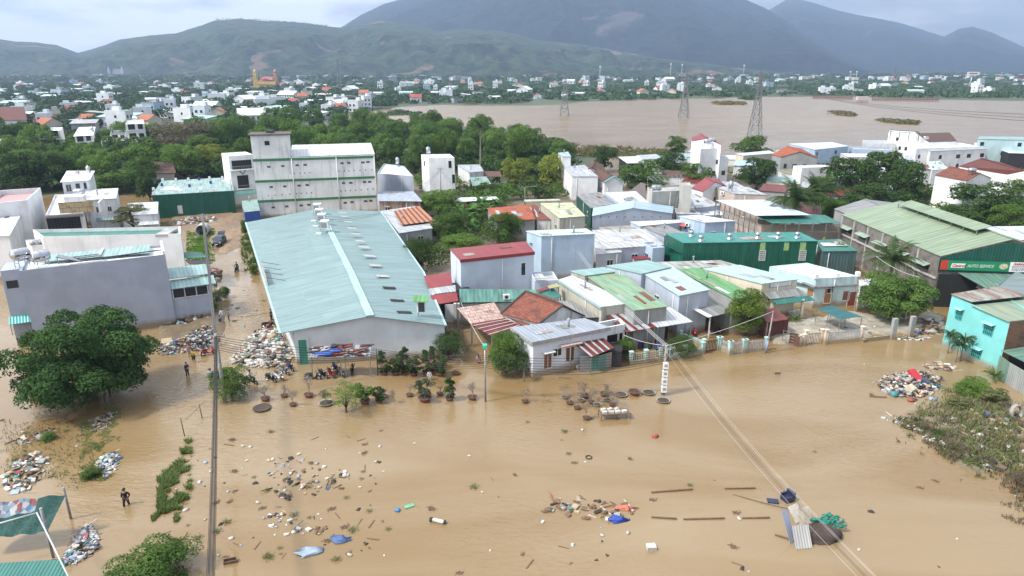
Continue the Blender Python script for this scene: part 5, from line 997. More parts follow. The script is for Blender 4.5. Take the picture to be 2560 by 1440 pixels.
# ---------------------------------------------------------------- turquoise house
zt_ = hz(2353,868,736); z2_ = hz(2496,936,806)
P0,P1 = q(2376,736,zt_),q(2532,812,z2_); P0b = q(2353,868); P1b = q(2494,935)
t = thing('turquoise_house','turquoise painted house with barred windows and patched sheet roof','house',tuple((P0b+P1b)/2)); P0 = Vector((P0b.x,P0b.y,zt_)); P1 = Vector((P1b.x,P1b.y,z2_)); ew = hat(P1-P0); nw = Vector((-ew.y,ew.x,0)); nw = nw if nw.x > 0 else -nw
Q0,Q1 = P0+nw*6.2,P1+nw*9; Q0.z = zt_+.5; Q1.z = z2_+.2
m = MB(); gd = lambda v: (v.x,v.y,-.5)
m.poly([gd(P0),gd(P1),P1,P0]); m.poly([gd(P0),P0,Q0,gd(Q0)]); m.poly([gd(Q0),Q0,Q1,gd(Q1)]); m.build('wall',AQUA,t)
m = MB(); m.poly([gd(P1),gd(Q1),Q1,P1]); m.build('brick_wall',REDBR,t)
m = MB(); K0,K1 = P0.lerp(P1,.38),Q0.lerp(Q1,.38); K0.z = P0.z; up = Vector((0,0,.08)); m.slab([P0-nw*.2+up,K0-nw*.2+up,K1+up,Q0+up],.06,0,nw); m.build('upper_roof',RUSTW if False else sheet('rust_brown_roof',(.27,.16,.13),.4,rust=.5,rc=(.35,.42,.36),dirt=.3),t)
m = MB(); K0 = K0-Vector((0,0,.4)); m.slab([K0-nw*.2+up,P1-nw*.2+up,Q1+up,K1-Vector((0,0,.4))+up],.06,0,nw); m.build('lower_roof',sheet('moss_green_roof',(.30,.38,.28),.4,rust=.15,rc=(.4,.3,.15)),t)
h_ = z2_+.5; U0,U1,U2,U3 = q(2484,722,h_),q(2640,815,h_),q(2700,740,h_),q(2540,680,h_); m = MB()
for a,c in ((U0,U1),(U3,U0)): m.poly([gd(a),gd(c),c,a])
m.build('upper_wall',AQUA,t); m = MB(); m.slab([p+Vector((0,0,-.25 if k < 2 else .1)) for k,p in enumerate((U0,U1,U2,U3))],.06); m.build('grey_roof',sheet('slate_sheet',(.22,.28,.28),.5),t)
tb = Bld(); tb.W = [P0,P1,Q1,Q0]; tb.root = t
def win3(x0,y0,x1,y1,h):
 a,n_ = onface(tb,0,x0,y0); c,_ = onface(tb,0,x1,y1); z0,z1 = a.z-h,a.z; n_ = -nw
 w = (Vector((c.x,c.y,0))-Vector((a.x,a.y,0))).dot(ew); rect = lambda s0,s1,h0,h1,o: [Vector((a.x,a.y,h0))+ew*s0+n_*o,Vector((a.x,a.y,h0))+ew*s1+n_*o,Vector((a.x,a.y,h1))+ew*s1+n_*o,Vector((a.x,a.y,h1))+ew*s0+n_*o]
 m = MB(); m.poly(rect(0,w,z0,z1,.03)); wd = m.build('window',plain('dark_teal_pane',(.03,.10,.12),.5),t); m = MB(); TF = plain('teal_frame',(.05,.42,.40),.5)
 for k in range(6): s = w*k/5; m.poly(rect(s-.035,s+.035,z0,z1,.07))
 for k in range(4): z = z0+(z1-z0)*k/3; m.poly(rect(-.04,w+.04,z-.03,z+.03,.08))
 m.build('frame',TF,wd,t['_o']); m = MB(); A_ = rect(-.15,w+.15,z1+.1,z1+.35,.05); B_ = rect(-.15,w+.15,z1+.0,z1+.1,.55); m.slab([B_[0],B_[1],A_[1],A_[0]],.05); m.build('hood',plain('pale_aqua_hood',(.30,.68,.66),.5),t)
win3(2394,769,2409,772,1.25); win3(2464,804,2487,810,1.3); win3(2433,865,2455,873,1.1)
t2 = thing('lean_to','lean to with faded green roof attached to the turquoise house','shed',tuple(P1)); J = P1b+ew*.3; m = MB(); m.slab([Vector((J.x,J.y,2.9))-nw*.6,Vector((J.x,J.y,2.7))+ew*5-nw*.6,Vector((J.x,J.y,3.2))+ew*5+nw*6,Vector((J.x,J.y,3.3))+nw*6],.06); m.build('roof',sheet('faded_green_sheet',(.16,.28,.22)),t2)
m = MB(); m.poly([Vector((J.x,J.y,-.5))+nw*.6,Vector((J.x,J.y,-.5))+ew*5+nw*.6,Vector((J.x,J.y,2.8))+ew*5+nw*.6,Vector((J.x,J.y,2.9))+nw*.6]); m.build('dark_wall',SHADOWY,t2)
t3 = thing('sheet_fence','tall corrugated sheet fence stained green and rust near the turquoise house','fence',tuple(q(2520,970))); pts_ = [q(2488,938),q(2513,958),q(2540,975),q(2590,1005)]
for i in range(3):
 a,c = pts_[i],pts_[i+1]; m = MB(); m.poly([a-Vector((0,0,.4)),c-Vector((0,0,.4)),c+Vector((0,0,2.3)),a+Vector((0,0,2.3))]); m.poly([c+Vector((.05,.05,-.4)),a+Vector((.05,.05,-.4)),a+Vector((.05,.05,2.3)),c+Vector((.05,.05,2.3))]); m.poly([a+Vector((0,0,2.3)),c+Vector((0,0,2.3)),c+Vector((.05,.05,2.3)),a+Vector((.05,.05,2.3))]); m.build('panel',[sheet('fence_green',(.20,.34,.26),.25,rust=.2),sheet('fence_zinc',(.40,.43,.42),.25,rust=.25),sheet('fence_zinc',(.4,.43,.42))][i],t3)
# ---------------------------------------------------------------- houses by the river on the far side of the row
riv = [
 ('white_house','white blocky house with two round tanks on its stair tower',[(1752,372),(1799,370),(1790,364),(1733,366)],11,'flat',FLATW,WHITE,{}),
 ('white_house','lower white wing of the twin tank house',[(1799,395),(1822,394),(1816,388),(1797,389)],8.4,'flat',FLATG,WHITE,{}),
 ('red_roof_house','white upper floor with crimson double gable roof behind the tanks',[(1730,352),(1804,362),(1775,345),(1728,344)],12,'gd',REDR,WHITE,dict(rise=1.2)),
 ('cream_house','cream house with long grey metal roof near the river',[(1858,389),(1937,383),(1924,376),(1838,384)],5.5,'shed',LBLUER,CREAM,{}),
 ('tile_house','grey walled gable house with orange tiled roof facing the river',[(1952,392),(2046,394),(2004,371),(1929,386)],7,'gd',TILEO,GREYR,dict(rise=1.6)),
 ('flat_house','wide light blue house with sky white sheet roof by the river',[(2038,374),(2122,365),(2080,355),(1972,359)],6,'shed',LBLUER,PALEB,{}),
 ('flat_house','blue rendered low house wall beside the river row',[(2134,372),(2232,376),(2225,369),(2122,366)],5.4,'flat',FLATG,paint('steel_blue',(.36,.45,.56),.2),{}),
 ('flat_house','stained concrete and white house with grey roof by the water',[(2156,358),(2240,359),(2232,351),(2158,350)],6.4,'flat',WROOF2,WHITE2,{}),
 ('terrace_house','tall white house with a bare steel roof frame by the river',[(2222,331),(2292,336),(2288,330),(2225,326)],9.5,'flat',FLATW,WHITE,{}),
 ('brown_roof_house','white house with wide chocolate brown roof above the river row',[(2322,355),(2393,353),(2374,331),(2293,333)],8,'shed',TILEB,WHITE,{}),
 ('villa','long white villa with grey roof and glazed bay',[(2292,371),(2448,366),(2400,357),(2286,358)],7,'flat',FLATW,WHITE,{}),
 ('villa','second white villa with slate sheet roof and dark balcony',[(2326,378),(2468,372),(2452,365),(2316,373)],6.4,'shed',WROOF2,WHITE,{}),
 ('flat_house','white house with teal glass and covered terrace at the picture edge',[(2440,366),(2600,372),(2590,358),(2436,357)],6.0,'flat',FLATW,WHITE,{}),
 ('terrace_house','teal walled roof terrace level of the edge house',[(2443,347),(2580,350),(2575,342),(2450,341)],9.0,'shed',TEALR2,paint('teal_white_wall',(.45,.6,.62),.3),{}),
 ('pale_house','white house with blue sheet porch behind the long dark red roof',[(2522,382),(2600,385),(2590,376),(2503,375)],5.5,'shed',LBLUER,SHADOWY,{}),
 ('tile_house','large white house under the long dark red roof',[(2519,436),(2600,450),(2500,405),(2397,415)],7.2,'gd',TILED,WHITE,dict(rise=1.5)),
 ('tile_house','white walled house with mottled red tiles and a roof tank',[(2416,452),(2480,445),(2405,424),(2337,437)],8.0,'gd',TILER,WHITE,dict(rise=1.3)),
 ('tile_house','small house with plain maroon roof beside the pale mint roof',[(2312,425),(2346,424),(2322,411),(2285,413)],5.5,'shed',MAROON,WHITE,{}),
 ('gable_house','pale mint metal roof house behind the big dark trees',[(2330,425),(2372,422),(2350,402),(2318,404)],6,'shed',sheet('mint_light_roof',(.55,.72,.70)),WHITE,{}),
 ('villa','small cubic white house with open balcony by the palm',[(2005,419),(2068,417),(2062,412),(1983,414)],6.6,'flat',FLATW,WHITE,{}),
 ('low_house','low white roof behind the big dark trees',[(2120,392),(2230,394),(2210,385),(2100,383)],4.4,'shed',WROOF,WHITE2,{}),
 ('low_house','grey white roof strip beyond the twin tank house',[(1600,399),(1660,396),(1640,385),(1590,388)],4.5,'shed',WROOF2,WHITE2,{}),
 ('low_house','blue white roof between the dark river trees',[(1655,400),(1720,396),(1700,386),(1640,389)],4.6,'shed',BLUER,WHITE2,{}),
 ('low_house','red brown roof peeping between trees by the white terrace house',[(1455,430),(1500,428),(1510,412),(1466,414)],5.8,'gd',TILEB,WHITE2,dict(rise=1)),
 ('shed','large faded grey sheet roof behind the sage green garage',[(2180,560),(2300,540),(2230,506),(2085,522)],5.2,'gd',GREYRF,GREYR,dict(rise=1.3)),
 ('shed','pale lilac sheet roof beyond the garage ridge',[(2540,598),(2640,605),(2560,565),(2455,566)],5.0,'shed',LBLUER,REDBR,{}),
 ('shed','thin steel grey canopy behind the concrete tower house',[(1790,466),(1870,472),(1840,455),(1775,452)],4.2,'shed',WROOF2,DSTEEL,{}),
 ('low_house','olive patched roof hut below the grey gable house',[(1960,433),(2010,438),(1995,420),(1945,425)],3.6,'shed',sheet('olive_patch',(.34,.36,.22),.5,rust=.3),WHITE2,{}),
]
for nm,lab,pts,z,rf_,rm,wm,kw in riv:
 bb = B(nm,lab,pts,z,rf_,rm,wm,o=(.15 if rf_ != 'flat' else 0),cat='house',**kw)
 if rf_ != 'shed' or z > 5.6:      # windows on the visible front
  W0,W1 = bb.W[0],bb.W[1]; ln = (W1-W0).length; ex = hat(W1-W0); nn = Vector((ex.y,-ex.x,0)); nn = -nn if nn.y > 0 else nn; rj = random.Random(int(ln*100))
  if wm is SHADOWY or wm is DSTEEL: continue
  for fl in range(int(z/3)):
   k = 1.0
   while k < ln-1.6 and fl < 3:
    w = rj.choice([.8,1.1,1.6])
    if rj.random() < .5:
     c = Vector((W0.x,W0.y,1.4+fl*3.0))+ex*(k+w/2); m = MB(); m.box(tuple(c+nn*.0),(w,.08,1.2),math.atan2(ex.y,ex.x)); m.build('window',GLASS,bb.root)
    k += w+rj.uniform(1,3)
tank(tuple(q(1768,369,11)),'larger of the twin tanks on the white stair tower',.9,1.8,.7,.1); tank(tuple(q(1779,367,11)),'rear twin tank on the white stair tower',1.0,1.8,.7,.1)
tank(tuple(q(2314,352,8.4)),'solar water tank on the chocolate brown roof',.5,1.6,.5,.2); tank(tuple(q(2428,440,8.6)),'roof tank on the mottled red tiles',.8,1.4,.5,.1)
tank(tuple(q(1676,508,4.6)),'rusty stand tank at the foot of the raw concrete house',1.2,1.5,.5,.2); tank(tuple(q(1641,478,7.6)),'steel tank inside the roof garden frame',.2,1.8,.55,.1)
tank(tuple(q(1826,478,5.8)),'tank beside the peach long house',.6,1.3,.5,0,vertical=True)
m = MB(); P = [q(2227,329,11.7),q(2298,333,11.7),q(2296,329,11.7),q(2228,325,11.7)]
tt = thing('roof_frame','bare dark steel frame standing on the tall white terrace','frame',(P[0].x,P[0].y,9.5))
for i in range(4): m.bar(P[i],P[(i+1) % 4],.2)
for i in (0,.33,.66,1): p = P[0].lerp(P[1],i); m.bar((p.x,p.y,9.3),p,.15)
m.build('frame',DSTEEL,tt)
# ---------------------------------------------------------------- mid distance houses on the left
lh = [
 ('tall narrow white house beside the dark tree at the edge',[(92,327),(150,326),(157,318),(101,319)],11,'flat',FLATW,WHITE),
 ('white house with framed brown roof edge and barred bay window',[(183,341),(233,338),(239,317),(197,318)],9.5,'shed',FLATW,WHITE),
 ('tall slim white house with stacked balconies and roof tank',[(313,311),(361,309),(358,299),(318,300)],13,'flat',FLATW,WHITE),
 ('long blank white block below the slim balcony house',[(252,354),(354,352),(348,344),(257,346)],8,'flat',FLATG,WHITE),
 ('white balcony wing with slatted pergola left of the slim house',[(275,338),(315,337),(315,325),(278,326)],9,'flat',DSTEEL,WHITE),
 ('white house partly hidden behind the edge trees',[(-30,360),(28,358),(18,345),(-30,346)],7,'flat',FLATW,WHITE),
 ('big brick red tiled hall at the picture edge',[(-60,302),(68,300),(60,267),(-60,267)],11,'shed',TILED,WHITE),
 ('lower maroon roof below the brick red hall',[(-40,322),(25,320),(20,303),(-40,303)],8,'shed',TILED,WHITE),
]
for lab,pts,z,rf_,rm,wm in lh:
 bb = B('hillside_house' if False else 'house',lab,pts,z,rf_,rm,wm,o=(.3 if rf_ != 'flat' else 0),cat='house')
 if 'hall' in lab or 'maroon' in lab: continue
 W0,W1 = bb.W[0],bb.W[1]; ln = (W1-W0).length; ex = hat(W1-W0); nn = Vector((ex.y,-ex.x,0)); nn = -nn if nn.y > 0 else nn
 if 'blank' in lab:
  m = MB(); c = W0.lerp(W1,.3); m.box((c.x,c.y,5.5),(1,.1,.3),0); m.build('vent',SHADOWY,bb.root); continue
 for fl in range(1,int(z/3.1)+1):
  c = W0.lerp(W1,.3); cz = fl*3.1-.9+(z-3.1*int(z/3.1)); m = MB(); m.box((c.x,c.y,cz),(ln*.36,.1,1.9),math.atan2(ex.y,ex.x)); m.build('balcony_opening',SHADOWY,bb.root)
  c = W0.lerp(W1,.76); m = MB(); m.box((c.x,c.y,cz),(ln*.26,.1,1.7),math.atan2(ex.y,ex.x)); m.build('window',GLASS,bb.root)
  m = MB(); c = W0.lerp(W1,.3)+nn*.5; m.box((c.x,c.y,cz-1.1),(ln*.5,1.1,.15),math.atan2(ex.y,ex.x)); m.build('balcony_slab',FRAME,bb.root)
tank(tuple(q(340,303,13)),'tank on the tall slim white house',.4,1.8,.7,.3); tank(tuple(q(231,330,9.8)),'upright tank on the framed roof house',.1,1.4,.6,0,vertical=True)
b = B('tile_house','old dark brown tiled farmhouse sunk among trees',[(386,433),(440,432),(428,405),(384,407)],4.2,'gw',TILEB,GREYR,o=.5,rise=1.6)

# mismatched, replaced and rusting sheets laid over the older roofs
r_ = random.Random(19); PM = [WROOF2,GREYRF,RUSTW,WROOF,sheet('patch_rust',(.40,.38,.33)),sheet('deep_rust_sheet',(.22,.07,.04))]
for b in BLS:
 P = b.roof; ar = (P[1]-P[0]).length*(P[2]-P[1]).length
 if b.kind != 'shed' or ar < 25 or P[0].y > 190 or b.rf is None: continue
 for k in range(r_.choice([1,2,3,3])):
  u0,v0 = r_.uniform(.05,.75),r_.uniform(.05,.7); du,dv_ = r_.uniform(.08,.2),r_.uniform(.12,.3); f = lambda u,v: P[0].lerp(P[1],u).lerp(P[3].lerp(P[2],u),v)+Vector((0,0,.045+.01*k))
  m = MB(); m.slab([f(u0,v0),f(u0+du,v0),f(u0+du,v0+dv_),f(u0,v0+dv_)],.03); m.build('roof_patch',r_.choice(PM),b.root)
 if r_.random() < .5: p = P[0].lerp(P[1],r_.uniform(.2,.8)).lerp(P[3].lerp(P[2],.5),r_.uniform(.3,.9)); m = MB(); m.tube([p,p+Vector((0,0,.9))],.12,8); m.lathe(p+Vector((0,0,.9)),[(.22,0),(.02,.18),(0,.18)],8); m.build('chimney_pipe',STEEL,b.root)
# air conditioners, pipes and small windows on the street side walls
for b in BLS:
 if b.kind == 'gw' or b.W[0].y > 170 or b.z > 9 or 'wall' not in dir(b) or b.root['category'] not in ('house','shed','workshop'): continue
 for f in (0,3):
  A_,B_ = b.W[f],b.W[(f+1) % 4]; e_ = B_-A_; e_.z = 0; L_ = e_.length; e_.normalize(); n_ = Vector((e_.y,-e_.x,0))
  if L_ < 4: continue
  s = r_.uniform(.6,L_-.6); m = MB(); zt_2 = min(A_.z,B_.z)-.3; m.tube([Vector((A_.x,A_.y,.2))+e_*s+n_*.06,Vector((A_.x,A_.y,zt_2))+e_*s+n_*.06],.05,6); m.build('drainpipe',FRAME,b.root)
  if 2.6 < zt_2 < 5.6 and r_.random() < .5: s = r_.uniform(1,L_-1.4); m = MB(); c = Vector((A_.x,A_.y,zt_2*.62))+e_*s; m.box(tuple(c),(.9,.1,.8),math.atan2(e_.y,e_.x)); w_ = m.build('window',GLASS,b.root); m = MB(); [m.box(tuple(c+Vector((0,0,dz_))),(1.05,.16,.08),math.atan2(e_.y,e_.x)) for dz_ in (-.44,.44)]; m.box(tuple(c),(.06,.16,.8),math.atan2(e_.y,e_.x)); m.build('frame',FRAME,w_,b.root['_o'])
# ================================================================ VEGETATION
LG = {k: leafmat('leaf_'+k,a,b_) for k,a,b_ in (
 ('dark',(.020,.046,.014),(.085,.150,.040)),('mid',(.034,.078,.018),(.135,.225,.048)),('light',(.048,.105,.022),(.180,.290,.060)),
 ('lime',(.085,.130,.020),(.30,.34,.065)),('bamboo',(.055,.115,.035),(.17,.28,.075)),('olive',(.08,.10,.04),(.22,.24,.10)),('brown',(.08,.065,.045),(.20,.165,.11)),('grey',(.030,.050,.032),(.090,.125,.075)))}
BARK = plain('bark',(.11,.085,.065),.9,var=.4,scale=4,bump=.5); BARKG = plain('pale_bark',(.24,.21,.17),.9,var=.3,scale=3); TWIG = plain('bare_twigs',(.27,.21,.165),.9,var=.3)
def quads(name,C,Nn,sz,asp,mat,seed):
 """a mesh of leaf shaped quads at centres C, facing Nn, of size sz"""
 r_ = np.random.default_rng(seed); n = len(C); a = r_.normal(size=(n,3)); Nn = Nn/(np.linalg.norm(Nn,axis=1,keepdims=True)+1e-9)
 u = np.cross(Nn,a); u /= np.linalg.norm(u,axis=1,keepdims=True)+1e-9; v = np.cross(Nn,u); s = sz[:,None]
 bend = Nn*s*.18
 P = np.stack([C-u*s,C-v*s*asp+bend,C+u*s,C+v*s*asp+bend],1).reshape(-1,3).astype(np.float32)
 me = bpy.data.meshes.new(name); me.vertices.add(4*n); me.vertices.foreach_set('co',P.ravel()); me.loops.add(4*n); me.loops.foreach_set('vertex_index',np.arange(4*n,dtype=np.int32))
 me.polygons.add(n); me.polygons.foreach_set('loop_start',np.arange(0,4*n,4,dtype=np.int32)); me.materials.append(mat); me.update(calc_edges=True); return me
def clumps(R_,H_,n,seed,flat=.75,low=-.35,cr=(.26,.42)):
 """clump centres and radii inside a crown of radius R_, half height H_"""
 r_ = random.Random(seed); out = []
 for i in range(n):
  for _ in range(20):
   a = r_.uniform(0,2*math.pi); z = r_.uniform(low,.8); k = math.sqrt(max(0,1-z*z))*r_.uniform(.25,.85)
   c = Vector((math.cos(a)*k*R_,math.sin(a)*k*R_,z*H_*flat)); r = R_*r_.uniform(*cr)
   if all((c-o).length > .45*(r+ro) for o,ro in out): out.append((c,r)); break
  else: out.append((c,r))
 return out
def leafcloud(name,cl,per,leaf,mat,seed,asp=.5,sq=.75,droop=0.0):
 r_ = np.random.default_rng(seed); C = []; Nm = []; tot = sum(r*r for _,r in cl)
 for c,r in cl:
  n = max(6,int(per*len(cl)*r*r/tot)); d = r_.normal(size=(n,3)); d /= np.linalg.norm(d,axis=1,keepdims=True); d[:,2] = np.where(d[:,2] < -.3,-d[:,2],d[:,2])
  rad = r*(.62+.45*r_.random(n)**.6)[:,None]; p = d*rad; p[:,2] *= sq; lump = (np.sin(p*(5.5/r)+r*9).sum(1)*.05*r)[:,None]; C.append(np.array(c)+p+d*lump); Nm.append(d+r_.normal(size=(n,3))*.55+np.array((0,0,.35-droop)))
 C = np.concatenate(C); Nm = np.concatenate(Nm); return quads(name,C,Nm,leaf*(.6+.8*r_.random(len(C))),asp,mat,seed)
def limbs(cl,base_z,r0,seed,split=.45,kinks=3):
 """tapered trunk and limbs reaching the clumps; coordinates relative to crown centre"""
 m = MB(); r_ = random.Random(seed); fork = Vector((0,0,base_z*(1-split))); b0 = Vector((0,0,base_z))
 pts = [b0]+[b0.lerp(fork,k/3)+Vector((r_.uniform(-1,1),r_.uniform(-1,1),0))*r0*.5 for k in (1,2)]+[fork]; m.tube(pts,[r0*1.25,r0,r0*.85,r0*.75],8)
 for i,(c,r) in enumerate(cl[:9]):
  mid = fork.lerp(c,.5)+Vector((r_.uniform(-1,1),r_.uniform(-1,1),r_.uniform(0,1)))*.12*(c-fork).length; m.tube([fork-Vector((0,0,r0)),mid,c],[r0*.5,r0*.3,r0*.1],6)
 return m
PROTO = {}
def treeproto(key,R_,H_,n,per,leaf,mat,seed,th=1.0,bark=None,asp=.5,sq=.75,flat=.75,low=-.35,droop=0,cr=(.26,.42),r0=None):
 """returns crown mesh, trunk mesh, height of crown centre; base at z = 0"""
 cl = clumps(R_,H_,n,seed,flat,low,cr); hc = H_*.8+th
 cr_m = leafcloud('crown',[(c+Vector((0,0,hc)),r) for c,r in cl],per,leaf,mat,seed,asp,sq,droop)
 lm = limbs(cl,-hc-.4,r0 or R_*.06,seed); tr_m = lm.mesh('trunk',bark or BARK,(0,0,-hc)); PROTO[key] = (cr_m,tr_m,hc,R_,H_); return PROTO[key]
treeproto('dark1',5,5,22,190,.26,LG['dark'],1,.7,low=-.75); treeproto('dark2',5,4.2,18,220,.27,LG['dark'],2,.7,low=-.75); treeproto('mid1',5,5,20,210,.26,LG['mid'],3,.7,low=-.75); treeproto('mid2',5,4,16,240,.26,LG['mid'],4,.7,low=-.75)
treeproto('light1',5,5.6,24,180,.24,LG['light'],5,.7,low=-.75); treeproto('lime1',5,6,26,170,.24,LG['lime'],6,.7,low=-.75); treeproto('bamboo1',4,6.5,26,190,.34,LG['bamboo'],7,1.2,asp=.22,sq=1.2,droop=.5); treeproto('bamboo2',4.4,5.8,24,200,.34,LG['light'],8,1,asp=.22,sq=1.2,droop=.5)
treeproto('grey1',5,4,26,110,.2,LG['grey'],9,2,sq=.4,flat=.9); treeproto('brown1',5.5,4.2,30,120,.2,LG['brown'],10,1.2)
def dep(p): return p[1]*cp-(p[2]-CAM_H)*sp_
NAMES = {'bamboo': 'bamboo_clump','olive': 'broadleaf_tree'}
def plant(key,x,y,z,sx,sz,rz,label,name='broadleaf_tree',group=None,cat='tree',parts=True):
 cm,tm,hc,R_,H_ = PROTO[key]; t = thing(name,label,cat,(x,y,z),group); t.scale = (sx,sx,sz); t.rotation_euler = (0,0,rz)
 o = bpy.data.objects.new('crown',cm); COL.objects.link(o); o.parent = t
 o = bpy.data.objects.new('trunk',tm); COL.objects.link(o); o.parent = t; return t
def tree_px(cx,cy,rw,rh,key,label,name='broadleaf_tree',cat='tree',group=None,per=None,th=None):
 """a tree whose crown centre shows at photo pixel cx, cy with half width rw, half height rh (pixels)"""
 zc = 4
 for _ in range(6):
  p = q(cx,cy,zc); s = dep(p)/F_PX; r = rw*s; h = rh*s*1.05; zc = PROTO[key][2]*(h/PROTO[key][4])
 return plant(key,p.x,p.y,max(-.2,zground(p.x,p.y)),r/PROTO[key][3],h/PROTO[key][4],(cx*7+cy) % 6.28,label,name,group,cat)
treeproto('airy',5,5,40,80,.13,LG['light'],31,.6,low=-.5,cr=(.14,.24),sq=.6)
treeproto('ball',5,4.2,34,520,.17,leafmat('leaf_ball',(.022,.062,.016),(.15,.25,.06)),33,.3,low=-.85)
# individually seen trees
treeproto('near1',5,5,26,420,.17,LG['mid'],21,.5,low=-.85); treeproto('near2',5,5,30,420,.15,LG['lime'],22,.5,low=-.85); treeproto('near3',5,4.4,30,480,.17,LG['light'],23,.5,low=-.85); treeproto('near4',5,4,24,380,.16,LG['dark'],24,.5,low=-.85,asp=.35)
treeproto('feather',5,4,34,150,.2,LG['olive'],25,2,sq=.3,flat=.9,cr=(.18,.3)); treeproto('yellow',5,6.4,36,380,.17,leafmat('leaf_yellowish',(.045,.095,.015),(.23,.30,.06)),26,.4,low=-.85); treeproto('shrub',5,4,18,330,.32,LG['dark'],27,.4,low=-.7); treeproto('shrubg',5,4,18,330,.3,LG['mid'],28,.4,low=-.7)
for a in (
 (575,953,54,46,'near1','glossy leaved tree growing round the foot of the cable pole'),(1263,880,50,58,'near3','bright green tree in front of the corner house side'),(1120,862,47,40,'near4','dark bushy tree at the right corner of the warehouse'.replace('right ','shelter side ')),
 (1866,782,48,70,'yellow','tall yellowish green tree before the mid green roof'),(1708,862,42,30,'near4','feathery dark bush behind the mouldy aqua wall'),(1566,868,27,33,'near1','small tree between the corner house shed and the aqua fence'),
 (2240,746,82,62,'ball','dense round topped tree shading the paved yard'),(2372,702,72,40,'brown1','brown thin leaved tree in front of the garage'),(1050,632,42,50,'near4','dark narrow tree close to the warehouse eave'),(1125,568,50,42,'near1','leafy garden tree next to the banana plants'),
 (1258,572,48,46,'near1','round dark green garden tree above the red roofed house'),(1160,612,60,24,'near3','low spreading garden tree above the red roof corner'),(1098,508,52,34,'near3','leafy tree by the wide metal lean to'),(1128,545,36,30,'dark1','dark tree behind the rust striped roof'),
 (1290,430,42,45,'lime1','lime green tree, nearer the slim white house, of the lime pair'),(1381,425,44,50,'lime1','lime green tree, nearer the stepped fence, of the lime pair'),(1466,463,32,25,'mid1','tree in front of the aqua trimmed gable'),(1510,396,33,36,'dark1','rounded dark tree on the river bank by the white terrace'),
 (1690,363,30,28,'mid1','tree rising before the river beside the twin tank house'),(1600,435,58,33,'mid2','broad tree cluster behind the brown tiled gable'),(1672,415,50,36,'dark2','spreading tree before the white blocky house'),(1745,438,48,36,'mid1','tree at the foot of the twin tank tower'),(1640,455,40,22,'light1','lighter low tree behind the roof garden frame'),
 (1885,372,50,34,'mid2','tree by the river under the transmission tower'),(1895,432,50,44,'dark1','large dark round tree beside the peach house'),(2120,440,62,56,'dark1','western tree of the great dark grove'),(2200,428,66,56,'dark2','central tree of the great dark grove'),(2262,450,50,60,'dark1','eastern tree of the great dark grove'),(2165,492,70,36,'dark2','lowest tree of the great dark grove'),(2060,470,40,36,'mid1','tree between the palm and the dark grove'),
 (2470,505,85,55,'dark1','wide dark tree behind the garage ridge'),(2400,545,60,34,'dark2','dark bushy tree touching the garage roof edge'),(2525,545,45,40,'light1','pale flowering tree above the garage roof'),(2560,480,50,40,'mid1','tree cut by the picture edge above the garage'),(2088,528,34,30,'near3','bright leafed small tree at the garage back corner'),
 (1560,635,28,30,'near1','shrubby tree on the white patchy roofs edge'),(1472,664,26,13,'near4','low round shrub beneath the leaning cable pole'),(2092,640,32,40,'bamboo2','bright feathery bamboo by the dark teal shed'),(2118,658,24,14,'near1','low green bush beside the feathery bamboo'),(1972,640,12,24,'near4','creeper bush climbing the green warehouse wall'),
 (335,540,52,34,'feather','open layered tree in front of the low white shed'),(428,512,30,20,'yellow','yellow green bush before the dark green warehouse'),(540,738,22,20,'near4','dark plant by the lower alley canopy'),(522,768,22,18,'near3','garden shrub with orange tinged tips beside the alley'),
 (612,572,12,22,'near1','thin shrub at the warehouse back corner'),(633,672,11,16,'near1','small leaning tree by the warehouse eave'),(8,610,28,30,'grey1','tree at the edge beside the sheet roofed house'),(372,1418,112,52,'near1','leafy tree crown at the bottom of the picture'),
 (1345,480,24,18,'dark1','shrubby tree under the lime green trees'),(1220,480,34,22,'dark1','dark shrub behind the red cloth porch'),(2500,462,40,30,'dark1','dark crown below the long dark red roof'),(560,728,16,18,'dark1','dark sapling near the alley water edge'),
 (60,345,52,46,'dark1','big dark tree before the tall narrow white house'),(50,430,60,52,'dark2','dark tree mass at the edge below the houses'),(120,425,55,50,'dark1','dark leafy tree above the white tiled screen house'),(235,392,48,32,'light1','light green tree under the blank white block'),(460,350,85,48,'brown1','wide brownish thin crowned tree in the grove'),
 (520,395,46,42,'lime1','yellow green tree behind the rusty green warehouse'),(575,405,20,24,'light1','small light tree left of the balcony house'.replace('left of','touching')),(300,452,62,30,'mid1','broad green tree above the corrugated roofed house'),(370,462,34,44,'dark2','deep green tree at the end of the rusty green warehouse'),(250,440,40,28,'light1','bright shrubs beside the arched balcony house')):
 t_ = tree_px(*a)
# banyan
cl = clumps(7.4,4.1,60,77,.9,-.75,(.15,.25)); bc = q(200,896,4.4); bz = 4.4
t = thing('banyan_tree','huge dark green spreading banyan standing in the flood before the blue grey house','tree',(bc.x,bc.y,0))
cm = leafcloud('crown',[(c+Vector((0,0,bz)),r) for c,r in cl],850,.135,leafmat('leaf_banyan',(.016,.046,.014),(.095,.185,.050),.3),77,.55,.8)
o = bpy.data.objects.new('crown',cm); COL.objects.link(o); o.parent = t
m = limbs([(c,r) for c,r in cl[:26]],-bz-.5,.55,5,.6); o = bpy.data.objects.new('trunk',m.mesh('trunk',BARK,(0,0,-bz))); COL.objects.link(o); o.parent = t
for k in range(16):
 a_ = k*2.4; r_ = .5+(k % 5)*.45; m = MB(); m.tube([(math.cos(a_)*r_,math.sin(a_)*r_,-.4),(math.cos(a_)*r_*1.1,math.sin(a_)*r_*1.1,1.5),(math.cos(a_+.2)*r_*1.3,math.sin(a_+.2)*r_*1.3,3.4)],[.09,.06,.05],5)
 o = bpy.data.objects.new('aerial_root',m.mesh('aerial_root',BARK)); COL.objects.link(o); o.parent = t
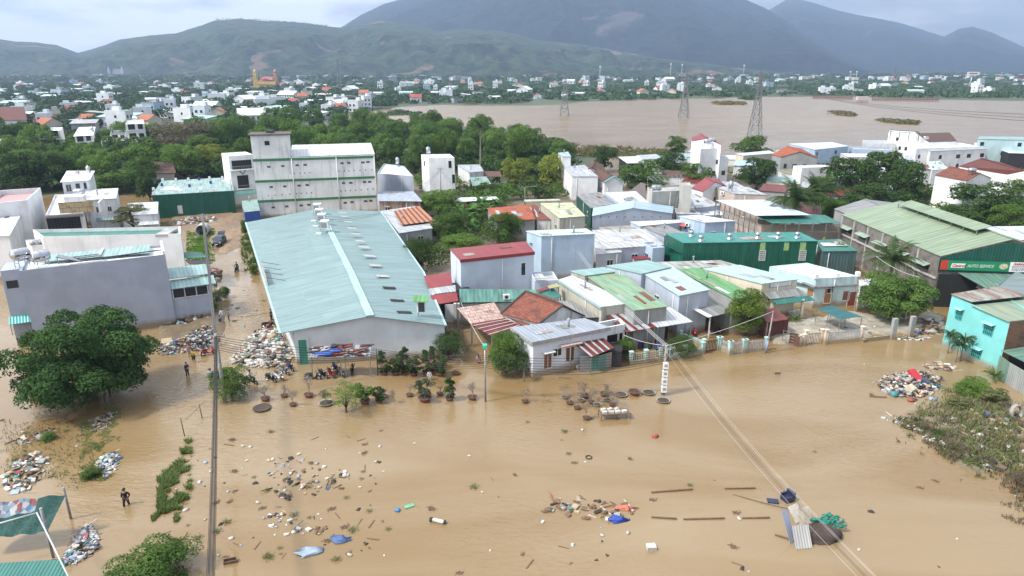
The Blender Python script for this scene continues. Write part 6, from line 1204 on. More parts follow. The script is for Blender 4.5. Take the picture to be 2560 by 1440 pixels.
# palms
def palmproto(key,nf,fl,th,tr,mat,seed,droop=1.0,wl=.5):
 r_ = random.Random(seed); C = []; V = []; F = []
 m = MB()
 for i in range(nf):
  az = i*2.399+r_.uniform(-.2,.2); el = r_.uniform(-.2,1.15); L_ = fl*r_.uniform(.8,1.1); pts = []
  d = Vector((math.cos(az)*math.cos(el),math.sin(az)*math.cos(el),math.sin(el))); p = Vector((0,0,th)); g = .13*droop
  for s in range(9): pts.append(p.copy()); p = p+d*L_/8; d = (d+Vector((0,0,-g*(.6+s*.22)))).normalized()
  side = Vector((-math.sin(az),math.cos(az),0))
  m.tube(pts,[.05]*3+[.03]*6,4)
  for s in range(1,9):
   for k in range(3):
    q0 = pts[s-1].lerp(pts[s],k/3); w = wl*L_*.32*math.sin(min(1,(s+k/3)/8.5)*math.pi*.9+.25); ax = (pts[s]-pts[s-1]).normalized()
    for sg_ in (-1,1):
     tip = q0+side*sg_*w+ax*w*.45-Vector((0,0,w*(.35+.3*r_.random()))); wd = ax*(L_/8/3*.36); m.poly([q0-wd,q0+wd,tip+wd*.3,tip-wd*.3])
 fm = m.mesh('fronds',mat); tm = MB(); lean = r_.uniform(-.4,.4); tm.tube([(lean*th*.12,0,-.5),(lean*.6,0,th*.35),(lean*.2,0,th*.7),(0,0,th)],[tr*1.4,tr,tr*.85,tr*.75],8)
 PROTO[key] = (fm,tm.mesh('trunk',BARKG),th,fl,fl)
PALM = leafmat('leaf_palm',(.022,.050,.018),(.09,.14,.045)); palmproto('palm_tall',26,4.2,13,.22,PALM,3); palmproto('palm_mid',28,4.8,6.5,.26,PALM,4,1.1,.62); palmproto('palm_far',16,4,9,.2,PALM,5)
palmproto('dracaena',46,1.15,2.2,.07,leafmat('leaf_dracaena',(.02,.05,.02),(.085,.15,.06)),6,1.5,.22); palmproto('cycad',22,1.3,.4,.2,LG['mid'],8,.7,.35)
def palm_px(cx,cy,key,s,label,name='coconut_palm',cat='palm tree',group=None):
 z = PROTO[key][2]*s; p = q(cx,cy,z); t = thing(name,label,cat,(p.x,p.y,0),group); t.scale = (s,s,s); t.rotation_euler = (0,0,cx)
 for nm,me in (('fronds',PROTO[key][0]),('trunk',PROTO[key][1])): o = bpy.data.objects.new(nm,me); COL.objects.link(o); o.parent = t
 return t
palm_px(1201,318,'palm_tall',1.15,'lone tall coconut palm rising above the grove edge'); palm_px(2232,650,'palm_mid',.95,'coconut palm with arching fronds before the brick garage'); palm_px(1990,500,'palm_mid',1.25,'large drooping palm behind the white canopy'); palm_px(2040,478,'palm_mid',1.1,'palm leaning into the dark grove')
palm_px(1060,365,'palm_far',1.0,'palm fronds among the bamboo above the slim white house')
for x,y,s in ((2378,838,1.0),(2398,862,.95),(2412,850,1.15)): palm_px(x,y,'dracaena',s,'spiky dragon plant beside the turquoise wall','dracaena','plant','spiky plants by the turquoise wall')
palm_px(2487,940,'cycad',1.0,'low cycad sprouting beside the sheet fence','cycad','plant'); palm_px(1990,800,'cycad',.9,'potted cycad in the cream house yard','cycad','plant'); palm_px(1310,915,'dracaena',.8,'spiky plant at the corner of the white corner house','dracaena','plant')
# banana plants
m = MB(); r_ = random.Random(5)
for i in range(9):
 az = i*2.4; L_ = r_.uniform(1.8,2.6); el = r_.uniform(.5,1.3); d = Vector((math.cos(az)*math.cos(el),math.sin(az)*math.cos(el),math.sin(el))); p = Vector((0,0,2.2)); side = Vector((-math.sin(az),math.cos(az),0)); pv_ = None
 for s in range(7):
  w = .42*math.sin(math.pi*min(.97,(s+.6)/7)); cur = (p-side*w,p+side*w)
  if pv_: m.poly([pv_[0],pv_[1],cur[1],cur[0]])
  pv_ = cur; p = p+d*L_/6; d = (d+Vector((0,0,-.28))).normalized()
BF = m.mesh('leaves',leafmat('leaf_banana',(.04,.10,.03),(.13,.24,.06))); m = MB(); m.tube([(0,0,-.3),(0,0,2.3)],[.16,.11],8); BT = m.mesh('stem',plain('banana_stem',(.20,.22,.10),.7))
for i,(x,y,s) in enumerate(((1165,585,1.3),(1182,570,1.4),(1150,568,1.2),(1203,545,1.3),(1178,600,1.0),(1218,556,1.1),(1240,536,1.0))):
 p = q(x,y,0); t = thing('banana_plant','broad leaved banana plant in the garden between the roofs','banana plant',(p.x,p.y,0),'banana plants between the roofs'); t.scale = (s,)*3; t.rotation_euler = (0,0,i*1.3)
 for nm,me in (('leaves',BF),('stem',BT)): o = bpy.data.objects.new(nm,me); COL.objects.link(o); o.parent = t
# the grove behind the houses
FP.append([(v.x,v.y) for v in (FL,FR,BR,BL)]); FP.append([(v.x,v.y) for v in (P0b,P1b,Q1,Q0)])
FQ = [(min(p[0] for p in f),max(p[0] for p in f),min(p[1] for p in f),max(p[1] for p in f),f) for f in FP]
def free(x,y,mgn=0):
 for a,b_,c,d_,f in FQ:
  if a-mgn < x < b_+mgn and c-mgn < y < d_+mgn:
   sg = [((f[(i+1) % 4][0]-f[i][0])*(y-f[i][1])-(f[(i+1) % 4][1]-f[i][1])*(x-f[i][0]))/(math.hypot(f[(i+1) % 4][0]-f[i][0],f[(i+1) % 4][1]-f[i][1])+1e-6) for i in range(4)]
   if all(v > -mgn for v in sg) or all(v < mgn for v in sg): return False
 return True
r_ = random.Random(12); placed = []
Wd_ = WOOD; wx = [p[0] for p in Wd_]; wy = [p[1] for p in Wd_]; WA = np.array
def inp(x,y,poly): return float(ipoly(np.array([x]),np.array([y]),poly)[0]) > 0
kinds = [('dark1','broadleaf_tree','dark green broad tree in the grove behind the banded block'),('dark2','broadleaf_tree','dark green broad tree in the grove behind the banded block'),('mid1','broadleaf_tree','mid green leafy tree in the grove toward the river'),('mid2','broadleaf_tree','mid green leafy tree in the grove toward the river'),('light1','broadleaf_tree','light green tree in the grove toward the river'),('bamboo1','bamboo_clump','feathery green bamboo clump in the grove toward the river'),('bamboo2','bamboo_clump','pale feathery bamboo clump in the grove toward the river')]
GROVE = gpoly([(-60,470),(-60,378),(240,375),(430,358),(560,346),(700,346),(900,344),(1060,344),(1210,362),(1290,394),(1420,412),(1400,450),(1150,425),(1050,445),(940,420),(560,440),(420,470),(280,480),(120,480)])
gx0,gx1,gy0,gy1 = min(p[0] for p in GROVE),max(p[0] for p in GROVE),min(p[1] for p in GROVE),max(p[1] for p in GROVE)
tries = 0
while len(placed) < 225 and tries < 9000:
 tries += 1; x,y = r_.uniform(gx0,gx1),r_.uniform(gy0,gy1)
 if not inp(x,y,GROVE) or not free(x,y,1): continue
 px,py = pj((x,y,0)); sp = 5.2+y*.012
 if px < -80 or px > 1500 or any((x-a)**2+(y-b_)**2 < sp*sp for a,b_ in placed): continue
 if 985 < px < 1050 and 365 < py < 420: continue
 placed.append((x,y)); wts = [2,2,3,3,2.5,4 if px > 560 else 1,3 if px > 560 else .6]
 k = r_.choices(kinds,wts)[0]; s = r_.uniform(.75,1.25)
 t = plant(k[0],x,y,.1,s*1.0,s*r_.uniform(.85,1.15),r_.uniform(0,6.28),k[2],k[1],k[2].replace(' clump',' clumps').replace(' tree ',' trees '))
# ---------------------------------------------------------------- far town: houses and woods across the valley
def farproto(i,w,d,h,roof,rc,wc,fl=1):
 t = thing('house','x','house',(0,0,0)); m = MB()
 m.box((0,0,h/2-.3),(w,d,h+.6),0); wl_ = m; m = MB()
 if roof == 'gable':
  for s in (-1,1): m.slab([(-w/2-.4,s*(d/2+.5),h),(w/2+.4,s*(d/2+.5),h),(w/2+.4,0,h+d*.28),(-w/2-.4,0,h+d*.28)][::s],.15)
  for s in (-1,1): wl_.poly([(s*w/2,-d/2,h),(s*w/2,d/2,h),(s*w/2,0,h+d*.27)])
 elif roof == 'shed': m.slab([(-w/2-.4,-d/2-.5,h+.1),(w/2+.4,-d/2-.5,h+.1),(w/2+.4,d/2+.5,h+d*.12),(-w/2-.4,d/2+.5,h+d*.12)],.15)
 else:
  m.box((0,0,h+.05),(w-.5,d-.5,.1))
  for a_ in ((0,-d/2+.12,w,.24),(0,d/2-.12,w,.24),(-w/2+.12,0,.24,d-.5),(w/2-.12,0,.24,d-.5)): m.box((a_[0],a_[1],h+.3),(a_[2],a_[3],.6))
  m.box((w*.2,d*.15,h+1.2),(w*.35,d*.35,2.2))
 m.build('roof',rc,t,(0,0,0)); m = wl_
 for f in range(int(h/3)):
  for k in range(int(w/2.6)): m.box((-w/2+1.5+k*2.6,-d/2,1.6+f*3),(1.2,.12,1.4),0,1)
  m.box((-w/2,0,1.6+f*3),(.12,1.2,1.3),0,1); m.box((w/2,d*.2,1.6+f*3),(.12,1.2,1.3),0,1)
 m.build('wall',[wc,GLASS],t,(0,0,0)); return t
TRED = plain('far_red_tile',(.34,.09,.06),.8,var=.3,scale=.5); TORG = plain('far_orange_tile',(.36,.13,.07),.8,var=.2,scale=.5); FW = plain('far_white_wall',(.74,.77,.80),.8,var=.15,scale=.3); FC = plain('far_cream_wall',(.66,.60,.48),.8,var=.15,scale=.3); FB = plain('far_blue_wall',(.42,.56,.68),.8,var=.15,scale=.3)
FG = plain('far_grey_wall',(.33,.34,.36),.85,var=.3,scale=.3); RW = plain('far_metal_roof',(.70,.73,.76),.5,var=.2,scale=.3); RT = plain('far_teal_roof',(.40,.58,.56),.5,var=.2,scale=.3); RG = plain('far_grey_roof',(.38,.39,.40),.7,var=.3,scale=.3)
fp = [(farproto(0,7,12,7,'flat',RW,FW),'white two storey flat roofed house',5),(farproto(1,6,11,10,'flat',RW,FW),'slim white three storey house',2),(farproto(2,9,9,4,'gable',TRED,FW),'white house with red tiled gable roof',3),(farproto(3,14,9,4,'shed',RW,FW),'low house with white metal roof',6),(farproto(4,8,10,5,'gable',TORG,FC),'cream house with orange tiled roof',1.3),
   (farproto(5,8,12,7,'flat',RG,FB),'light blue two storey house',1.3),(farproto(6,10,10,5,'shed',RG,FG),'grey concrete house with dull roof',2),(farproto(7,16,11,5,'shed',RT,FW),'wide house with pale teal metal roof',1.6),(farproto(8,18,12,6,'gable',RW,FW),'large white hall with pale gabled roof',1),(farproto(9,9,9,8,'flat',RG,FC),'cream two storey house',1.2)]
zones = [(gpoly([(-40,330),(-40,198),(420,194),(860,198),(850,255),(1000,262),(800,304),(640,322),(520,318),(430,318),(240,340)]),165,'in the town among trees',10.5),(gpoly([(860,258),(860,197),(1420,197),(1430,240),(1250,262),(1090,258)]),48,'on the far river shore below the mountain',14),(gpoly([(1420,250),(1420,193),(2600,190),(2600,230),(2380,242),(2050,240),(1700,243)]),82,'across the flooded plain',16)]
hs = []; usedp = set()
for zi,(zp,cnt,where,spc) in enumerate(zones):
 x0,x1,y0,y1 = min(p[0] for p in zp),max(p[0] for p in zp),min(p[1] for p in zp),max(p[1] for p in zp); n = 0; tries = 0
 rz_ = random.Random(40+zi); tp = [pj((p[0],p[1],0)) for p in zp]; a0,a1,b0,b1 = min(p[0] for p in tp),max(p[0] for p in tp),min(p[1] for p in tp),max(p[1] for p in tp)
 while n < cnt and tries < 6000:
  tries += 1; P = q(rz_.uniform(a0,a1),rz_.uniform(b0,b1)); x,y = P.x,P.y
  if not inp(x,y,zp) or any((x-a)**2+(y-b_)**2 < (spc*(1+y*.0006))**2 for a,b_,_ in hs) or not free(x,y,6): continue
  i = rz_.choices(range(10),[f[2] for f in fp])[0]; rt = fp[i][0]; lab = fp[i][1]+' '+where; s = rz_.uniform(.8,1.15)*(1+y*.00012); a_ = rz_.choice([0,.3,-.3,1.57,1.3,1.9])+rz_.uniform(-.15,.15); g_ = lab.replace('house','houses').replace('hall','halls')
  if i not in usedp: usedp.add(i); rt.location = (x,y,0); rt.rotation_euler = (0,0,a_); rt['label'] = lab; rt['group'] = g_
  else: dup(rt,(x,y,0),a_,s,lab,g_)
  hs.append((x,y,8)); n += 1
# woods as masses
def mass(name,label,poly_px,n,rr_,hh,per,leaf,mats,seed,keep=9,h0=2.5):
 r_ = np.random.default_rng(seed); P = gpoly(poly_px); tp = poly_px; a0,a1 = min(p[0] for p in tp),max(p[0] for p in tp); b0,b1 = min(p[1] for p in tp),max(p[1] for p in tp)
 C = []; Nn = []; Sz = []; cnt = 0; hx = np.array([(h[0],h[1]) for h in hs])
 while cnt < n:
  p = q(r_.uniform(a0,a1),r_.uniform(b0,b1)); x,y = p.x,p.y; cnt += 1
  if not inp(x,y,P): continue
  dd = hx-np.array((x,y)); 
  if len(hx) and (((np.abs(dd[:,0]) < keep) & (dd[:,1] > -5) & (dd[:,1] < keep+8+y*.012)).any()): continue
  if not free(x,y,min(3,rr_*.8)): continue
  R_ = rr_*r_.uniform(.6,1.4)*(1+y*.0006); H_ = hh*r_.uniform(.6,1.35); k = per
  d = r_.normal(size=(k,3)); d /= np.linalg.norm(d,axis=1,keepdims=True); d[:,2] = np.abs(d[:,2])*1.0-.15; rad = (.75+.3*r_.random(k))[:,None]
  lump = 1+.18*np.sin(d[:,0]*7+x)*np.cos(d[:,1]*6+y); c = d*rad*lump[:,None]*np.array((R_,R_,H_*.55))+np.array((x,y,h0+H_*.45)); C.append(c); Nn.append(d+r_.normal(size=(k,3))*.5+np.array((0,0,.3))); Sz.append(np.full(k,leaf*(1+y*.0011))*(.6+.8*r_.random(k)))
 C = np.concatenate(C); Nn = np.concatenate(Nn); Sz = np.concatenate(Sz); o = bpy.data.objects.new(name,quads(name,C,Nn,Sz,.65,mats,seed)); COL.objects.link(o); return tag(o,label,kind='stuff')
WM = leafmat('leaf_far',(.018,.045,.022),(.085,.145,.062),.2)
mass('town_woods','trees filling the gaps between the houses of the town',[(-60,335),(-60,203),(430,200),(860,204),(860,258),(1000,264),(820,300),(640,308),(430,300),(240,332)],1900,4.5,6.2,75,.7,WM,51,6,0)
mass('shore_woods','green trees lining the far river shore',[(850,262),(850,200),(1430,200),(1440,246),(1250,262),(1090,260)],600,6,4.8,60,.9,WM,52,9,0); mass('plain_woods','trees between the houses across the flooded plain',[(1420,254),(1420,196),(2650,192),(2650,246),(2380,246),(2050,241),(1900,242),(1700,247)],1100,6,4.4,60,.95,WM,53,10,0)
mass('far_woods','distant belt of palms and trees at the foot of the mountains',[(-100,206),(-100,183),(2700,181),(2700,200)],1300,13,8,38,1.9,WM,54,4)
mass('river_edge_scrub','dry yellow green reeds along the near river bank',[(1300,402),(1300,360),(1480,372),(1700,386),(1640,398),(1450,398)],420,1.6,2.2,60,.22,leafmat('leaf_reed',(.10,.10,.04),(.22,.20,.09)),55,3,0)
for i,(pp,nn_) in enumerate((([(1780,258),(1800,254),(1862,258),(1860,262),(1790,263)],60),([(2078,284),(2090,280),(2138,288),(2136,291),(2100,288)],60),([(2190,300),(2210,299),(2290,308),(2285,313),(2220,306)],90),([(970,288),(990,278),(1050,284),(1045,289)],60),([(1850,248),(1860,243),(1892,247),(1888,252)],30))):
 mass('reed_island',['pale reed strip in the river before the far shore','short dark reed strip in the open river','long brown reed strip nearest the river houses','low green island off the grove edge','green islet close to the far shore'][i],pp,nn_,2.5,1.6,40,.5,leafmat('leaf_reed',(.10,.10,.04),(.22,.20,.09)) if i < 3 else WM,60+i,3,0)
# fillers between the roofs, roofs of the farthest streets
m = MB(); r_ = random.Random(8)
for k in range(520):
 p = q(r_.uniform(-60,2620),r_.uniform(187.5,203)); w,d_,h = r_.uniform(9,26),r_.uniform(9,20),r_.uniform(5,13); m.box((p.x,p.y,h/2),(w,d_,h),r_.uniform(0,3),r_.choice([0,0,0,1,2,3])); m.box((p.x,p.y,h+.5),(w+1,d_+1,1),r_.uniform(0,3),r_.choice([4,4,4,5,6,1]))
o = m.build('far_streets',[FW,FC,FB,FG,RW,TRED,TORG]); tag(o,'pale roofs of the farthest streets at the foot of the mountains',kind='stuff')
GP = gpoly([(1410,560),(1470,470),(1560,470),(1640,400),(2330,400),(2560,420),(2560,520),(2330,470),(2060,560),(1850,640),(1560,640)]); k = 0; tries = 0
FK = [(WROOF,'white'),(WROOF2,'dusty grey white'),(GREYRF,'grey fibre'),(BLUER,'pale blue'),(REDR,'red'),(MAROON,'maroon'),(TEALR2,'mint'),(TILEB,'brown tiled')]
while k < 30 and tries < 3000:
 tries += 1; p = q(r_.uniform(1380,2600),r_.uniform(395,640)); w,d_ = r_.uniform(4,8),r_.uniform(5,9)
 if not inp(p.x,p.y,GP) or not free(p.x,p.y,1.2): continue
 k += 1; a_ = .45+r_.uniform(-.1,.1); h = r_.uniform(2.6,3.8); mt,nm_ = r_.choice(FK); t = thing('lean_to','small '+nm_+' sheet roof tucked into a gap of the crowded block','shed',tuple(p),'small '+nm_+' roofs filling gaps of the block'); e_ = Vector((math.cos(a_),-math.sin(a_),0))*w/2; n_ = Vector((math.sin(a_),math.cos(a_),0))*d_/2; z_ = Vector((0,0,h)); s_ = Vector((0,0,.6))
 Q = [p-e_-n_+z_,p+e_-n_+z_,p+e_+n_+z_+s_,p-e_+n_+z_+s_]; m = MB(); m.slab(Q,.08); m.build('roof',mt,t); m = MB(); K = [c_+(p+z_-c_)*.06 for c_ in Q]
 for i in range(4): j = (i+1) % 4; m.poly([(K[i].x,K[i].y,-.4),(K[j].x,K[j].y,-.4),K[j],K[i]])
 m.build('wall',r_.choice([WHITE2,GREYR,PALEB,CREAM]),t); FQ.append((p.x-w/2,p.x+w/2,p.y-d_/2,p.y+d_/2,[(p.x-w/2,p.y-d_/2),(p.x+w/2,p.y-d_/2),(p.x+w/2,p.y+d_/2),(p.x-w/2,p.y+d_/2)]))
for i,(lab,pp,n_) in enumerate((('bushes between the river trees and the roof garden house',[(1540,475),(1560,405),(1660,395),(1810,440),(1800,470),(1640,475)],260),('bushes around the peach house and the palms',[(1850,480),(1860,405),(2090,420),(2100,540),(2050,540),(1960,480)],260),('undergrowth below the great dark grove',[(2060,550),(2060,440),(2320,430),(2320,520),(2200,520)],300),('shrubs filling the slope behind the sage green garage',[(2340,560),(2320,480),(2600,440),(2600,600),(2450,570)],300),('shrubs between lean to roofs and the slim white house',[(1050,540),(1050,450),(1200,440),(1300,500),(1180,550)],150),('shrubs by the feathery bamboo',[(2020,670),(2060,640),(2150,640),(2150,690),(2080,680)],60),('low greenery at the foot of the lime green trees',[(1260,470),(1410,440),(1470,470),(1400,500),(1280,500)],90))):
 mass('undergrowth',lab,pp,n_,2.0,3.0,110,.24,LG[('mid','dark','dark','mid','light','light','mid')[i]],80+i,1,0)
# undergrowth and gardens near the roofs
mass('garden_undergrowth','weeds and shrubs filling the gardens between warehouse and red roof',[(1010,600),(1090,560),(1180,540),(1300,560),(1310,605),(1120,620),(1095,680),(1060,680)],170,1.6,2.4,130,.17,LG['mid'],70,2,0)
mass('grove_undergrowth','undergrowth beneath the grove trees',[(-60,480),(-60,365),(240,360),(430,340),(900,325),(1180,345),(1300,392),(1420,412),(1400,450),(1150,430),(1050,445),(940,420),(560,445),(420,475),(250,480)],900,4,4.5,80,.5,LG['dark'],71,4,0)

cl = []; r_ = random.Random(6)
for k in range(34):
 x = 540+k*8.4+r_.uniform(-3,3); y = np.interp(x,[540,600,680,760,830],[51,50,54,60,68])-1.5; v_ = (720-y)/F_PX; dy = cp+v_*sp_; D_ = 3560; cl.append((Vector(((x-1280)/F_PX/dy*D_,D_,CAM_H+(-sp_+v_*cp)/dy*D_+r_.uniform(0,4))),r_.uniform(3,6)))
o = bpy.data.objects.new('ridge_trees',leafcloud('ridge_trees',cl,40,1.8,WM,9)); COL.objects.link(o); tag(o,'row of small trees along the crest of the low hill',kind='stuff')
# ================================================================ POLES, CABLES, TOWERS
CPOLE = plain('concrete_pole',(.30,.29,.27),.85,var=.3); CBL = plain('black_cable',(.015,.015,.017),.6,var=0); CWH = plain('pale_cable',(.55,.56,.57),.5,var=0); CGR = plain('grey_cable',(.10,.10,.11),.6,var=0)
def pole(base,H_,label,name='utility_pole',arms=2,boxes=0,r=.15,lean=(0,0),cat='utility pole',mat=None):
 b0 = Vector(base); tp = b0+Vector((lean[0],lean[1],H_)); t = thing(name,label,cat,tuple(b0)); m = MB(); m.tube([b0-Vector((0,0,.5)),tp],[r*1.25,r*.75],10); m.build('shaft',mat or CPOLE,t)
 for k in range(arms):
  z = H_-.25-k*.9; c = b0.lerp(tp,z/H_); m = MB(); m.bar(c+Vector((-.9,0,0)),c+Vector((.9,0,0)),.09)
  for x in (-.8,-.4,.4,.8): m.lathe(c+Vector((x,0,.05)),[(.03,0),(.06,.05),(.03,.1),(.06,.14),(0,.18)],6)
  m.build('crossarm',STEEL,t)
 for k in range(boxes):
  z = H_*.62-k*.85; c = b0.lerp(tp,z/H_); m = MB(); m.box(tuple(c+Vector((0,-.3,0))),(.5,.3,.65)); bx = m.build('meter_box',WHITEP,t); m = MB(); m.box(tuple(c+Vector((0,-.46,.05))),(.3,.02,.25)); m.build('door',plain('meter_grey',(.3,.31,.32),.5),bx,t['_o'])
 return t,tp
def sag(a,c,s,n=14): a,c = Vector(a),Vector(c); return [a.lerp(c,k/n)-Vector((0,0,s*4*(k/n)*(1-k/n))) for k in range(n+1)]
def cable(a,c,s,r,label,mat=None,group=None):
 m = MB(); m.tube(sag(a,c,s),r,5); return single(m,'cable',mat or CBL,label,'cable',group)
h1 = 7.2; pb = q(563,1006)
PA,ta = pole(tuple(pb),h1,'concrete pole wrapped in cables rising through the glossy tree',arms=2,r=.17)
tA = q(506,534,7.4); PB,tb_ = pole((tA.x,tA.y,0),7.4,'concrete pole with a crossarm at the far end of the alley',arms=1,r=.14)
pl = q(1214,1004); Hl = hz(1214,1004,868); PL,tl = pole(tuple(pl),Hl,'slim steel lamp post with a bright green lamp head standing in the flood','street_lamp',0,0,.08,cat='street lamp',mat=STEEL)
m = MB(); m.box(tuple(tl+Vector((0,-.05,.15))),(.42,.5,.3)); lh_ = m.build('lamp_head',plain('green_lamp',(.03,.55,.33),.4),PL); m = MB(); m.box(tuple(tl+Vector((.1,-.31,-.1))),(.3,.03,.16)); m.build('bracket',STEEL,PL)
pm = q(1657,985); Hm = hz(1657,985,864); PM,tm_ = pole(tuple(pm),Hm,'concrete pole loaded with white meter boxes and tangled wires',arms=2,boxes=4,r=.17)
m = MB(); rj = random.Random(4)
for k in range(14):
 a_ = rj.uniform(0,6.28); z0 = rj.uniform(1.5,Hm-.6); pts_ = [pm+Vector((math.cos(a_+i*.8)*.28,math.sin(a_+i*.8)*.28-.1,z0+i*.28*rj.uniform(.5,1.3))) for i in range(5) if z0+i*.28 < Hm]
 if len(pts_) > 2: m.tube(pts_,.022,4)
m.build('wire_tangle',CBL,PM)
p_ = q(1915,882); P4,t4 = pole(tuple(p_),hz(1915,882,778),'thin leaning pole with blue painted foot at the fence end',arms=0,r=.09,lean=(.25,0)); m = MB(); m.tube([p_,p_+Vector((.05,0,1.5))],.125,8); m.build('painted_foot',plain('faded_blue',(.25,.3,.5),.8),P4)
p_ = q(945,938); P5,t5 = pole(tuple(p_),hz(945,938,872),'thin black post beside the row of potted shrubs',arms=0,r=.05,mat=DSTEEL)
p_ = q(1433,680,0); P6,t6 = pole(tuple(p_),hz(1433,680,608),'bare weathered pole in front of the pale blue house',arms=0,r=.14)
p_ = q(1103,500,0); P7,t7 = pole(tuple(p_),hz(1103,500,420),'pole fanning thin wires in front of the slim white house',arms=1,r=.12)
p_ = q(1312,512); P8,t8 = pole(tuple(p_),hz(1312,512,468),'street light pole among the lime green trees','street_lamp',0,r=.1,cat='street lamp'); m = MB(); m.bar(t8,t8+Vector((2.4,-.5,.3)),.08); m.box(tuple(t8+Vector((2.5,-.5,.3))),(.6,.25,.12)); m.build('lamp_arm',STEEL,P8)
p_ = q(1255,810); P9,t9 = pole(tuple(p_),4.9,'thin wire post before the old tile house',arms=0,r=.05,mat=DSTEEL); p_ = q(1412,920); P10,t10 = pole(tuple(p_),hz(1412,920,832),'thin dark post at the striped awning corner',arms=0,r=.05,mat=DSTEEL); p_ = q(1554,770,4.5); 
p_ = q(586,530); pole((p_.x,p_.y,0),7.5,'pole beside the balcony house door',arms=0,r=.12); p_ = q(2185,720); pole((p_.x,p_.y,0),3.4,'short pole beside the small white shed',arms=0,r=.08)
# overhead bundles
end = q(524,1560,6.2)
for k in range(9):
 dx = (k-4)*.03; dzz = (k % 3)*.10
 cable(ta+Vector((dx,0,-.2-dzz)),end+Vector((dx*1.6,0,.35-dzz*1.4)),.55+.03*(k % 3),.016+.008*(k % 2),'thick black cable of the bundle running over the flood toward the viewer',CBL,'cables of the bundle over the flood')
for k in range(6): cable(ta+Vector(((k-3)*.05,0,-.2-(k % 2)*.1)),tb_+Vector(((k-3)*.07,0,-.2)),.9+.06*(k % 3),.028,'grey cable of the bundle strung up the alley',CGR if k % 2 else plain('dusty_cable',(.14,.14,.15),.7),'cables strung up the alley')
for k in range(7):
 z = -.5-k*.42; cable(ta+Vector((.1,0,z*.55)),t5+Vector((0,0,z*.42+.2)),.5+.07*k,.022,'black wire sagging past the warehouse front',CBL,'wires past the warehouse front')
 cable(t5+Vector((0,0,z*.42+.2)),tl+Vector((0,0,z*.5-.6)),.35+.04*k,.022,'black wire sagging past the warehouse front',CBL,'wires past the warehouse front')
 cable(tl+Vector((0,0,z*.5-.6)),tm_+Vector((0,0,z*.5-.3)),.55+.08*k,.022,'black wire crossing before the corner house',CBL,'wires before the corner house')
e2_ = q(2195,1470,7.2)
for k in range(5): cable(tm_+Vector(((k-2)*.22,0,.05)),e2_+Vector(((k-2)*.24,0,.15*(k % 2))),.7,.011 if k in (1,2) else .006,'pale power wire crossing the flood diagonally' if k not in (1,2) else 'black power wire crossing the flood diagonally',CWH if k not in (1,2) else CBL,'diagonal power wires' if k not in (1,2) else 'diagonal black wires')
for k in range(3): cable(tm_+Vector(((k-1)*.2,0,0)),t6+Vector(((k-1)*.25,0,-.3)),.9,.018,'pale wire from the meter pole up over the row roofs',CWH,'pale wires over the row roofs')
cable(tm_,t4,.3,.025,'white wire from the meter pole to the thin leaning pole',CWH); cable(tm_,q(1560,838,5.5),.2,.022,'white wire to the striped porch',CWH)
cable(tl,q(1152,755,5.2),.3,.022,'white wire from the lamp post up to the mottled awning',CWH); cable(q(2300,693,6.2),q(2190,640,8),.4,.025,'white wire swinging above the garage forecourt',CWH)
for k in range(6): cable(t7+Vector((0,0,-.3*(k % 3))),q(1062 if k < 3 else 1140,460+(k % 3)*6,6-k % 3),.2,.02,'thin wire fanning from the pole before the slim white house',CBL,'wires of the fanning pole')
for k in range(3): cable(q(950,531+k*2,6.4),q(813-k*6,541+k*7,7.0),.4,.018,'thin wire looping over the warehouse roof',CBL,'wires over the warehouse roof')
def pylon(bx,by,ty,w0,label,lat=7,arms=3):
 b0 = q(bx,by); H_ = hz(bx,by,ty); t = thing('transmission_tower',label,'transmission tower',tuple(b0)); m = MB(); w1 = w0*.16
 wd = lambda s: w0*(1-s)**1.3+w1
 cor = lambda s: [b0+Vector((sx*wd(s)/2,sy*wd(s)/2,H_*s)) for sx,sy in ((-1,-1),(1,-1),(1,1),(-1,1))]
 lv = [1-(1-k/lat)**1.25 for k in range(lat+1)]; th_ = w0*.026+.06 if w0 > 5 else w0*.022+.05
 for k in range(lat):
  A_,B_ = cor(lv[k]),cor(lv[k+1])
  for i in range(4): m.bar(A_[i],B_[i],th_*1.5); j = (i+1) % 4; m.bar(A_[i],B_[j],th_); m.bar(A_[j],B_[i],th_); m.bar(B_[i],B_[j],th_)
 m.build('lattice_mast',plain('pylon_steel',(.24,.25,.26),.5,.4),t)
 for k in range(arms):
  z = H_*(.97-.11*k); m = MB(); c = b0+Vector((0,0,z)); L_ = w0*.75*(1-.12*(k % 2))
  for s in (-1,1): m.bar(c+Vector((s*w1/2,0,0)),c+Vector((s*L_,0,0)),th_); m.bar(c+Vector((s*w1/2,0,H_*.035)),c+Vector((s*L_,0,0)),th_); m.bar(c+Vector((s*L_,0,0)),c+Vector((s*L_,0,-H_*.03)),th_*1.4)
  m.build('crossarm',STEEL,t)
 return b0+Vector((0,0,H_*.9)),w0
y1_ = pylon(1411,289,187,5.2,'lattice tower standing in the river, closest to the grove'); y2_ = pylon(1709,294,183,5.4,'lattice tower in the river with orange top between two others'); y3_ = pylon(1886,342,178,4.8,'tallest lattice tower rising from the near river bank')
pylon(849,226,146,6,'distant lattice tower above the town near the banded block',6); pylon(1125,234,166,5,'distant lattice tower over the far shore houses',6); pylon(718,210,165,5,'faint lattice tower beside the pagoda',5); pylon(2234,205,163,5,'faint twin mast beyond the plain',5)
for s in (-1,0,1):
 for A_,B_ in ((y1_,y2_),(y2_,y3_)): cable(A_[0]+Vector((s*3,0,-1)),B_[0]+Vector((s*3,0,-1)),3,.06,'high voltage line between the river towers',CGR,'high voltage lines between the river towers')
 cable(y3_[0]+Vector((s*3,0,-1)),q(2700,300+s*10,24),3,.05,'high voltage line leaving over the river to the picture edge',CGR,'high voltage lines leaving over the river')
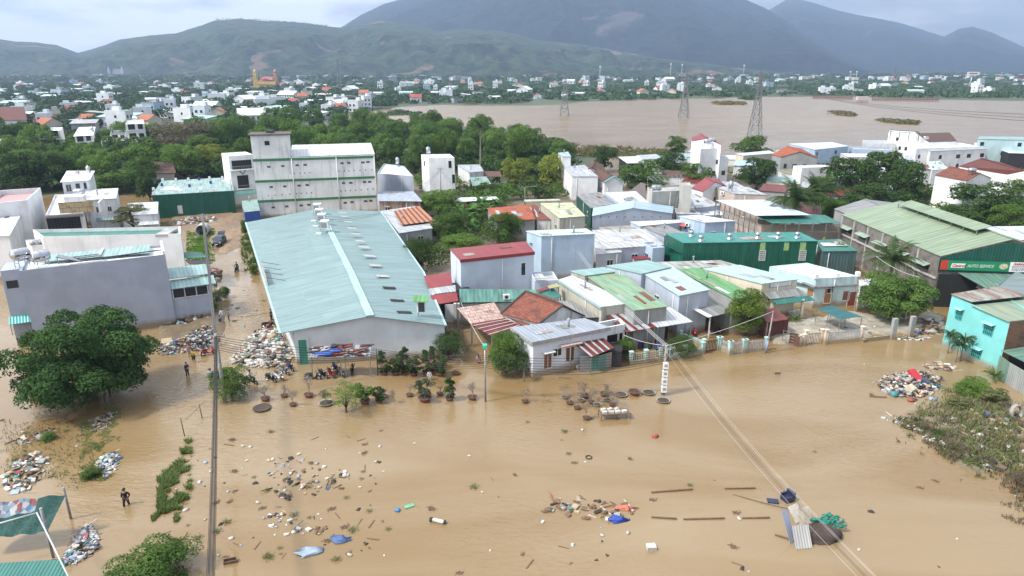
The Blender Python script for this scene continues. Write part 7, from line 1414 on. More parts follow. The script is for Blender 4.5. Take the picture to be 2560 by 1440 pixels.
for i,(x,y0,y1) in enumerate(((1675,200,158),(1703,200,160),(1499,205,165),(1857,200,162),(2123,205,178),(2139,205,178),(245,150,105),(367,115,85))):
 d_ = q(x,y0) if i < 6 else None
 if d_ is None: continue
 H_ = hz(x,y0,y1); t = thing('radio_mast','thin pale radio mast on the skyline of the plain','mast',tuple(d_),'radio masts on the plain'); m = MB(); m.tube([d_,d_+Vector((0,0,H_))],[1.0,.5],5); m.build('mast',CWH,t); m = MB(); m.box(tuple(d_+Vector((0,0,H_*.95))),(3,3,H_*.12)); m.build('antenna',WHITEP,t)
# landmarks of the far town
c = q(672,224); t = thing('pagoda','yellow and red pagoda with two tiered towers in the far town','pagoda',tuple(c)); YL = plain('temple_yellow',(.62,.46,.14),.7,scale=.3); PK = plain('temple_pink',(.55,.28,.20),.7,scale=.3); u = dep(c)/F_PX
m = MB(); m.box((c.x,c.y,6),(u*46,16,13)); m.build('hall',YL,t); m = MB()
for k in range(3): z = 8+k*4.2; w = u*(46-8*k); m.slab([(c.x-w/2,c.y-9+k,z),(c.x+w/2,c.y-9+k,z),(c.x+w/2*.86,c.y,z+3),(c.x-w/2*.86,c.y,z+3)],.3)
m.build('red_roof',plain('temple_red',(.40,.09,.07),.7,scale=.3),t)
for dx,mt in ((-30,YL),(20,PK)):
 m = MB(); x_ = c.x+dx*u
 for k in range(6): m.box((x_,c.y,3+k*4.3),(7.4-k*.55,7.4-k*.55,4.0)); m.box((x_,c.y,5.1+k*4.3),(9-k*.6,9-k*.6,.5))
 m.lathe((x_,c.y,27),[(2.6,0),(2.2,1.5),(.8,2.6),(.3,4),(0,6)],10); m.build('tower',mt,t)
c = q(300,196); t = thing('church','pale blue church with dark roof and small spires at the foot of the hill','church',tuple(c)); u = dep(c)/F_PX; FBL = plain('church_blue',(.40,.50,.62),.8,scale=.1)
m = MB(); m.box((c.x,c.y,u*5),(u*36,u*22,u*12)); m.build('nave',FBL,t); m = MB(); m.slab([(c.x-u*16,c.y-u*12,u*10),(c.x+u*18,c.y-u*12,u*10),(c.x+u*16,c.y,u*22),(c.x-u*12,c.y,u*22)],.5); m.build('roof',plain('church_roof',(.10,.10,.12),.7),t)
for dx,hh in ((-19,28),(14,30)): m = MB(); m.box((c.x+dx*u,c.y-u*10,u*10),(u*5,u*5,u*22)); m.lathe((c.x+dx*u,c.y-u*10,u*21),[(u*3,0),(0,u*(hh-20))],6); m.build('spire',FBL,t)
c = q(2419,236); H_ = hz(2419,236,184); u = dep(c)/F_PX; t = thing('billboard','tall single column billboard with white panel across the plain','billboard',tuple(c)); m = MB(); m.tube([c,c+Vector((u*3,0,H_))],u*1.6,8); m.build('column',STEEL,t)
m = MB(); m.box((c.x+u*3,c.y-u*2,H_),(u*30,u*1.2,u*8)); pn = m.build('panel',WHITEP,t); m = MB(); m.box((c.x+u*3,c.y-u*2.7,H_+.2),(u*20,.2,u*2.2)); m.build('red_lettering',plain('sign_red',(.5,.05,.03)),pn,t['_o'])
c = q(2155,256); u = dep(c)/F_PX; t = thing('stilt_house','pink white hut on stilts at the end of a long river platform','hut',tuple(c)); m = MB(); m.box((c.x,c.y,u*10),(u*28,u*10,u*9)); m.build('hut',plain('hut_pink',(.60,.50,.50),.7),t); m = MB()
for k in range(9): m.bar((c.x-u*13+k*u*3.2,c.y-u*3,-1),(c.x-u*13+k*u*3.2,c.y-u*3,u*6),u*.7)
m.build('stilt',plain('stilt_wood',(.14,.10,.07),.9),t)
for lab,xa,xb,yy in (('long brown fish farm platform reaching toward the stilt hut',2032,2130,246),('red brown boom of fish cages running from the stilt hut',2180,2345,251)):
 a_,c_ = q(xa,yy),q(xb,yy+2); t = thing('fish_platform',lab,'platform',tuple(a_)); m = MB(); m.bar(a_+Vector((0,0,1.4)),c_+Vector((0,0,1.4)),6,1.0); m.build('deck',plain('deck_brown',(.20,.10,.07),.8),t); m = MB()
 for k in range(24): p = a_.lerp(c_,k/23); m.bar(p,p+Vector((0,-1,4.4)),.45)
 m.build('railing',plain('stilt_wood',(.14,.10,.07)),t)
# ================================================================ VEHICLES
RUB = plain('rubber',(.02,.02,.02),.8); CHR = plain('chrome',(.5,.5,.52),.2,.9)
def bikeproto(body,seatc=(.02,.02,.022),name='scooter',lab='',cat='motorbike',loc=(0,0,0),rz=0,group=None):
 t = thing(name,lab,cat,loc,group); t.rotation_euler = (0,0,rz); BO = plain('bikepaint_%d_%d_%d' % tuple(int(c*99) for c in body),body,.25,.1,var=.05); o0 = (0,0,0)
 for x in (-.62,.62):
  m = MB(); pr = [(.20,-.05),(.26,-.055),(.29,-.03),(.29,.03),(.26,.055),(.20,.05),(.20,-.05)]; m.lathe((x,0,.29),pr,16,axis=(0,1,0)); w = m.build('wheel',RUB,t,o0)
  m = MB(); m.lathe((x,0,.29),[(0,-.03),(.05,-.05),(.2,-.02),(.2,.02),(.05,.05),(0,.03)],10,axis=(0,1,0)); m.build('rim',CHR,w,o0)
 m = MB()   # leg shield, floorboard and rear fairing as one lofted body
 sec = [(-.88,.60,.05,.06),(-.70,.62,.14,.12),(-.45,.58,.17,.16),(-.18,.48,.17,.18),(-.05,.34,.15,.07),(.2,.32,.15,.05),(.33,.42,.17,.10),(.42,.68,.17,.14),(.48,.90,.13,.10),(.56,.98,.05,.05)]
 pr_ = None; n = 8
 for x,z,w,h in sec:
  ring = [Vector((x,w*math.cos(2*math.pi*k/n),z+h*math.sin(2*math.pi*k/n))) for k in range(n)]
  if pr_: [m.poly([pr_[k],pr_[(k+1) % n],ring[(k+1) % n],ring[k]],0,None,True) for k in range(n)]
  else: m.poly(ring[::-1])
  pr_ = ring
 m.poly(pr_); m.build('fairing',BO,t,o0)
 m = MB(); m.blob((-.38,0,.79),(.40,.14,.09),amp=.1); m.build('seat',plain('seat_%d' % int(seatc[0]*99),seatc,.6),t,o0)
 m = MB(); m.tube([(.62,0,.29),(.55,0,.6),(.46,0,.98)],[.04,.045,.04],6); m.build('fork',DSTEEL,t,o0); m = MB(); m.blob((.64,0,.56),(.24,.09,.06),amp=.05); m.build('front_mudguard',BO,t,o0)
 m = MB(); m.tube([(.34,-.36,1.04),(.42,-.15,1.02),(.46,0,1.0),(.42,.15,1.02),(.34,.36,1.04)],.022,6); hb = m.build('handlebar',DSTEEL,t,o0)
 for s in (-1,1): m = MB(); m.tube([(.4,s*.25,1.03),(.42,s*.33,1.22)],.01,4); m.lathe((.42,s*.34,1.26),[(0,0),(.06,.0),(.06,.02),(0,.02)],8,axis=(1,0,0)); m.build('mirror',DSTEEL,hb,o0)
 m = MB(); m.blob((.56,0,.95),(.07,.08,.07),amp=0); m.build('headlight',plain('lamp_glass',(.6,.62,.6),.1),t,o0); m = MB(); m.box((-.86,0,.66),(.05,.14,.07)); m.build('tail_light',plain('tail_red',(.4,.02,.02),.3),t,o0)
 m = MB(); m.tube([(-.1,-.16,.25),(-.4,-.18,.27),(-.8,-.18,.36)],[.03,.05,.06],8); m.build('exhaust',CHR,t,o0); m = MB(); m.box((-.93,0,.5),(.02,.19,.14)); m.build('number_plate',WHITEP,t,o0); return t
BK,RD,WH_,GY = (.015,.016,.018),(.38,.015,.02),(.72,.73,.75),(.22,.23,.26)
wl = -.12
def bike(x,y,rz,body,lab,name='motorbike',z=wl,group=None): p = q(x,y); return bikeproto(body,name=name,lab=lab,loc=(p.x,p.y,z),rz=rz,group=group)
bike(678,952,R(-35),BK,'black scooter with silver wheels, leftmost of the parked trio'.replace('leftmost','outermost')); bike(698,948,R(-38),WH_,'white scooter in the middle of the parked trio'); bike(712,934,R(-40),GY,'silver grey scooter leaning beside the white one'); bike(726,924,R(-50),(.03,.04,.09),'dark blue scooter at the inner end of the parked group')
bike(783,948,R(-5),BK,'low black motorbike parked side on before the tin shelter'); bike(808,942,R(-45),BK,'black motorbike squeezed between side on bike and red one'); bike(828,940,R(-55),RD,'red scooter parked nose out under the tin shelter'); bike(855,938,R(-62),GY,'grey white scooter parked nose out under the tin shelter'); bike(881,930,R(-82),BK,'black and white scooter alone at the shelter end'); bike(838,925,R(-60),(.05,.02,.08),'purple dark scooter at the back of the tin shelter')
bike(523,886,R(38),RD,'bright red scooter parked by the rubbish heap'); bike(508,868,R(40),BK,'black scooter behind the bright red one'); bike(672,818,R(5),BK,'old black motorbike parked against the warehouse side wall'); bike(530,717,R(60),(.02,.2,.2),'teal scooter half hidden by the alley cables')
rb1 = bike(530,952,R(100),RD,'red scooter ridden by the person in a blue shirt'); rb2 = bike(630,958,R(-30),BK,'dark motorbike ridden by the person in a white shirt'); rb3 = bike(592,678,R(-88),BK,'motorbike ridden along the alley by the person in black'); bike(1790,835,R(20),BK,'dark motorbike parked under the grey porch roof'); bike(1735,840,R(60),RD,'reddish motorbike deep in the shaded porch')
# car
p = q(549,612); t = thing('car','dark grey hatchback with open tailgate parked in the muddy alley','car',(p.x,p.y,.05)); t.rotation_euler = (0,0,R(8)); o0 = (0,0,0); CP = plain('car_paint',(.035,.04,.05),.25,.4,var=.1)
m = MB(); n = 10
sec = [(-2.1,.55,.70,.18),(-2.05,.62,.82,.30),(-1.2,.68,.88,.36),(-.9,.70,.88,.38),(1.6,.72,.88,.40),(1.95,.72,.84,.38),(2.05,.65,.78,.3)]
pr_ = None
for y,z,w,h in sec:
 ring = [Vector((w*math.copysign(abs(math.cos(a))**.45,math.cos(a)),y,z+h*math.copysign(abs(math.sin(a))**.6,math.sin(a)))) for a in [2*math.pi*k/16 for k in range(16)]]
 if pr_: [m.poly([pr_[k],pr_[(k+1) % 16],ring[(k+1) % 16],ring[k]],0,None,True) for k in range(16)]
 else: m.poly(ring[::-1])
 pr_ = ring
m.poly(pr_); m.build('body',CP,t,o0)
m = MB(); A_ = [(-.78,-1.0,1.02),(.78,-1.0,1.02),(.80,1.9,1.06),(-.80,1.9,1.06)]; T_ = [(-.62,-.3,1.55),(.62,-.3,1.55),(.64,1.6,1.55),(-.64,1.6,1.55)]
for i in range(4): j = (i+1) % 4; m.poly([A_[i],A_[j],T_[j],T_[i]])
cbn = m.build('window',glassy('car_glass',(.05,.07,.09),.06),t,o0); m = MB(); m.slab([(v[0]*1.03,v[1],1.58) for v in T_],.06); m.build('roof',CP,t,o0)
for x in (-.82,.82):
 for y in (-1.35,1.3): m = MB(); m.lathe((x-.1,y,.32),[(0,0),(.2,0),(.32,0),(.34,.04),(.34,.18),(.32,.22),(0,.22)],16,axis=(1,0,0)); w = m.build('wheel',RUB,t,o0); m = MB(); m.lathe((x+math.copysign(.12,x)-.01,y,.32),[(0,0),(.2,0),(.2,.02),(0,.02)],10,axis=(1,0,0)); m.build('rim',CHR,w,o0)
for x in (-.62,.62): m = MB(); m.blob((x,-2.03,.78),(.18,.08,.1),amp=0); m.build('headlight',plain('lamp_glass',(.6,.62,.6)),t,o0); m = MB(); m.blob((math.copysign(.98,x),-.75,1.08),(.12,.08,.08),amp=0); m.build('mirror',CP,t,o0)
m = MB(); m.box((0,-2.12,.55),(.5,.04,.14)); m.build('number_plate',WHITEP,t,o0); m = MB(); m.box((0,-2.09,.72),(.7,.06,.16)); m.build('grille',DSTEEL,t,o0); m = MB(); m.slab([(-.62,1.6,1.62),(.62,1.6,1.62),(.62,2.5,1.98),(-.62,2.5,1.98)],.08); m.build('tailgate',CP,t,o0)
# ================================================================ PEOPLE
SKIN = plain('skin',(.36,.20,.13),.6,var=.1); HAIR = plain('black_hair',(.012,.010,.010),.6)
def skinmesh(name,J,E_,mat,sub=1,root=0):
 me = bpy.data.meshes.new(name); me.from_pydata([j[0] for j in J],E_,[]); o = bpy.data.objects.new(name,me); COL.objects.link(o)
 md = o.modifiers.new('s','SKIN'); md.use_smooth_shade = True; o.modifiers.new('d','SUBSURF').levels = sub
 for i,j in enumerate(J): me.skin_vertices[0].data[i].radius = (j[1],j[1] if len(j) < 3 else j[2])
 me.skin_vertices[0].data[root].use_root = True
 bpy.context.view_layer.update(); m2 = bpy.data.meshes.new_from_object(o.evaluated_get(bpy.context.evaluated_depsgraph_get())); bpy.data.objects.remove(o); bpy.data.meshes.remove(me)
 m2.materials.clear(); m2.materials.append(mat); m2.name = name; return m2
def person(x,y,rz,label,shirt,pants,pose='stand',z=-.28,hat_=None,hair='short',s=1.0,group=None,short=False,loc=None):
 """facing -Y before rotation"""
 p = q(x,y) if loc is None else Vector(loc); t = thing('person',label,'person',(p.x,p.y,z),group); t.rotation_euler = (0,0,rz); t.scale = (s,s,s)
 V = Vector; hip,ch,nk,hd = V((0,0,.92)),V((0,.0,1.22)),V((0,-.01,1.42)),V((0,-.03,1.50))
 Lk,La,Rk,Ra = V((-.11,-.03,.50)),V((-.12,.02,.07)),V((.11,-.03,.50)),V((.12,.02,.07)); Le,Lh,Re,Rh = V((-.26,.03,1.10)),V((-.27,-.10,.86)),V((.26,.03,1.10)),V((.27,-.10,.86))
 if pose == 'walk': Lk,La,Rk,Ra = V((-.11,-.2,.55)),V((-.12,-.12,.10)),V((.11,.05,.50)),V((.12,.28,.10)); Le,Lh,Re,Rh = V((-.27,.1,1.1)),V((-.2,-.02,.92)),V((.27,.1,1.12)),V((.2,-.06,.95))
 if pose == 'phone': Le,Lh,Re,Rh = V((-.26,-.12,1.16)),V((-.10,-.28,1.40)),V((.26,-.12,1.16)),V((.10,-.28,1.40))
 if pose == 'carry': Le,Lh,Re,Rh = V((-.24,-.04,1.12)),V((-.14,-.28,1.08)),V((.24,-.04,1.12)),V((.14,-.28,1.08))
 if pose in ('ride','squat'):
  dz = V((0,0,-.12 if pose == 'ride' else -.62)); hip,ch,nk,hd = hip+dz,ch+dz+V((0,-.03,0)),nk+dz+V((0,-.06,0)),hd+dz+V((0,-.08,0))
  if pose == 'ride': Lk,La,Rk,Ra = V((-.2,-.42,.74)),V((-.17,-.36,.36)),V((.2,-.42,.74)),V((.17,-.36,.36)); Le,Lh,Re,Rh = V((-.28,-.22,.95)),V((-.30,-.52,.98)),V((.28,-.22,.95)),V((.30,-.52,.98))
  else: Lk,La,Rk,Ra = V((-.18,-.32,.46)),V((-.14,-.12,.10)),V((.18,-.32,.46)),V((.14,-.12,.10)); Le,Lh,Re,Rh = V((-.24,-.25,.55)),V((-.12,-.42,.36)),V((.24,-.25,.55)),V((.12,-.42,.36))
 LS,RS = nk+V((-.17,.0,-.05)),nk+V((.17,0,-.05)); LH_,RH_ = hip+V((-.10,0,-.04)),hip+V((.10,0,-.04))
 J = [(hip,.115,.10),(ch,.13,.10),(nk-V((0,0,.05)),.10,.08),(nk+V((0,0,.02)),.05),(hd+V((0,0,.06)),.085,.09),(hd+V((0,0,.16)),.075,.085),(LS,.055),(Le,.042),(Lh,.03),(RS,.055),(Re,.042),(Rh,.03),(LH_,.085),(Lk,.06),(La,.042),(RH_,.085),(Rk,.06),(Ra,.042),(La+V((0,-.15,-.04)),.035),(Ra+V((0,-.15,-.04)),.035)]
 E_ = [(0,1),(1,2),(2,3),(3,4),(4,5),(2,6),(6,7),(7,8),(2,9),(9,10),(10,11),(0,12),(12,13),(13,14),(0,15),(15,16),(16,17),(14,18),(17,19)]
 for hnd,el,s_ in ((Lh,Le,-1),(Rh,Re,1)):        # palm, four fingers and a thumb
  d = (hnd-el).normalized(); sd_ = d.cross(V((0,1,0))).normalized() if abs(d.y) < .9 else V((1,0,0)); palm = hnd+d*.06; ip = len(J); J.append((palm,.03,.018)); E_.append((8 if s_ < 0 else 11,ip))
  for k in range(4): a0 = len(J); f = palm+d*.03+sd_*(k-1.5)*.019; J.append((f,.009)); E_.append((ip,a0)); J.append((f+d*(.045+.008*(k in (1,2)))+V((0,-.012,0)),.007)); E_.append((a0,a0+1))
  a0 = len(J); J.append((palm+sd_*.04*-s_,.009)); E_.append((ip,a0)); J.append((palm+sd_*.055*-s_+d*.035,.007)); E_.append((a0,a0+1))
 o = bpy.data.objects.new('body',skinmesh('body',J,E_,SKIN,1)); COL.objects.link(o); o.parent = t
 SH = plain('cloth_%s' % '_'.join(str(int(c*99)) for c in shirt),shirt,.9); PT = plain('cloth_%s' % '_'.join(str(int(c*99)) for c in pants),pants,.9)
 Js = [(hip+V((0,0,.02)),.145,.125),(ch,.155,.125),(nk-V((0,0,.06)),.125,.10),(LS,.075),(Le,.062),(Le.lerp(Lh,.1 if short else .8),.05),(RS,.075),(Re,.062),(Re.lerp(Rh,.1 if short else .8),.05)]
 o = bpy.data.objects.new('shirt',skinmesh('shirt',Js,[(0,1),(1,2),(2,3),(3,4),(4,5),(2,6),(6,7),(7,8)],SH,1)); COL.objects.link(o); o.parent = t
 kk = .25 if short else .9
 Jp = [(hip+V((0,0,.03)),.14,.12),(LH_,.11),(Lk,.082),(Lk.lerp(La,kk),.065),(RH_,.11),(Rk,.082),(Rk.lerp(Ra,kk),.065)]
 o = bpy.data.objects.new('trousers',skinmesh('trousers',Jp,[(0,1),(1,2),(2,3),(0,4),(4,5),(5,6)],PT,1)); COL.objects.link(o); o.parent = t
 hc = hd+V((0,.015,.14)); m = MB(); m.blob(hc,(.095,.105,.10),amp=.05,n=12,m=8)
 if hair == 'long': m.tube([hc+V((0,.06,0)),hc+V((0,.12,-.2)),hc+V((0,.12,-.38))],[.08,.06,.03],8)
 m.build('hair',HAIR,t,(0,0,0))
 m = MB(); [m.blob(hd+V((sx*.034,-.088,.085)),(.012,.008,.009),amp=0) for sx in (-1,1)]; m.build('eyes' if False else 'eye',HAIR,t,(0,0,0)); m = MB(); m.blob(hd+V((0,-.102,.055)),(.014,.018,.022),amp=0); m.build('nose',SKIN,t,(0,0,0))
 m = MB(); m.box(tuple(hd+V((0,-.092,.022))),(.045,.01,.01)); m.build('mouth',plain('lips',(.25,.09,.07),.6),t,(0,0,0))
 if hat_:
  m = MB(); HT = plain('hat_%s' % '_'.join(str(int(c*99)) for c in hat_),hat_,.7); m.lathe(hc+V((0,0,-.01)),[(.118,0),(.115,.05),(.09,.10),(.04,.13),(0,.135)],12); m.box(tuple(hc+V((0,-.15,.01))),(.15,.1,.015)); m.build('cap',HT,t,(0,0,0))
 return t
person(317,1262,R(12),'person in black wading alone through the open flood',(.012,.012,.014),(.012,.012,.016),'walk',-.38,(.012,.012,.014),s=1.05); person(486,906,R(-8),'person in yellow shirt and dark shorts holding up a phone',(.62,.45,.02),(.02,.02,.025),'phone',-.12,None,short=True); person(476,892,R(30),'person in pinkish clothes standing behind the yellow shirt',(.42,.22,.24),(.3,.25,.22),'stand',-.12)
person(469,939,R(60),'person with blue cap and red trimmed dark jacket holding something',(.05,.03,.05),(.06,.04,.035),'carry',-.15,(.05,.12,.40)); m = MB()
person(557,800,R(20),'person in white shirt standing on the alley edge',(.62,.66,.72),(.4,.42,.45),'stand',-.1); person(573,803,R(-60),'person in brown top and blue trousers standing in the alley',(.22,.17,.13),(.05,.08,.14),'stand',-.1); person(551,808,R(30),'person crouching beside the white shirted one',(.10,.10,.26),(.05,.05,.06),'squat',-.05)
person(679,803,R(80),'person in dark clothes holding a long pole against the warehouse',(.05,.045,.035),(.035,.03,.03),'carry',-.05); m = MB(); a_ = q(679,803); m.tube([a_+Vector((.35,0,1.25)),a_+Vector((-3.2,-.3,.7))],.03,6); single(m,'bamboo_stick',plain('stilt_wood',(.14,.10,.07)),'long bamboo stick held out over the alley water','stick')
person(1074,950,R(10),'small child in white clothes wading near the potted shrubs',(.7,.7,.7),(.6,.6,.6),'stand',-.3,s=.85,hair='long'); person(1196,908,R(200),'person with long dark hair and pink top wading beyond the lamp post',(.55,.30,.33),(.35,.2,.22),'stand',-.62,hair='long')
for rb,lab,sh_,pt_,ht in ((rb1,'rider in light blue shirt on the red scooter',(.25,.38,.62),(.06,.07,.1),(.02,.02,.03)),(rb2,'rider in white shirt and dark cap on the dark motorbike',(.6,.63,.68),(.25,.14,.10),(.02,.02,.03)),(rb3,'rider dressed in black crossing the wet alley',(.02,.02,.03),(.03,.03,.04),(.02,.02,.02))):
 l = rb.location; a_ = rb.rotation_euler[2]; person(0,0,a_+R(90),lab,sh_,pt_,'ride',l.z,ht,loc=(l.x-.28*math.cos(a_),l.y-.28*math.sin(a_),0))
# ================================================================ POTTED PLANTS
POTR = plain('terracotta',(.22,.09,.06),.8,var=.3); POTG = plain('grey_pot',(.30,.29,.26),.8,var=.3); SOIL = plain('soil',(.06,.045,.03),.95)
def twigs(seed,H_,spread,depth=5,n0=3):
 m = MB(); r_ = random.Random(seed)
 def br(p,d,L_,r,k):
  e_ = p+d*L_; m.tube([p,p.lerp(e_,.5)+Vector((r_.uniform(-1,1),r_.uniform(-1,1),0))*L_*.08,e_][:: 2 if k > 2 else 1],[r,r*.85,r*.65][:: 2 if k > 2 else 1],3 if k > 1 else 6,cap=False)
  if k >= depth: return
  for _ in range(n0 if k else n0+1): nd_ = (d*.6+Vector((r_.gauss(0,1),r_.gauss(0,1),r_.uniform(0,.9)))*spread).normalized(); br(e_,nd_,L_*r_.uniform(.6,.85),r*.60,k+1)
 br(Vector((0,0,.3)),Vector((r_.uniform(-.15,.15),0,1)).normalized(),H_*.33,.06,0); return m
TWM = [twigs(100+i,h_,s_).mesh('twigs',TWIG) for i,(h_,s_) in enumerate(((1.3,.7),(1.5,.55),(1.15,.8),(1.8,.45)))]
def potmb(r=.42,h=.42): m = MB(); m.lathe((0,0,0),[(0,0),(r*.55,0),(r*.72,h*.3),(r*.95,h*.85),(r*1.08,h),(r*1.0,h),(r*.9,h*.86)],16); return m
def soilmb(r=.42,h=.42): m = MB(); m.poly([(math.cos(k*.4189)*r*.9,math.sin(k*.4189)*r*.9,h*.88) for k in range(15)]); return m
potM = [potmb().mesh('pot',POTR),potmb().mesh('pot',POTG),potmb(.6,.5).mesh('pot',POTR),potmb(.75,.32).mesh('pot',POTG)]; soM = [soilmb().mesh('soil',SOIL),soilmb().mesh('soil',SOIL),soilmb(.6,.5).mesh('soil',SOIL),soilmb(.75,.32).mesh('soil',SOIL)]
def lfm(key,R_,H_,n,per,leaf,mt,seed,zc): cl_ = clumps(R_,H_,n,seed,1,-.8); return leafcloud('leaves',[(c+Vector((0,0,zc)),r) for c,r in cl_],per,leaf,LG[mt] if isinstance(mt,str) else mt,seed)
SHR = {'round': lfm('r',.95,.8,14,100,.075,'grey',1,1.35),'cone': lfm('c',.62,1.15,16,100,.08,'dark',2,1.4),'dark': lfm('d',.85,.8,12,120,.09,'dark',3,1.2),'lite': lfm('l',.9,.8,14,110,.09,'light',4,1.3),'sparse': lfm('s',.55,.5,8,50,.06,'olive',5,1.3)}
def link(me,t,nm): o = bpy.data.objects.new(nm,me); COL.objects.link(o); o.parent = t; return o
def potted(x,y,kind,s=1.0,pot=0,lab='',grp=None,i=0,z=-.12):
 p = q(x,y); t = thing('potted_plant',lab,'potted plant',(p.x,p.y,z),grp); t.scale = (s,s,s); t.rotation_euler = (0,0,x*.7)
 if pot is not None: link(potM[pot],t,'pot'); link(soM[pot],t,'soil')
 if kind in ('bare','round','cone','dark','lite','sparse'): link(TWM[(x+i) % 4],t,'twigs')
 if kind in SHR: link(SHR[kind],t,'leaves')
 return t
bare = [(664,1001),(711,992),(733,1014),(772,992),(962,992),(1024,990),(1100,987),(1181,998),(1313,1006),(1412,996),(1424,1010),(1461,994),(1443,1022),(1478,1008),(1492,1015),(1511,990),(1531,1014),(1466,1048),(1540,1026),(1452,1004)]
for i,(x,y) in enumerate(bare): potted(x,y,'bare',.85 if i not in (0,3,7,11,15) else 1.1,(0,0,0,0,1)[i % 5],'bare leafless bonsai in a bowl standing in the flood','bare bonsai bowls in the flood',i)
for x,y,s in ((984,1010,.95),(1357,1006,.6)): potted(x,y,'bare',s,None,'leafless reddish sapling without a pot sticking out of the flood','leafless saplings in the flood')
for a in ((816,1010,'sparse',.95,3,'thin leaved bonsai in a wide shallow bowl'),(912,1008,'lite',1.15,0,'bright green potted shrub right beside the big light green one'),(948,1006,'dark',.85,0,'small dark green potted shrub'),(1062,1002,'round',1.1,2,'big round open shrub in a large grey pot'),(1124,1000,'cone',1.05,0,'dark cone shaped potted shrub'),(1517,1003,'sparse',.8,1,'leafy bonsai among the bare ones')): potted(a[0],a[1],a[2],a[3],a[4],a[5])
t = plant('airy',q(866,1030).x,q(866,1030).y,-.2,.42,.40,1.0,'large light green feathery tree growing in the line of pots'); 
for i,(x,y) in enumerate(((960,936),(990,936),(1012,928),(1034,938),(1067,935),(1100,939),(1085,925))): potted(x,y,'dark' if i % 2 else 'cone',1.15,0,'dark bushy potted shrub against the warehouse wall','dark potted shrubs along the warehouse')
for i,(x,y,pk) in enumerate(((1552,988,3),(1586,986,2),(1622,983,3),(1658,1003,3),(1140,936,0))):
 lab = ['empty shallow grey bowl at the near end of the empty bowls','empty reddish bowl floating between two grey ones','empty grey bowl closest to the meter pole','bowl of soil at the foot of the meter pole','empty terracotta bowl beside the dark potted shrubs'][i]; potted(x,y,'none',.85 if pk == 3 else 1,pk,lab)
m = MB(); p = q(655,1022); m.lathe(p-Vector((0,0,.05)),[(0,0),(.5,0),(.82,.18),(.86,.2),(.78,.17),(0,.1)],20); single(m,'round_tray',plain('woven_tray',(.07,.05,.04),.9),'big round dark tray floating by the glossy tree','tray')
# ================================================================ RUBBISH AND FLOTSAM
DM = [plain('scrap_white',(.56,.55,.51),.7,var=.45,scale=1.5),plain('scrap_grey',(.28,.28,.28),.8),plain('scrap_dark',(.035,.033,.03),.8),plain('scrap_brown',(.16,.10,.065),.9),plain('scrap_red',(.30,.06,.06),.7),plain('scrap_blue',(.07,.12,.27),.7),plain('scrap_teal',(.07,.22,.22),.7),plain('scrap_tan',(.42,.33,.22),.8),plain('scrap_pink',(.42,.27,.24),.7),plain('scrap_lightblue',(.30,.38,.46),.6)]
def heap(name,label,poly_px,n,hmax,wts,size=(.15,.7),seed=0,kind='stuff'):
 P = gpoly(poly_px); r_ = random.Random(seed); x0,x1,y0,y1 = min(p[0] for p in P),max(p[0] for p in P),min(p[1] for p in P),max(p[1] for p in P); m = MB(); k = 0; tr = 0
 while k < n and tr < n*20:
  tr += 1; x,y = r_.uniform(x0,x1),r_.uniform(y0,y1); d = float(ipoly(np.array([x]),np.array([y]),P)[0])
  if d < 0: continue
  zt = min(1,d/1.6)*hmax; z = zt*r_.uniform(.55,1.0)+.02; mi = r_.choices(range(10),wts)[0]; s = r_.uniform(*size)
  sh_ = r_.random()
  if sh_ < .45: m.box((x,y,z),(s,s*r_.uniform(.3,.9),s*r_.uniform(.1,.5)),r_.uniform(0,3.14),mi,rx=r_.uniform(-.5,.5))
  elif sh_ < .7: a_ = r_.uniform(0,6.28); L_ = s*r_.uniform(1,2.2); m.bar((x,y,z),(x+math.cos(a_)*L_,y+math.sin(a_)*L_,max(.0,z+r_.uniform(-.3,.3))),.06,.04,mi)
  else: m.blob((x,y,z),(s*.5,s*.4,s*.3),mi,.7,k,7,5)
  k += 1
 o = m.build(name,DM); return tag(o,label,kind=kind)
W1 = [3.5,3.5,4,5,.6,.5,.4,2.5,.8,.8]; W2_ = [10,3,1.2,2.2,.12,.1,.1,3,.2,.3]; W3_ = [1.5,2,4,6,.5,.3,.2,2,.4,.3]
heap('rubbish','coloured household rubbish heap behind the red scooter',[(392,885),(400,868),(450,850),(490,825),(545,815),(550,850),(530,872),(480,880),(420,888)],620,.9,[3,3,3,3.5,1,.8,.7,2,1.5,1],(.12,.5),seed=1); heap('rubbish','planks and broken boards against the blue grey house corner',[(420,815),(440,790),(520,780),(545,800),(470,812)],160,.6,W3_,(.2,1.1),seed=2)
heap('rubbish','big heap of white foam boxes and sacks at the warehouse corner',[(572,905),(600,870),(632,838),(690,820),(722,838),(735,880),(728,905),(690,922),(620,918)],780,.75,W2_,(.2,.8),seed=3); heap('rubbish','scattered branches and foam above the foam heap',[(630,840),(660,805),(700,800),(705,830)],90,.4,W3_,seed=4)
heap('rubbish','flood rubbish strewn across the end of the alley',[(425,570),(440,552),(500,545),(550,548),(535,560),(480,566)],220,.7,W1,(.3,1.2),seed=5); heap('rubbish','rubbish patch by the lower canopy in the alley',[(505,690),(520,670),(555,680),(552,700),(530,712)],90,.5,W3_,(.3,1.0),seed=6)
heap('rubbish','large mixed rubbish mound in the flood before the turquoise house',[(2188,958),(2215,940),(2290,930),(2355,945),(2352,968),(2325,985),(2290,1000),(2230,990),(2205,975)],620,.9,W1,(.12,.55),seed=7); heap('rubbish','muddy sacks floating near the turquoise house',[(2305,915),(2340,905),(2400,922),(2380,930),(2330,925)],60,.35,[2,2,1,5,0,0,0,4,1,0],(.25,.7),seed=8)
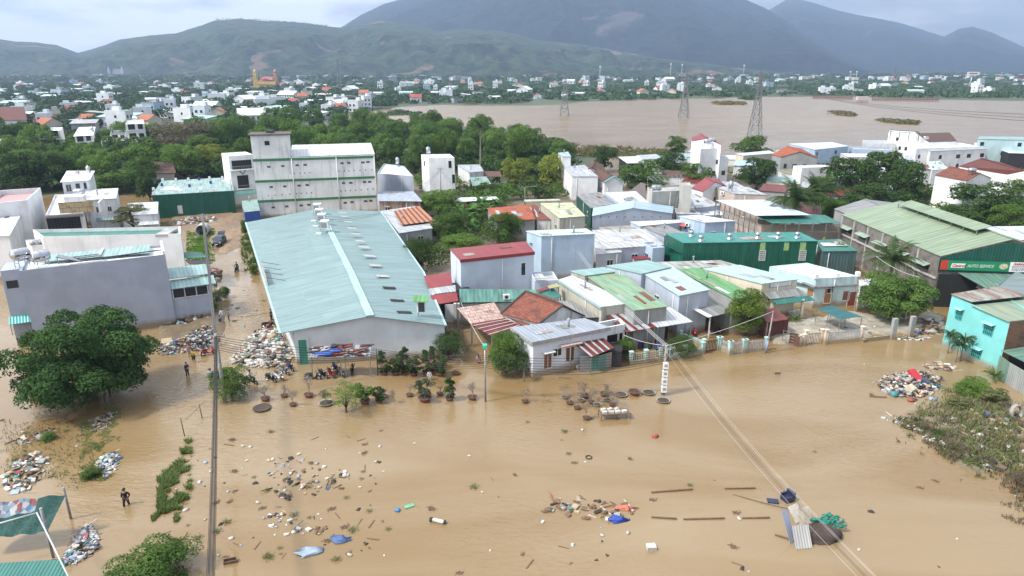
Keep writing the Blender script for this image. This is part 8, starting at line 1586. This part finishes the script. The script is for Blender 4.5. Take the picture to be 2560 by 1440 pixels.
heap('rubbish','coloured rubbish heap beside the net shelter',[(155,1415),(180,1360),(205,1320),(225,1310),(245,1345),(240,1375),(200,1405)],330,.6,[5,2,1.5,1,.6,1,.8,1.5,1.4,1.5],(.1,.45),seed=9); heap('rubbish','plastic bags caught at the end of the grass strip',[(238,1165),(250,1145),(285,1128),(300,1145),(290,1175),(262,1195)],130,.4,[6,1,.8,1,.4,1,.8,1,.4,2],(.12,.45),seed=10)
heap('rubbish','bags and branches on the upper grass strip',[(228,1080),(235,1050),(270,1030),(295,1028),(280,1055),(255,1075)],80,.25,W1,(.1,.4),seed=11); heap('rubbish','boards and bags stranded at the flooded edge',[(0,1200),(20,1170),(90,1130),(125,1150),(100,1200),(60,1235),(20,1240)],150,.25,[6,2,2,3,.2,.4,.4,3,.3,1],(.12,.6),seed=12)
heap('rubbish','boards and leaves washed up near the banyan',[(20,1110),(60,1085),(130,1070),(140,1090),(70,1110)],70,.15,[3,2,2,5,.2,.2,.1,2,0,0],(.1,.5),seed=13); heap('rubbish','white scraps along the yard edge between the gate posts',[(2240,850),(2270,835),(2330,840),(2320,852)],70,.2,[8,2,2,2,0,0,.3,1,0,0],(.12,.4),seed=14)
heap('rubbish','branches and dark junk under the round tree',[(2280,830),(2300,800),(2355,800),(2360,830),(2310,838)],110,.7,[1,1,4,7,0,.5,0,.5,0,0],(.2,1.0),seed=15); heap('rubbish','white foam scraps along the weedy bank',[(2195,1042),(2230,1040),(2290,1065),(2380,1105),(2480,1150),(2500,1185),(2440,1175),(2330,1110),(2260,1068)],190,.15,[8,2,2,4,.3,.2,.2,1,.3,.6],(.08,.4),seed=16)
heap('rubbish','broken boards and bags drifting in the middle of the flood',[(655,1245),(665,1195),(700,1140),(780,1150),(880,1185),(860,1235),(780,1240),(720,1250)],85,.06,[4,4,6,6,.2,.4,.3,1,1.4,.4],(.08,.45),seed=17); heap('rubbish','loose line of bags and twigs drifting at the lower flood',[(665,1290),(700,1265),(800,1285),(820,1330),(720,1340),(670,1320)],45,.06,[7,2,3,5,.2,.2,.3,1,.5,.3],(.08,.4),seed=18)
heap('rubbish','drifting sticks with an orange and a blue cloth',[(1350,1280),(1400,1245),(1480,1250),(1590,1265),(1580,1300),(1480,1300)],75,.06,[2,2,5,7,.1,.3,.3,1.5,.3,.3],(.1,.6),seed=19)
# the collapsed tin shelter on a gravel mound
p = q(2020,1340); t = thing('gravel_mound','dark gravel mound rising from the flood under tangled green netting','mound',tuple(p)); m = MB(); m.blob(q(2055,1340)+Vector((0,0,-.1)),(1.35,1.1,.75),amp=.5,seed=3,n=20,m=12); m.build('gravel',plain('dark_gravel',(.07,.05,.04),.95,var=.5,scale=12,bump=1.0),t)
m = MB(); c = q(2068,1318)+Vector((0,0,.5)); r_ = random.Random(2)
for k in range(60): a = c+Vector((r_.gauss(0,.42),r_.gauss(0,.38),r_.uniform(-.12,.12))); m.blob(a,(r_.uniform(.06,.26),r_.uniform(.05,.16),.06),amp=1.2,seed=k,n=9,m=6)
tag(m.build('green_net',plain('green_netting',(.015,.20,.15),.8,var=.6,scale=9)),'crumpled bright green netting draped on the gravel mound',kind='stuff')
c = q(2004,1345)
def sheetobj(a,b_,w,h,tilt,mt,lab): 
 A = q(*a); B2 = q(*b_); e = (B2-A); e.z = 0; e.normalize(); n = Vector((-e.y,e.x,0)); m = MB(); Q = [A,A+e*w,A+e*w+n*h*math.cos(tilt)+Vector((0,0,h*math.sin(tilt))),A+n*h*math.cos(tilt)+Vector((0,0,h*math.sin(tilt)))]; m.slab([p+Vector((0,0,.05)) for p in Q],.03); return single(m,'tin_sheet',mt,lab,'metal sheet')
sheetobj((1990,1375),(2035,1370),1.2,1.5,1.0,sheet('old_tin',(.52,.52,.50),.2,rust=.3),'broad ribbed tin sheet leaning on the gravel mound'); sheetobj((1975,1360),(1995,1350),.6,2.2,1.1,sheet('blue_tin',(.42,.48,.60),.15),'narrow bluish tin sheet leaning on the gravel mound'); sheetobj((2000,1325),(2040,1318),1.0,1.5,1.2,plain('cream_board',(.50,.44,.34),.8),'cream board standing in the tin heap'); sheetobj((1990,1310),(2010,1300),1.0,1.2,.8,plain('cream_board2',(.56,.52,.44),.8),'second pale board tilted behind the tin heap')
m = MB(); a_ = q(1832,1236); b_ = q(1990,1284); m.tube([a_,a_.lerp(b_,.5)+Vector((0,0,.08)),b_+Vector((0,0,.25))],.035,5); single(m,'long_stick',DM[3],'long thin pole reaching from open water to the tin heap','stick')
t = thing('sofa','navy blue armchair tipped in the water beside a flat cushion','armchair',tuple(q(1965,1250))); NV = plain('navy_vinyl',(.025,.03,.075),.4); c = q(1968,1250)
m = MB(); m.box(tuple(c+Vector((0,0,.15))),(.75,.7,.3),.4); m.build('seat',NV,t); m = MB(); m.box(tuple(c+Vector((.3,.15,.42))),(.2,.75,.6),.4); m.build('backrest',NV,t)
for s in (-1,1): m = MB(); m.box(tuple(c+Vector((-.1*s,.33*s,.35))),(.7,.14,.3),.4); m.build('armrest',NV,t)
m = MB(); c2 = q(1932,1254); m.box(tuple(c2+Vector((0,0,.04))),(.8,.55,.1),-.2); single(m,'cushion',NV,'flat navy cushion floating beside the tipped armchair','cushion')
# tables with foam boxes
t = thing('table','low wooden rack in the flood loaded with white foam boxes','table',tuple(q(1538,1052))); a_ = q(1503,1052); b_ = q(1575,1048); d = (b_-a_); L_ = d.length; d.normalize(); n = Vector((-d.y,d.x,0)); m = MB(); m.slab([a_+Vector((0,0,.6)),b_+Vector((0,0,.6)),b_+n*1.1+Vector((0,0,.6)),a_+n*1.1+Vector((0,0,.6))],.06); m.build('tabletop',DM[3],t)
for p in (a_,b_,b_+n*1.1,a_+n*1.1,a_.lerp(b_,.5)): m = MB(); m.bar(p+Vector((0,0,-.4)),p+Vector((0,0,.55)),.07); m.build('leg',DM[3],t)
for k in range(7): c = a_.lerp(b_,(k % 4+.6)/4.4)+n*(.3+.5*(k//4)); m = MB(); m.box(tuple(c+Vector((0,0,.70))),(.45,.32,.2),.1*k); single(m,'foam_box',DM[0],'white foam box on the flooded rack','foam box','foam boxes on the flooded rack')
for k in range(5): c = q(1360+k*14,935-k*3.5); m = MB(); m.box(tuple(c+Vector((0,0,.12))),(.42,.3,.24),.45); m.box(tuple(c+Vector((0,0,.245))),(.34,.22,.02),.45,1); single(m,'planter_box',[DM[0],SOIL],'white planter box of dark soil in the row before the corner house','planter box','planter boxes before the corner house')
m = MB(); c = q(1335,912); m.lathe(c,[(.0,0),(.0,0),(.28,0),(.3,.4),(.28,.8),(.2,.85),(0,.85)],12); single(m,'barrel',plain('blue_barrel',(.02,.09,.35),.4),'blue plastic barrel','barrel').hide_render = False
bpy.data.objects[-1] if False else None
for o in list(S.objects):
 if o.name.startswith('barrel'): c = q(1434,915); o.location = Vector((c.x,c.y,-.1))-Vector((q(1335,912).x,q(1335,912).y,0)); o['label'] = 'blue plastic barrel by the corner house door'
m = MB(); c = q(1445,922); m.lathe(c,[(0,0),(.2,0),(.24,.5),(.22,.5),(.2,.1),(0,.1)],12); single(m,'bucket',DM[0],'white bucket next to the blue barrel','bucket')
# named flotsam
def box_(x,y,sz,rz,mt,nm,lab,cat=None,z=None,rx=0): m = MB(); c = q(x,y); m.box(tuple(c+Vector((0,0,sz[2]*.3 if z is None else z))),sz,rz,rx=rx); return single(m,nm,mt,lab,cat or nm.replace('_',' '))
def blob_(x,y,r,mt,nm,lab,cat=None,amp=.7,sd_=0): m = MB(); c = q(x,y); m.blob(c+Vector((0,0,r[2]*.3)),r,amp=amp,seed=x+sd_,n=10,m=7); return single(m,nm,mt,lab,cat or nm.replace('_',' '))
box_(2285,960,(.9,1.5,.25),.3,plain('red_case',(.42,.03,.04),.5),'mattress','red padded mat on top of the rubbish mound',z=.95,rx=.5); box_(2273,985,(.9,.7,.75),.6,plain('cream_cabinet',(.50,.45,.34),.6),'cabinet','cream and blue cabinet tipped over on the rubbish mound',z=.5,rx=.4); box_(2310,968,(.6,.8,.5),.8,plain('dark_blue_crate',(.05,.07,.12),.6),'crate','dark blue crate beside the red mat',z=.6,rx=.3); blob_(2235,990,(.4,.35,.4),DM[6],'sack','green sack at the side of the rubbish mound'); blob_(2278,1003,(.35,.25,.2),DM[4],'bag','red bag at the foot of the rubbish mound'); blob_(2332,1000,(.4,.3,.2),DM[9],'bag','pale plastic bag between mound and bushes')
box_(430,876,(1.2,.6,.6),-.4,DM[1],'armchair','grey upholstered seat dumped at the heap front',z=.3); box_(418,862,(1.1,.8,.1),.4,DM[7],'board','brown board leaning on the rubbish heap',z=.5,rx=.5); blob_(497,840,(.4,.3,.3),plain('green_bag',(.02,.35,.10),.5),'bag','bright green bag on the coloured heap')
box_(512,790,(.1,.9,1.3),.8,plain('sky_blue_sheet',(.10,.35,.60),.5),'sheet','sky blue sheet propped by the alley shrub',z=.7)
m = MB(); c = q(1095,1306); m.tube([c+Vector((-.55,.18,.1)),c+Vector((-.3,.1,.14)),c+Vector((.3,-.08,.12)),c+Vector((.55,-.12,.08))],[.13,.15,.15,.12],12); t_ = thing('bundle','long white and black rolled bundle floating in open water','bundle',tuple(c)); m.build('roll',DM[0],t_); m = MB(); m.tube([c+Vector((-.58,.2,.11)),c+Vector((-.38,.13,.14))],.165,12); m.tube([c+Vector((.42,-.1,.11)),c+Vector((.56,-.12,.09))],.15,12); m.build('dark_band',DM[2],t_)
box_(1023,1266,(.75,.38,.05),.5,plain('green_mat',(.14,.36,.22),.6),'floating_mat','green flat mat floating beside a blue bag','mat',.04); blob_(994,1277,(.22,.2,.15),plain('bright_blue_bag',(.05,.22,.5),.4),'bag','bright blue bag next to the green mat'); blob_(771,1382,(.75,.5,.14),DM[9],'crumpled_tarp','large pale blue crumpled tarp floating','tarp',1.1); blob_(850,1350,(.6,.4,.12),DM[5],'crumpled_tarp','tangled blue tarp with twigs','tarp',1.4); blob_(1543,1300,(.7,.35,.14),plain('deep_blue_cloth',(.03,.07,.35),.7),'cloth','deep blue cloth floating below the orange one','cloth',1.3); blob_(1560,1272,(.7,.3,.12),plain('orange_cloth',(.60,.18,.10),.7),'cloth','orange red net like cloth stretched on the water','cloth',1.4)
blob_(1637,1092,(.32,.22,.18),DM[4],'bag','red bag alone in open water'); box_(1628,1372,(.6,.5,.35),.1,DM[0],'foam_box','open white foam box with dark inside near the bottom',z=.1); m = MB(); m.box(tuple(q(1628,1372)+Vector((0,0,.28))),(.45,.35,.01),.1); single(m,'box_opening',DM[2],'dark opening of the white foam box','opening') if False else None
box_(1943,941,(.62,.05,.25),0,plain('old_sign',(.14,.11,.10),.8),'signboard','small dark signboard poking above the water',z=.35); box_(1412,945,(1.3,.2,.08),-.15,DM[3],'plank','brown plank floating before the corner house'); box_(1505,1354 - 0,(.1,.1,.1),0,DM[2],'scrap','small dark scrap in open water')
m = MB(); c = q(1472,1144); m.lathe(c,[(.26,0),(.30,.05),(.26,.09),(.22,.05),(.26,0)],16); single(m,'tyre',RUB,'dark ring shaped tyre afloat','tyre'); m = MB(); c = q(2538,1042)+Vector((0,0,.5)); m.lathe(c,[(.62,-.2),(.72,-.15),(.72,.15),(.62,.2),(.52,.1),(.52,-.1),(.62,-.2)],20,axis=(.3,-1,.25)); single(m,'concrete_ring',CPOLE,'concrete well ring standing in the weeds','well ring')
m = MB(); c = q(507,592)+Vector((0,0,1.1)); m.lathe(c,[(0,.0),(1.1,0),(1.15,.3),(1.15,3.4),(1.05,3.5),(1.0,3.3),(1.0,.5),(0,.4)],20,axis=(.25,-1,.05)); m.v = [v+Vector((-.8,3.0,0)) for v in m.v]; single(m,'concrete_pipe',plain('pale_concrete',(.46,.47,.46),.8),'huge pale pipe section lying on the alley grass','pipe')
m = MB(); c = q(1133,992); m.lathe(c,[(.22,0),(.26,.04),(.22,.07),(.19,.04),(.22,0)],16); single(m,'tyre',DM[0],'white ring beside the cone shaped shrub','ring')
for x,y,rz,L_,lab in ((1680,1228,.12,3.3,'long thin beam floating, highest of the loose beams'),(1850,1222,.02,2.4,'twisted branch end beside the long beam'),(1760,1298,.03,3.0,'beam floating level with the tin heap, middle length'),(1890,1296,.02,2.0,'short beam pair piece near the tin heap'),(1660,1296,-.12,1.8,'pale stick leading to a white foam lump'),(1960,1345,-.5,1.2,'dark short beam at the tin heap foot'),(1985,1330,-.7,1.0,'stubby dark beam by the leaning tin'),(2195,993,-.12,1.6,'dark broken beam left of the big rubbish mound'.replace('left of','below'))): m = MB(); c = q(x,y); d = Vector((math.cos(rz),math.sin(rz),0))*L_/2; m.bar(c-d+Vector((0,0,.05)),c+d+Vector((0,0,.08)),.11,.08); single(m,'beam',DM[3],lab,'beam')
m = MB(); c = q(574,1405)
for a,b_ in (((-.4,0,.1),(.35,.25,.1)),((.35,.25,.1),(.55,-.05,.1)),((.55,-.05,.1),(-.25,-.3,.1)),((-.25,-.3,.1),(-.4,0,.1))): m.bar(c+Vector(a),c+Vector(b_),.05,.25)
single(m,'drawer',DM[3],'brown open drawer frame floating at the bottom','drawer')
# small pieces of flotsam, each its own thing
r_ = random.Random(31)
protos = []
def fproto(nm,fn,lab,cat,grp): m = MB(); mats_ = fn(m); o = single(m,nm,mats_,lab,cat,grp); return o
def f1(m): m.blob((0,0,.05),(.22,.16,.12),amp=.9,seed=3,n=8,m=6); return DM[0]
def f2(m): m.box((0,0,.06),(.42,.26,.14)); return DM[0]
def f3(m): [m.bar((r_.uniform(-.3,.3),r_.uniform(-.2,.2),.02),(r_.uniform(-.5,.5),r_.uniform(-.4,.4),.1),.03,.025) for _ in range(12)]; return DM[3]
def f4(m): m.blob((0,0,.03),(.3,.18,.08),amp=1.1,seed=7,n=9,m=5); return DM[2]
def f5(m): m.bar((-.5,0,.03),(.5,.1,.05),.09,.05); return DM[3]
def f6(m): m.blob((0,0,.05),(.2,.14,.1),amp=.9,seed=9,n=8,m=6); return DM[9]
def f7(m):
 for k in range(60): a,L_ = r_.uniform(0,6.28),r_.uniform(.2,.5); d = Vector((math.cos(a)*L_*.7,math.sin(a)*L_*.7,L_*.45)); b0 = Vector((r_.gauss(0,.15),r_.gauss(0,.15),0)); s_ = Vector((-math.sin(a),math.cos(a),0))*.03; m.poly([b0-s_,b0+s_,b0+d])
 return LG['olive']
ft = [(fproto('plastic_bag',f1,'x','plastic bag',None),'small white plastic bag drifting in the flood',5),(fproto('foam_piece',f2,'x','foam piece',None),'white foam block drifting in the flood',3),(fproto('twig_clump',f3,'x','twig clump',None),'clump of brown twigs drifting in the flood',6),(fproto('black_bag',f4,'x','black bag',None),'dark wet bag drifting in the flood',3),(fproto('stick',f5,'x','stick',None),'short brown stick drifting in the flood',4),(fproto('bottle_bag',f6,'x','plastic bag',None),'small bluish bag drifting in the flood',2),(fproto('weed_tuft',f7,'x','weed tuft',None),'tuft of olive weeds poking out of the flood',6)]
fz = [([(560,1070),(960,1070),(960,1200),(640,1250),(560,1180)],42),([(560,1190),(950,1190),(960,1330),(900,1400),(560,1400)],66),([(960,1050),(1330,1050),(1330,1440),(960,1440)],15),([(1330,1020),(1500,1020),(1900,1240),(1880,1430),(1330,1430)],30),([(2150,900),(2560,1000),(2560,1300),(2300,1100),(2150,1000)],26),([(0,1040),(240,1030),(240,1200),(0,1230)],28),([(380,1180),(540,1080),(560,1400),(400,1400)],34),([(1980,1080),(2400,1180),(2400,1430),(2120,1430),(1990,1200)],7),([(560,690),(640,560),(640,600),(680,800),(560,830)],18),([(1980,790),(2200,790),(2240,840),(2060,850)],16)]
first = set()
for pp,n in fz:
 P = gpoly(pp); a0,a1,b0,b1 = min(p[0] for p in pp),max(p[0] for p in pp),min(p[1] for p in pp),max(p[1] for p in pp); k = 0
 while k < n:
  p = q(r_.uniform(a0,a1),r_.uniform(b0,b1))
  if not inp(p.x,p.y,P): continue
  k += 1; i = r_.choices(range(7),[f[2] for f in ft])[0]; pr = ft[i][0]; s = r_.uniform(.35,1.0); lab = ft[i][1]; g_ = lab.split(' drifting')[0].split(' poking')[0]+' pieces in the flood'
  zz_ = max(-.02,zground(p.x,p.y))
  if i in first: o = pr.copy(); COL.objects.link(o)
  else: o = pr; first.add(i)
  o.location = (p.x,p.y,zz_); o.rotation_euler = (0,0,r_.uniform(0,6.28)); o.scale = (s,s,s); o['label'] = lab; o['group'] = g_
# grass and weeds on the banks
def blades(name,label,pp,n,hgt,mt,seed,spread=.12,thick=.03):
 P = gpoly(pp); g = np.random.default_rng(seed); a0,a1,b0,b1 = min(p[0] for p in pp),max(p[0] for p in pp),min(p[1] for p in pp),max(p[1] for p in pp); xs = []; 
 while sum(len(x) for x in xs) < n:
  pr = np.array([tuple(q(u_,v_))[:2] for u_,v_ in zip(g.uniform(a0,a1,400),g.uniform(b0,b1,400))]); keep = ipoly(pr[:,0],pr[:,1],P)+(vnoise(pr[:,0],pr[:,1],.9,seed)-.53)*9 > 0; xs.append(pr[keep])
  if len(xs) > 400: break
 X = np.concatenate(xs)[:n]; k = len(X); z = np.array([max(-.03,zground(x,y)) for x,y in X]); a = g.uniform(0,6.28,k); L_ = hgt*(.5+g.random(k)); d = np.stack([np.cos(a)*L_*.55,np.sin(a)*L_*.55,L_*.8],1); s_ = np.stack([-np.sin(a),np.cos(a),np.zeros(k)],1)*thick*(1+L_)[:,None]; B0 = np.stack([X[:,0],X[:,1],z-.02],1)
 V = np.stack([B0-s_,B0+s_,B0+d*.6+s_*.7,B0+d+s_*.1],1).reshape(-1,3).astype(np.float32); me = bpy.data.meshes.new(name); me.vertices.add(4*k); me.vertices.foreach_set('co',V.ravel()); me.loops.add(4*k); me.loops.foreach_set('vertex_index',np.arange(4*k,dtype=np.int32)); me.polygons.add(k); me.polygons.foreach_set('loop_start',np.arange(0,4*k,4,dtype=np.int32)); me.materials.append(mt); me.update(calc_edges=True); o = bpy.data.objects.new(name,me); COL.objects.link(o); return tag(o,label,kind='stuff')
GRN = leafmat('grass_blade',(.07,.12,.03),(.21,.27,.09)); OLV = LG['olive']
blades('grass','grass on the upper strip below the banyan',[(205,1195),(200,1110),(225,1060),(300,1010),(302,1035),(285,1110),(290,1150),(250,1205)],4200,.18,GRN,1); blades('grass','long grass strip beside the wading person',[(440,1105),(480,1100),(470,1180),(450,1220),(450,1260),(395,1285),(400,1225),(430,1170)],5200,.34,GRN,2); blades('grass','grass tufts below the long strip',[(380,1300),(450,1285),(450,1320),(390,1325)],700,.25,GRN,3)
blades('grass','bright grass patch beside the parked car',[(466,592),(512,575),(536,585),(538,640),(505,662),(466,655)],4500,.28,leafmat('bright_grass',(.06,.15,.02),(.16,.30,.04)),4,thick=.06); BNK = [(2330,1005),(2400,975),(2470,968),(2530,1010),(2580,1060),(2600,1180),(2500,1190),(2440,1150),(2380,1080),(2290,1050)]
for k,(lab,n_,h_,mt) in enumerate((('fresh green weeds on the bank near the sheet fence',2600,.38,GRN),('olive weeds mixed through the bank near the sheet fence',1900,.42,OLV),('dead brown stalks mixed through the bank',1500,.45,LG['brown']))): blades('weeds',lab,BNK,n_,h_,mt,105+k,thick=.03)
blades('weeds','olive weeds on the lower bank',[(2230,1040),(2330,1060),(2440,1140),(2510,1200),(2440,1185),(2330,1120)],1800,.32,OLV,6); blades('weeds','brown stalks on the lower bank',[(2230,1040),(2330,1060),(2440,1140),(2510,1200),(2440,1185),(2330,1120)],1800,.35,LG['brown'],16)
heap('rubbish','broken planks and rubble through the weedy bank',[(2300,1050),(2400,1020),(2560,1040),(2590,1170),(2480,1180),(2380,1090)],150,.3,W3_,(.15,.8),seed=22)
blades('weeds','dead brown weeds on the lowest bank corner',[(2500,1190),(2600,1180),(2600,1330),(2530,1240)],900,.4,LG['brown'],7); blades('weeds','sparse weeds standing in the flooded edge',[(0,1050),(240,1030),(230,1180),(120,1210),(0,1230)],1500,.25,OLV,8); blades('weeds','roadside weeds along the warehouse back wall',[(604,560),(622,555),(650,660),(640,680),(620,620)],1200,.7,LG['mid'],9,thick=.06)
for x,y,s,k,lab in ((2430,985,.34,'near3','bright green bush topping the weedy bank'),(2395,1020,.22,'feather','darker bush on the weedy bank side'),(2480,1010,.30,'feather','bush sprawling by the concrete well ring'),(2350,1090,.16,'near4','small bush at the lower bank'),(232,1190,.16,'near1','small bush at the end of the grass strip'),(2560,1215,.22,'brown1','dry brown bush at the lower edge of the bank'),(120,1100,.14,'light1','small sapling in the flooded edge')):
 p = q(x,y); plant(k,p.x,p.y,-.25,s,s*.7,x,lab,'bush',None,'bush')
for x0,y0,x1,y1,lab in ((462,1090,466,1045,'thin fence stick in the flooded road, lower one'),(506,1045,500,1010,'thin fence stick in the flooded road, upper one')): a_ = q(x0,y0); H_ = hz(x0,y0,y1); m = MB(); m.tube([a_-Vector((0,0,.3)),a_+Vector((-.12,0,H_))],.045,6); single(m,'fence_stick',DM[3],lab,'stick')
cable(q(466,1047,.9),q(512,1002,1.2),.05,.015,'drooping wire between the two thin fence sticks')
# trailing net shelter and teal roof in the lower corner
p = q(80,1330); t = thing('net_shelter','sagging green net with a torn poster strung on posts over the flood','net shelter',tuple(p)); m = MB(); nx,ny = 16,7; zt1 = 3.0
TL,TR = q(-60,1262,3.0),q(163,1236,3.1); BL_,BR_ = q(-60,1350,1.5),q(118,1330,1.4); G = []
for j in range(ny+1):
 v = j/ny; row = []
 for i in range(nx+1): u = i/nx; a = TL.lerp(TR,u); b_ = BL_.lerp(BR_,u); c = a.lerp(b_,v); c = c-Vector((0,0,.55*math.sin(math.pi*v)*(.6+.4*math.sin(u*5))+.08*math.sin(u*21+v*4))); row.append(c)
 G.append(row)
up_,net = MB(),MB()
for j in range(ny):
 for i in range(nx): (up_ if j < 2 and i < 11 else net).poly([G[j+1][i],G[j+1][i+1],G[j][i+1],G[j][i]],0,None,True)
net.build('net',plain('green_shade_net',(.018,.075,.065),.85,var=.5,scale=7),t)
def poster():
 m_,ns,ls,b = _new('torn_poster'); uv = _n(ns,'ShaderNodeTexCoord'); v = _n(ns,'ShaderNodeTexVoronoi'); v.inputs['Scale'].default_value = 3.0; ls.new(uv.outputs['Object'],v.inputs['Vector']); r = _n(ns,'ShaderNodeValToRGB'); e = r.color_ramp.elements; r.color_ramp.interpolation = 'CONSTANT'; e[0].color = (.20,.27,.34,1); e[1].position = .8; e[1].color = (.22,.07,.07,1); x = r.color_ramp.elements.new(.35); x.color = (.08,.17,.28,1); x = r.color_ramp.elements.new(.55); x.color = (.40,.41,.42,1); s_ = _n(ns,'ShaderNodeSeparateXYZ'); ls.new(v.outputs['Color'],s_.inputs[0]); ls.new(s_.outputs[0],r.inputs[0]); ls.new(r.outputs[0],b.inputs['Base Color']); return m_
up_.build('poster',poster(),t)
for a_,b_ in (((178,1297),(160,1218)),((135,1398),(92,1270))): p = q(*a_); H_ = hz(a_[0],a_[1],b_[1]); m = MB(); m.tube([p-Vector((0,0,.4)),p+Vector((-.05,0,H_))],.09,8); m.build('post',DM[1],t)
m = MB(); m.tube([q(92,1282,3.2),q(-60,1325,3.0)],.05,6); m.tube([q(92,1282,3.2),q(180,1460,3.0)],.05,6); m.build('pipe',CWH,t)
t = thing('shed','corner of a teal ribbed shed roof at the bottom edge','shed',tuple(q(70,1440))); m = MB(); m.slab([q(-90,1500,2.6),q(172,1470,2.6),q(160,1398,2.9),q(-90,1412,2.9)],.06); m.build('roof',sheet('corner_teal_roof',(.05,.20,.17),.22),t); m = MB(); c = q(40,1480,2.6); m.box((c.x,c.y-.3,.9),(5.0,1.6,2.8),.1); m.build('wall',GREYR,t)
m = MB(); a_,b_ = q(150,1420),q(255,1368); m.bar(a_+Vector((0,0,.08)),b_+Vector((0,0,.12)),.08,.08); single(m,'beam',DM[3],'straight brown beam along the heap beside the net shelter','beam')
HAZE = 1.8e-4
# ================================================================ air
mb = MB(); x0,x1,y0,y1,z0,z1 = -9400,9400,-80,8900,-3,760
P = [(x0,y0,z0),(x1,y0,z0),(x1,y1,z0),(x0,y1,z0),(x0,y0,z1),(x1,y0,z1),(x1,y1,z1),(x0,y1,z1)]
for f in ((3,2,1,0),(4,5,6,7),(0,1,5,4),(1,2,6,5),(2,3,7,6),(3,0,4,7)): mb.poly([P[i] for i in f])
hm = bpy.data.materials.new('haze_air'); hm.use_nodes = True; ns = hm.node_tree.nodes; ns.clear()
o = ns.new('ShaderNodeOutputMaterial'); pv = ns.new('ShaderNodeVolumePrincipled'); pv.inputs['Color'].default_value = (.52,.70,1,1); pv.inputs['Density'].default_value = HAZE; pv.inputs['Anisotropy'].default_value = .3
hm.node_tree.links.new(pv.outputs[0],o.inputs['Volume'])
tag(mb.build('haze',hm),'pale haze filling the air over the valley',kind='stuff')
for ob in list(S.objects):
 if '_o' in ob: del ob['_o']
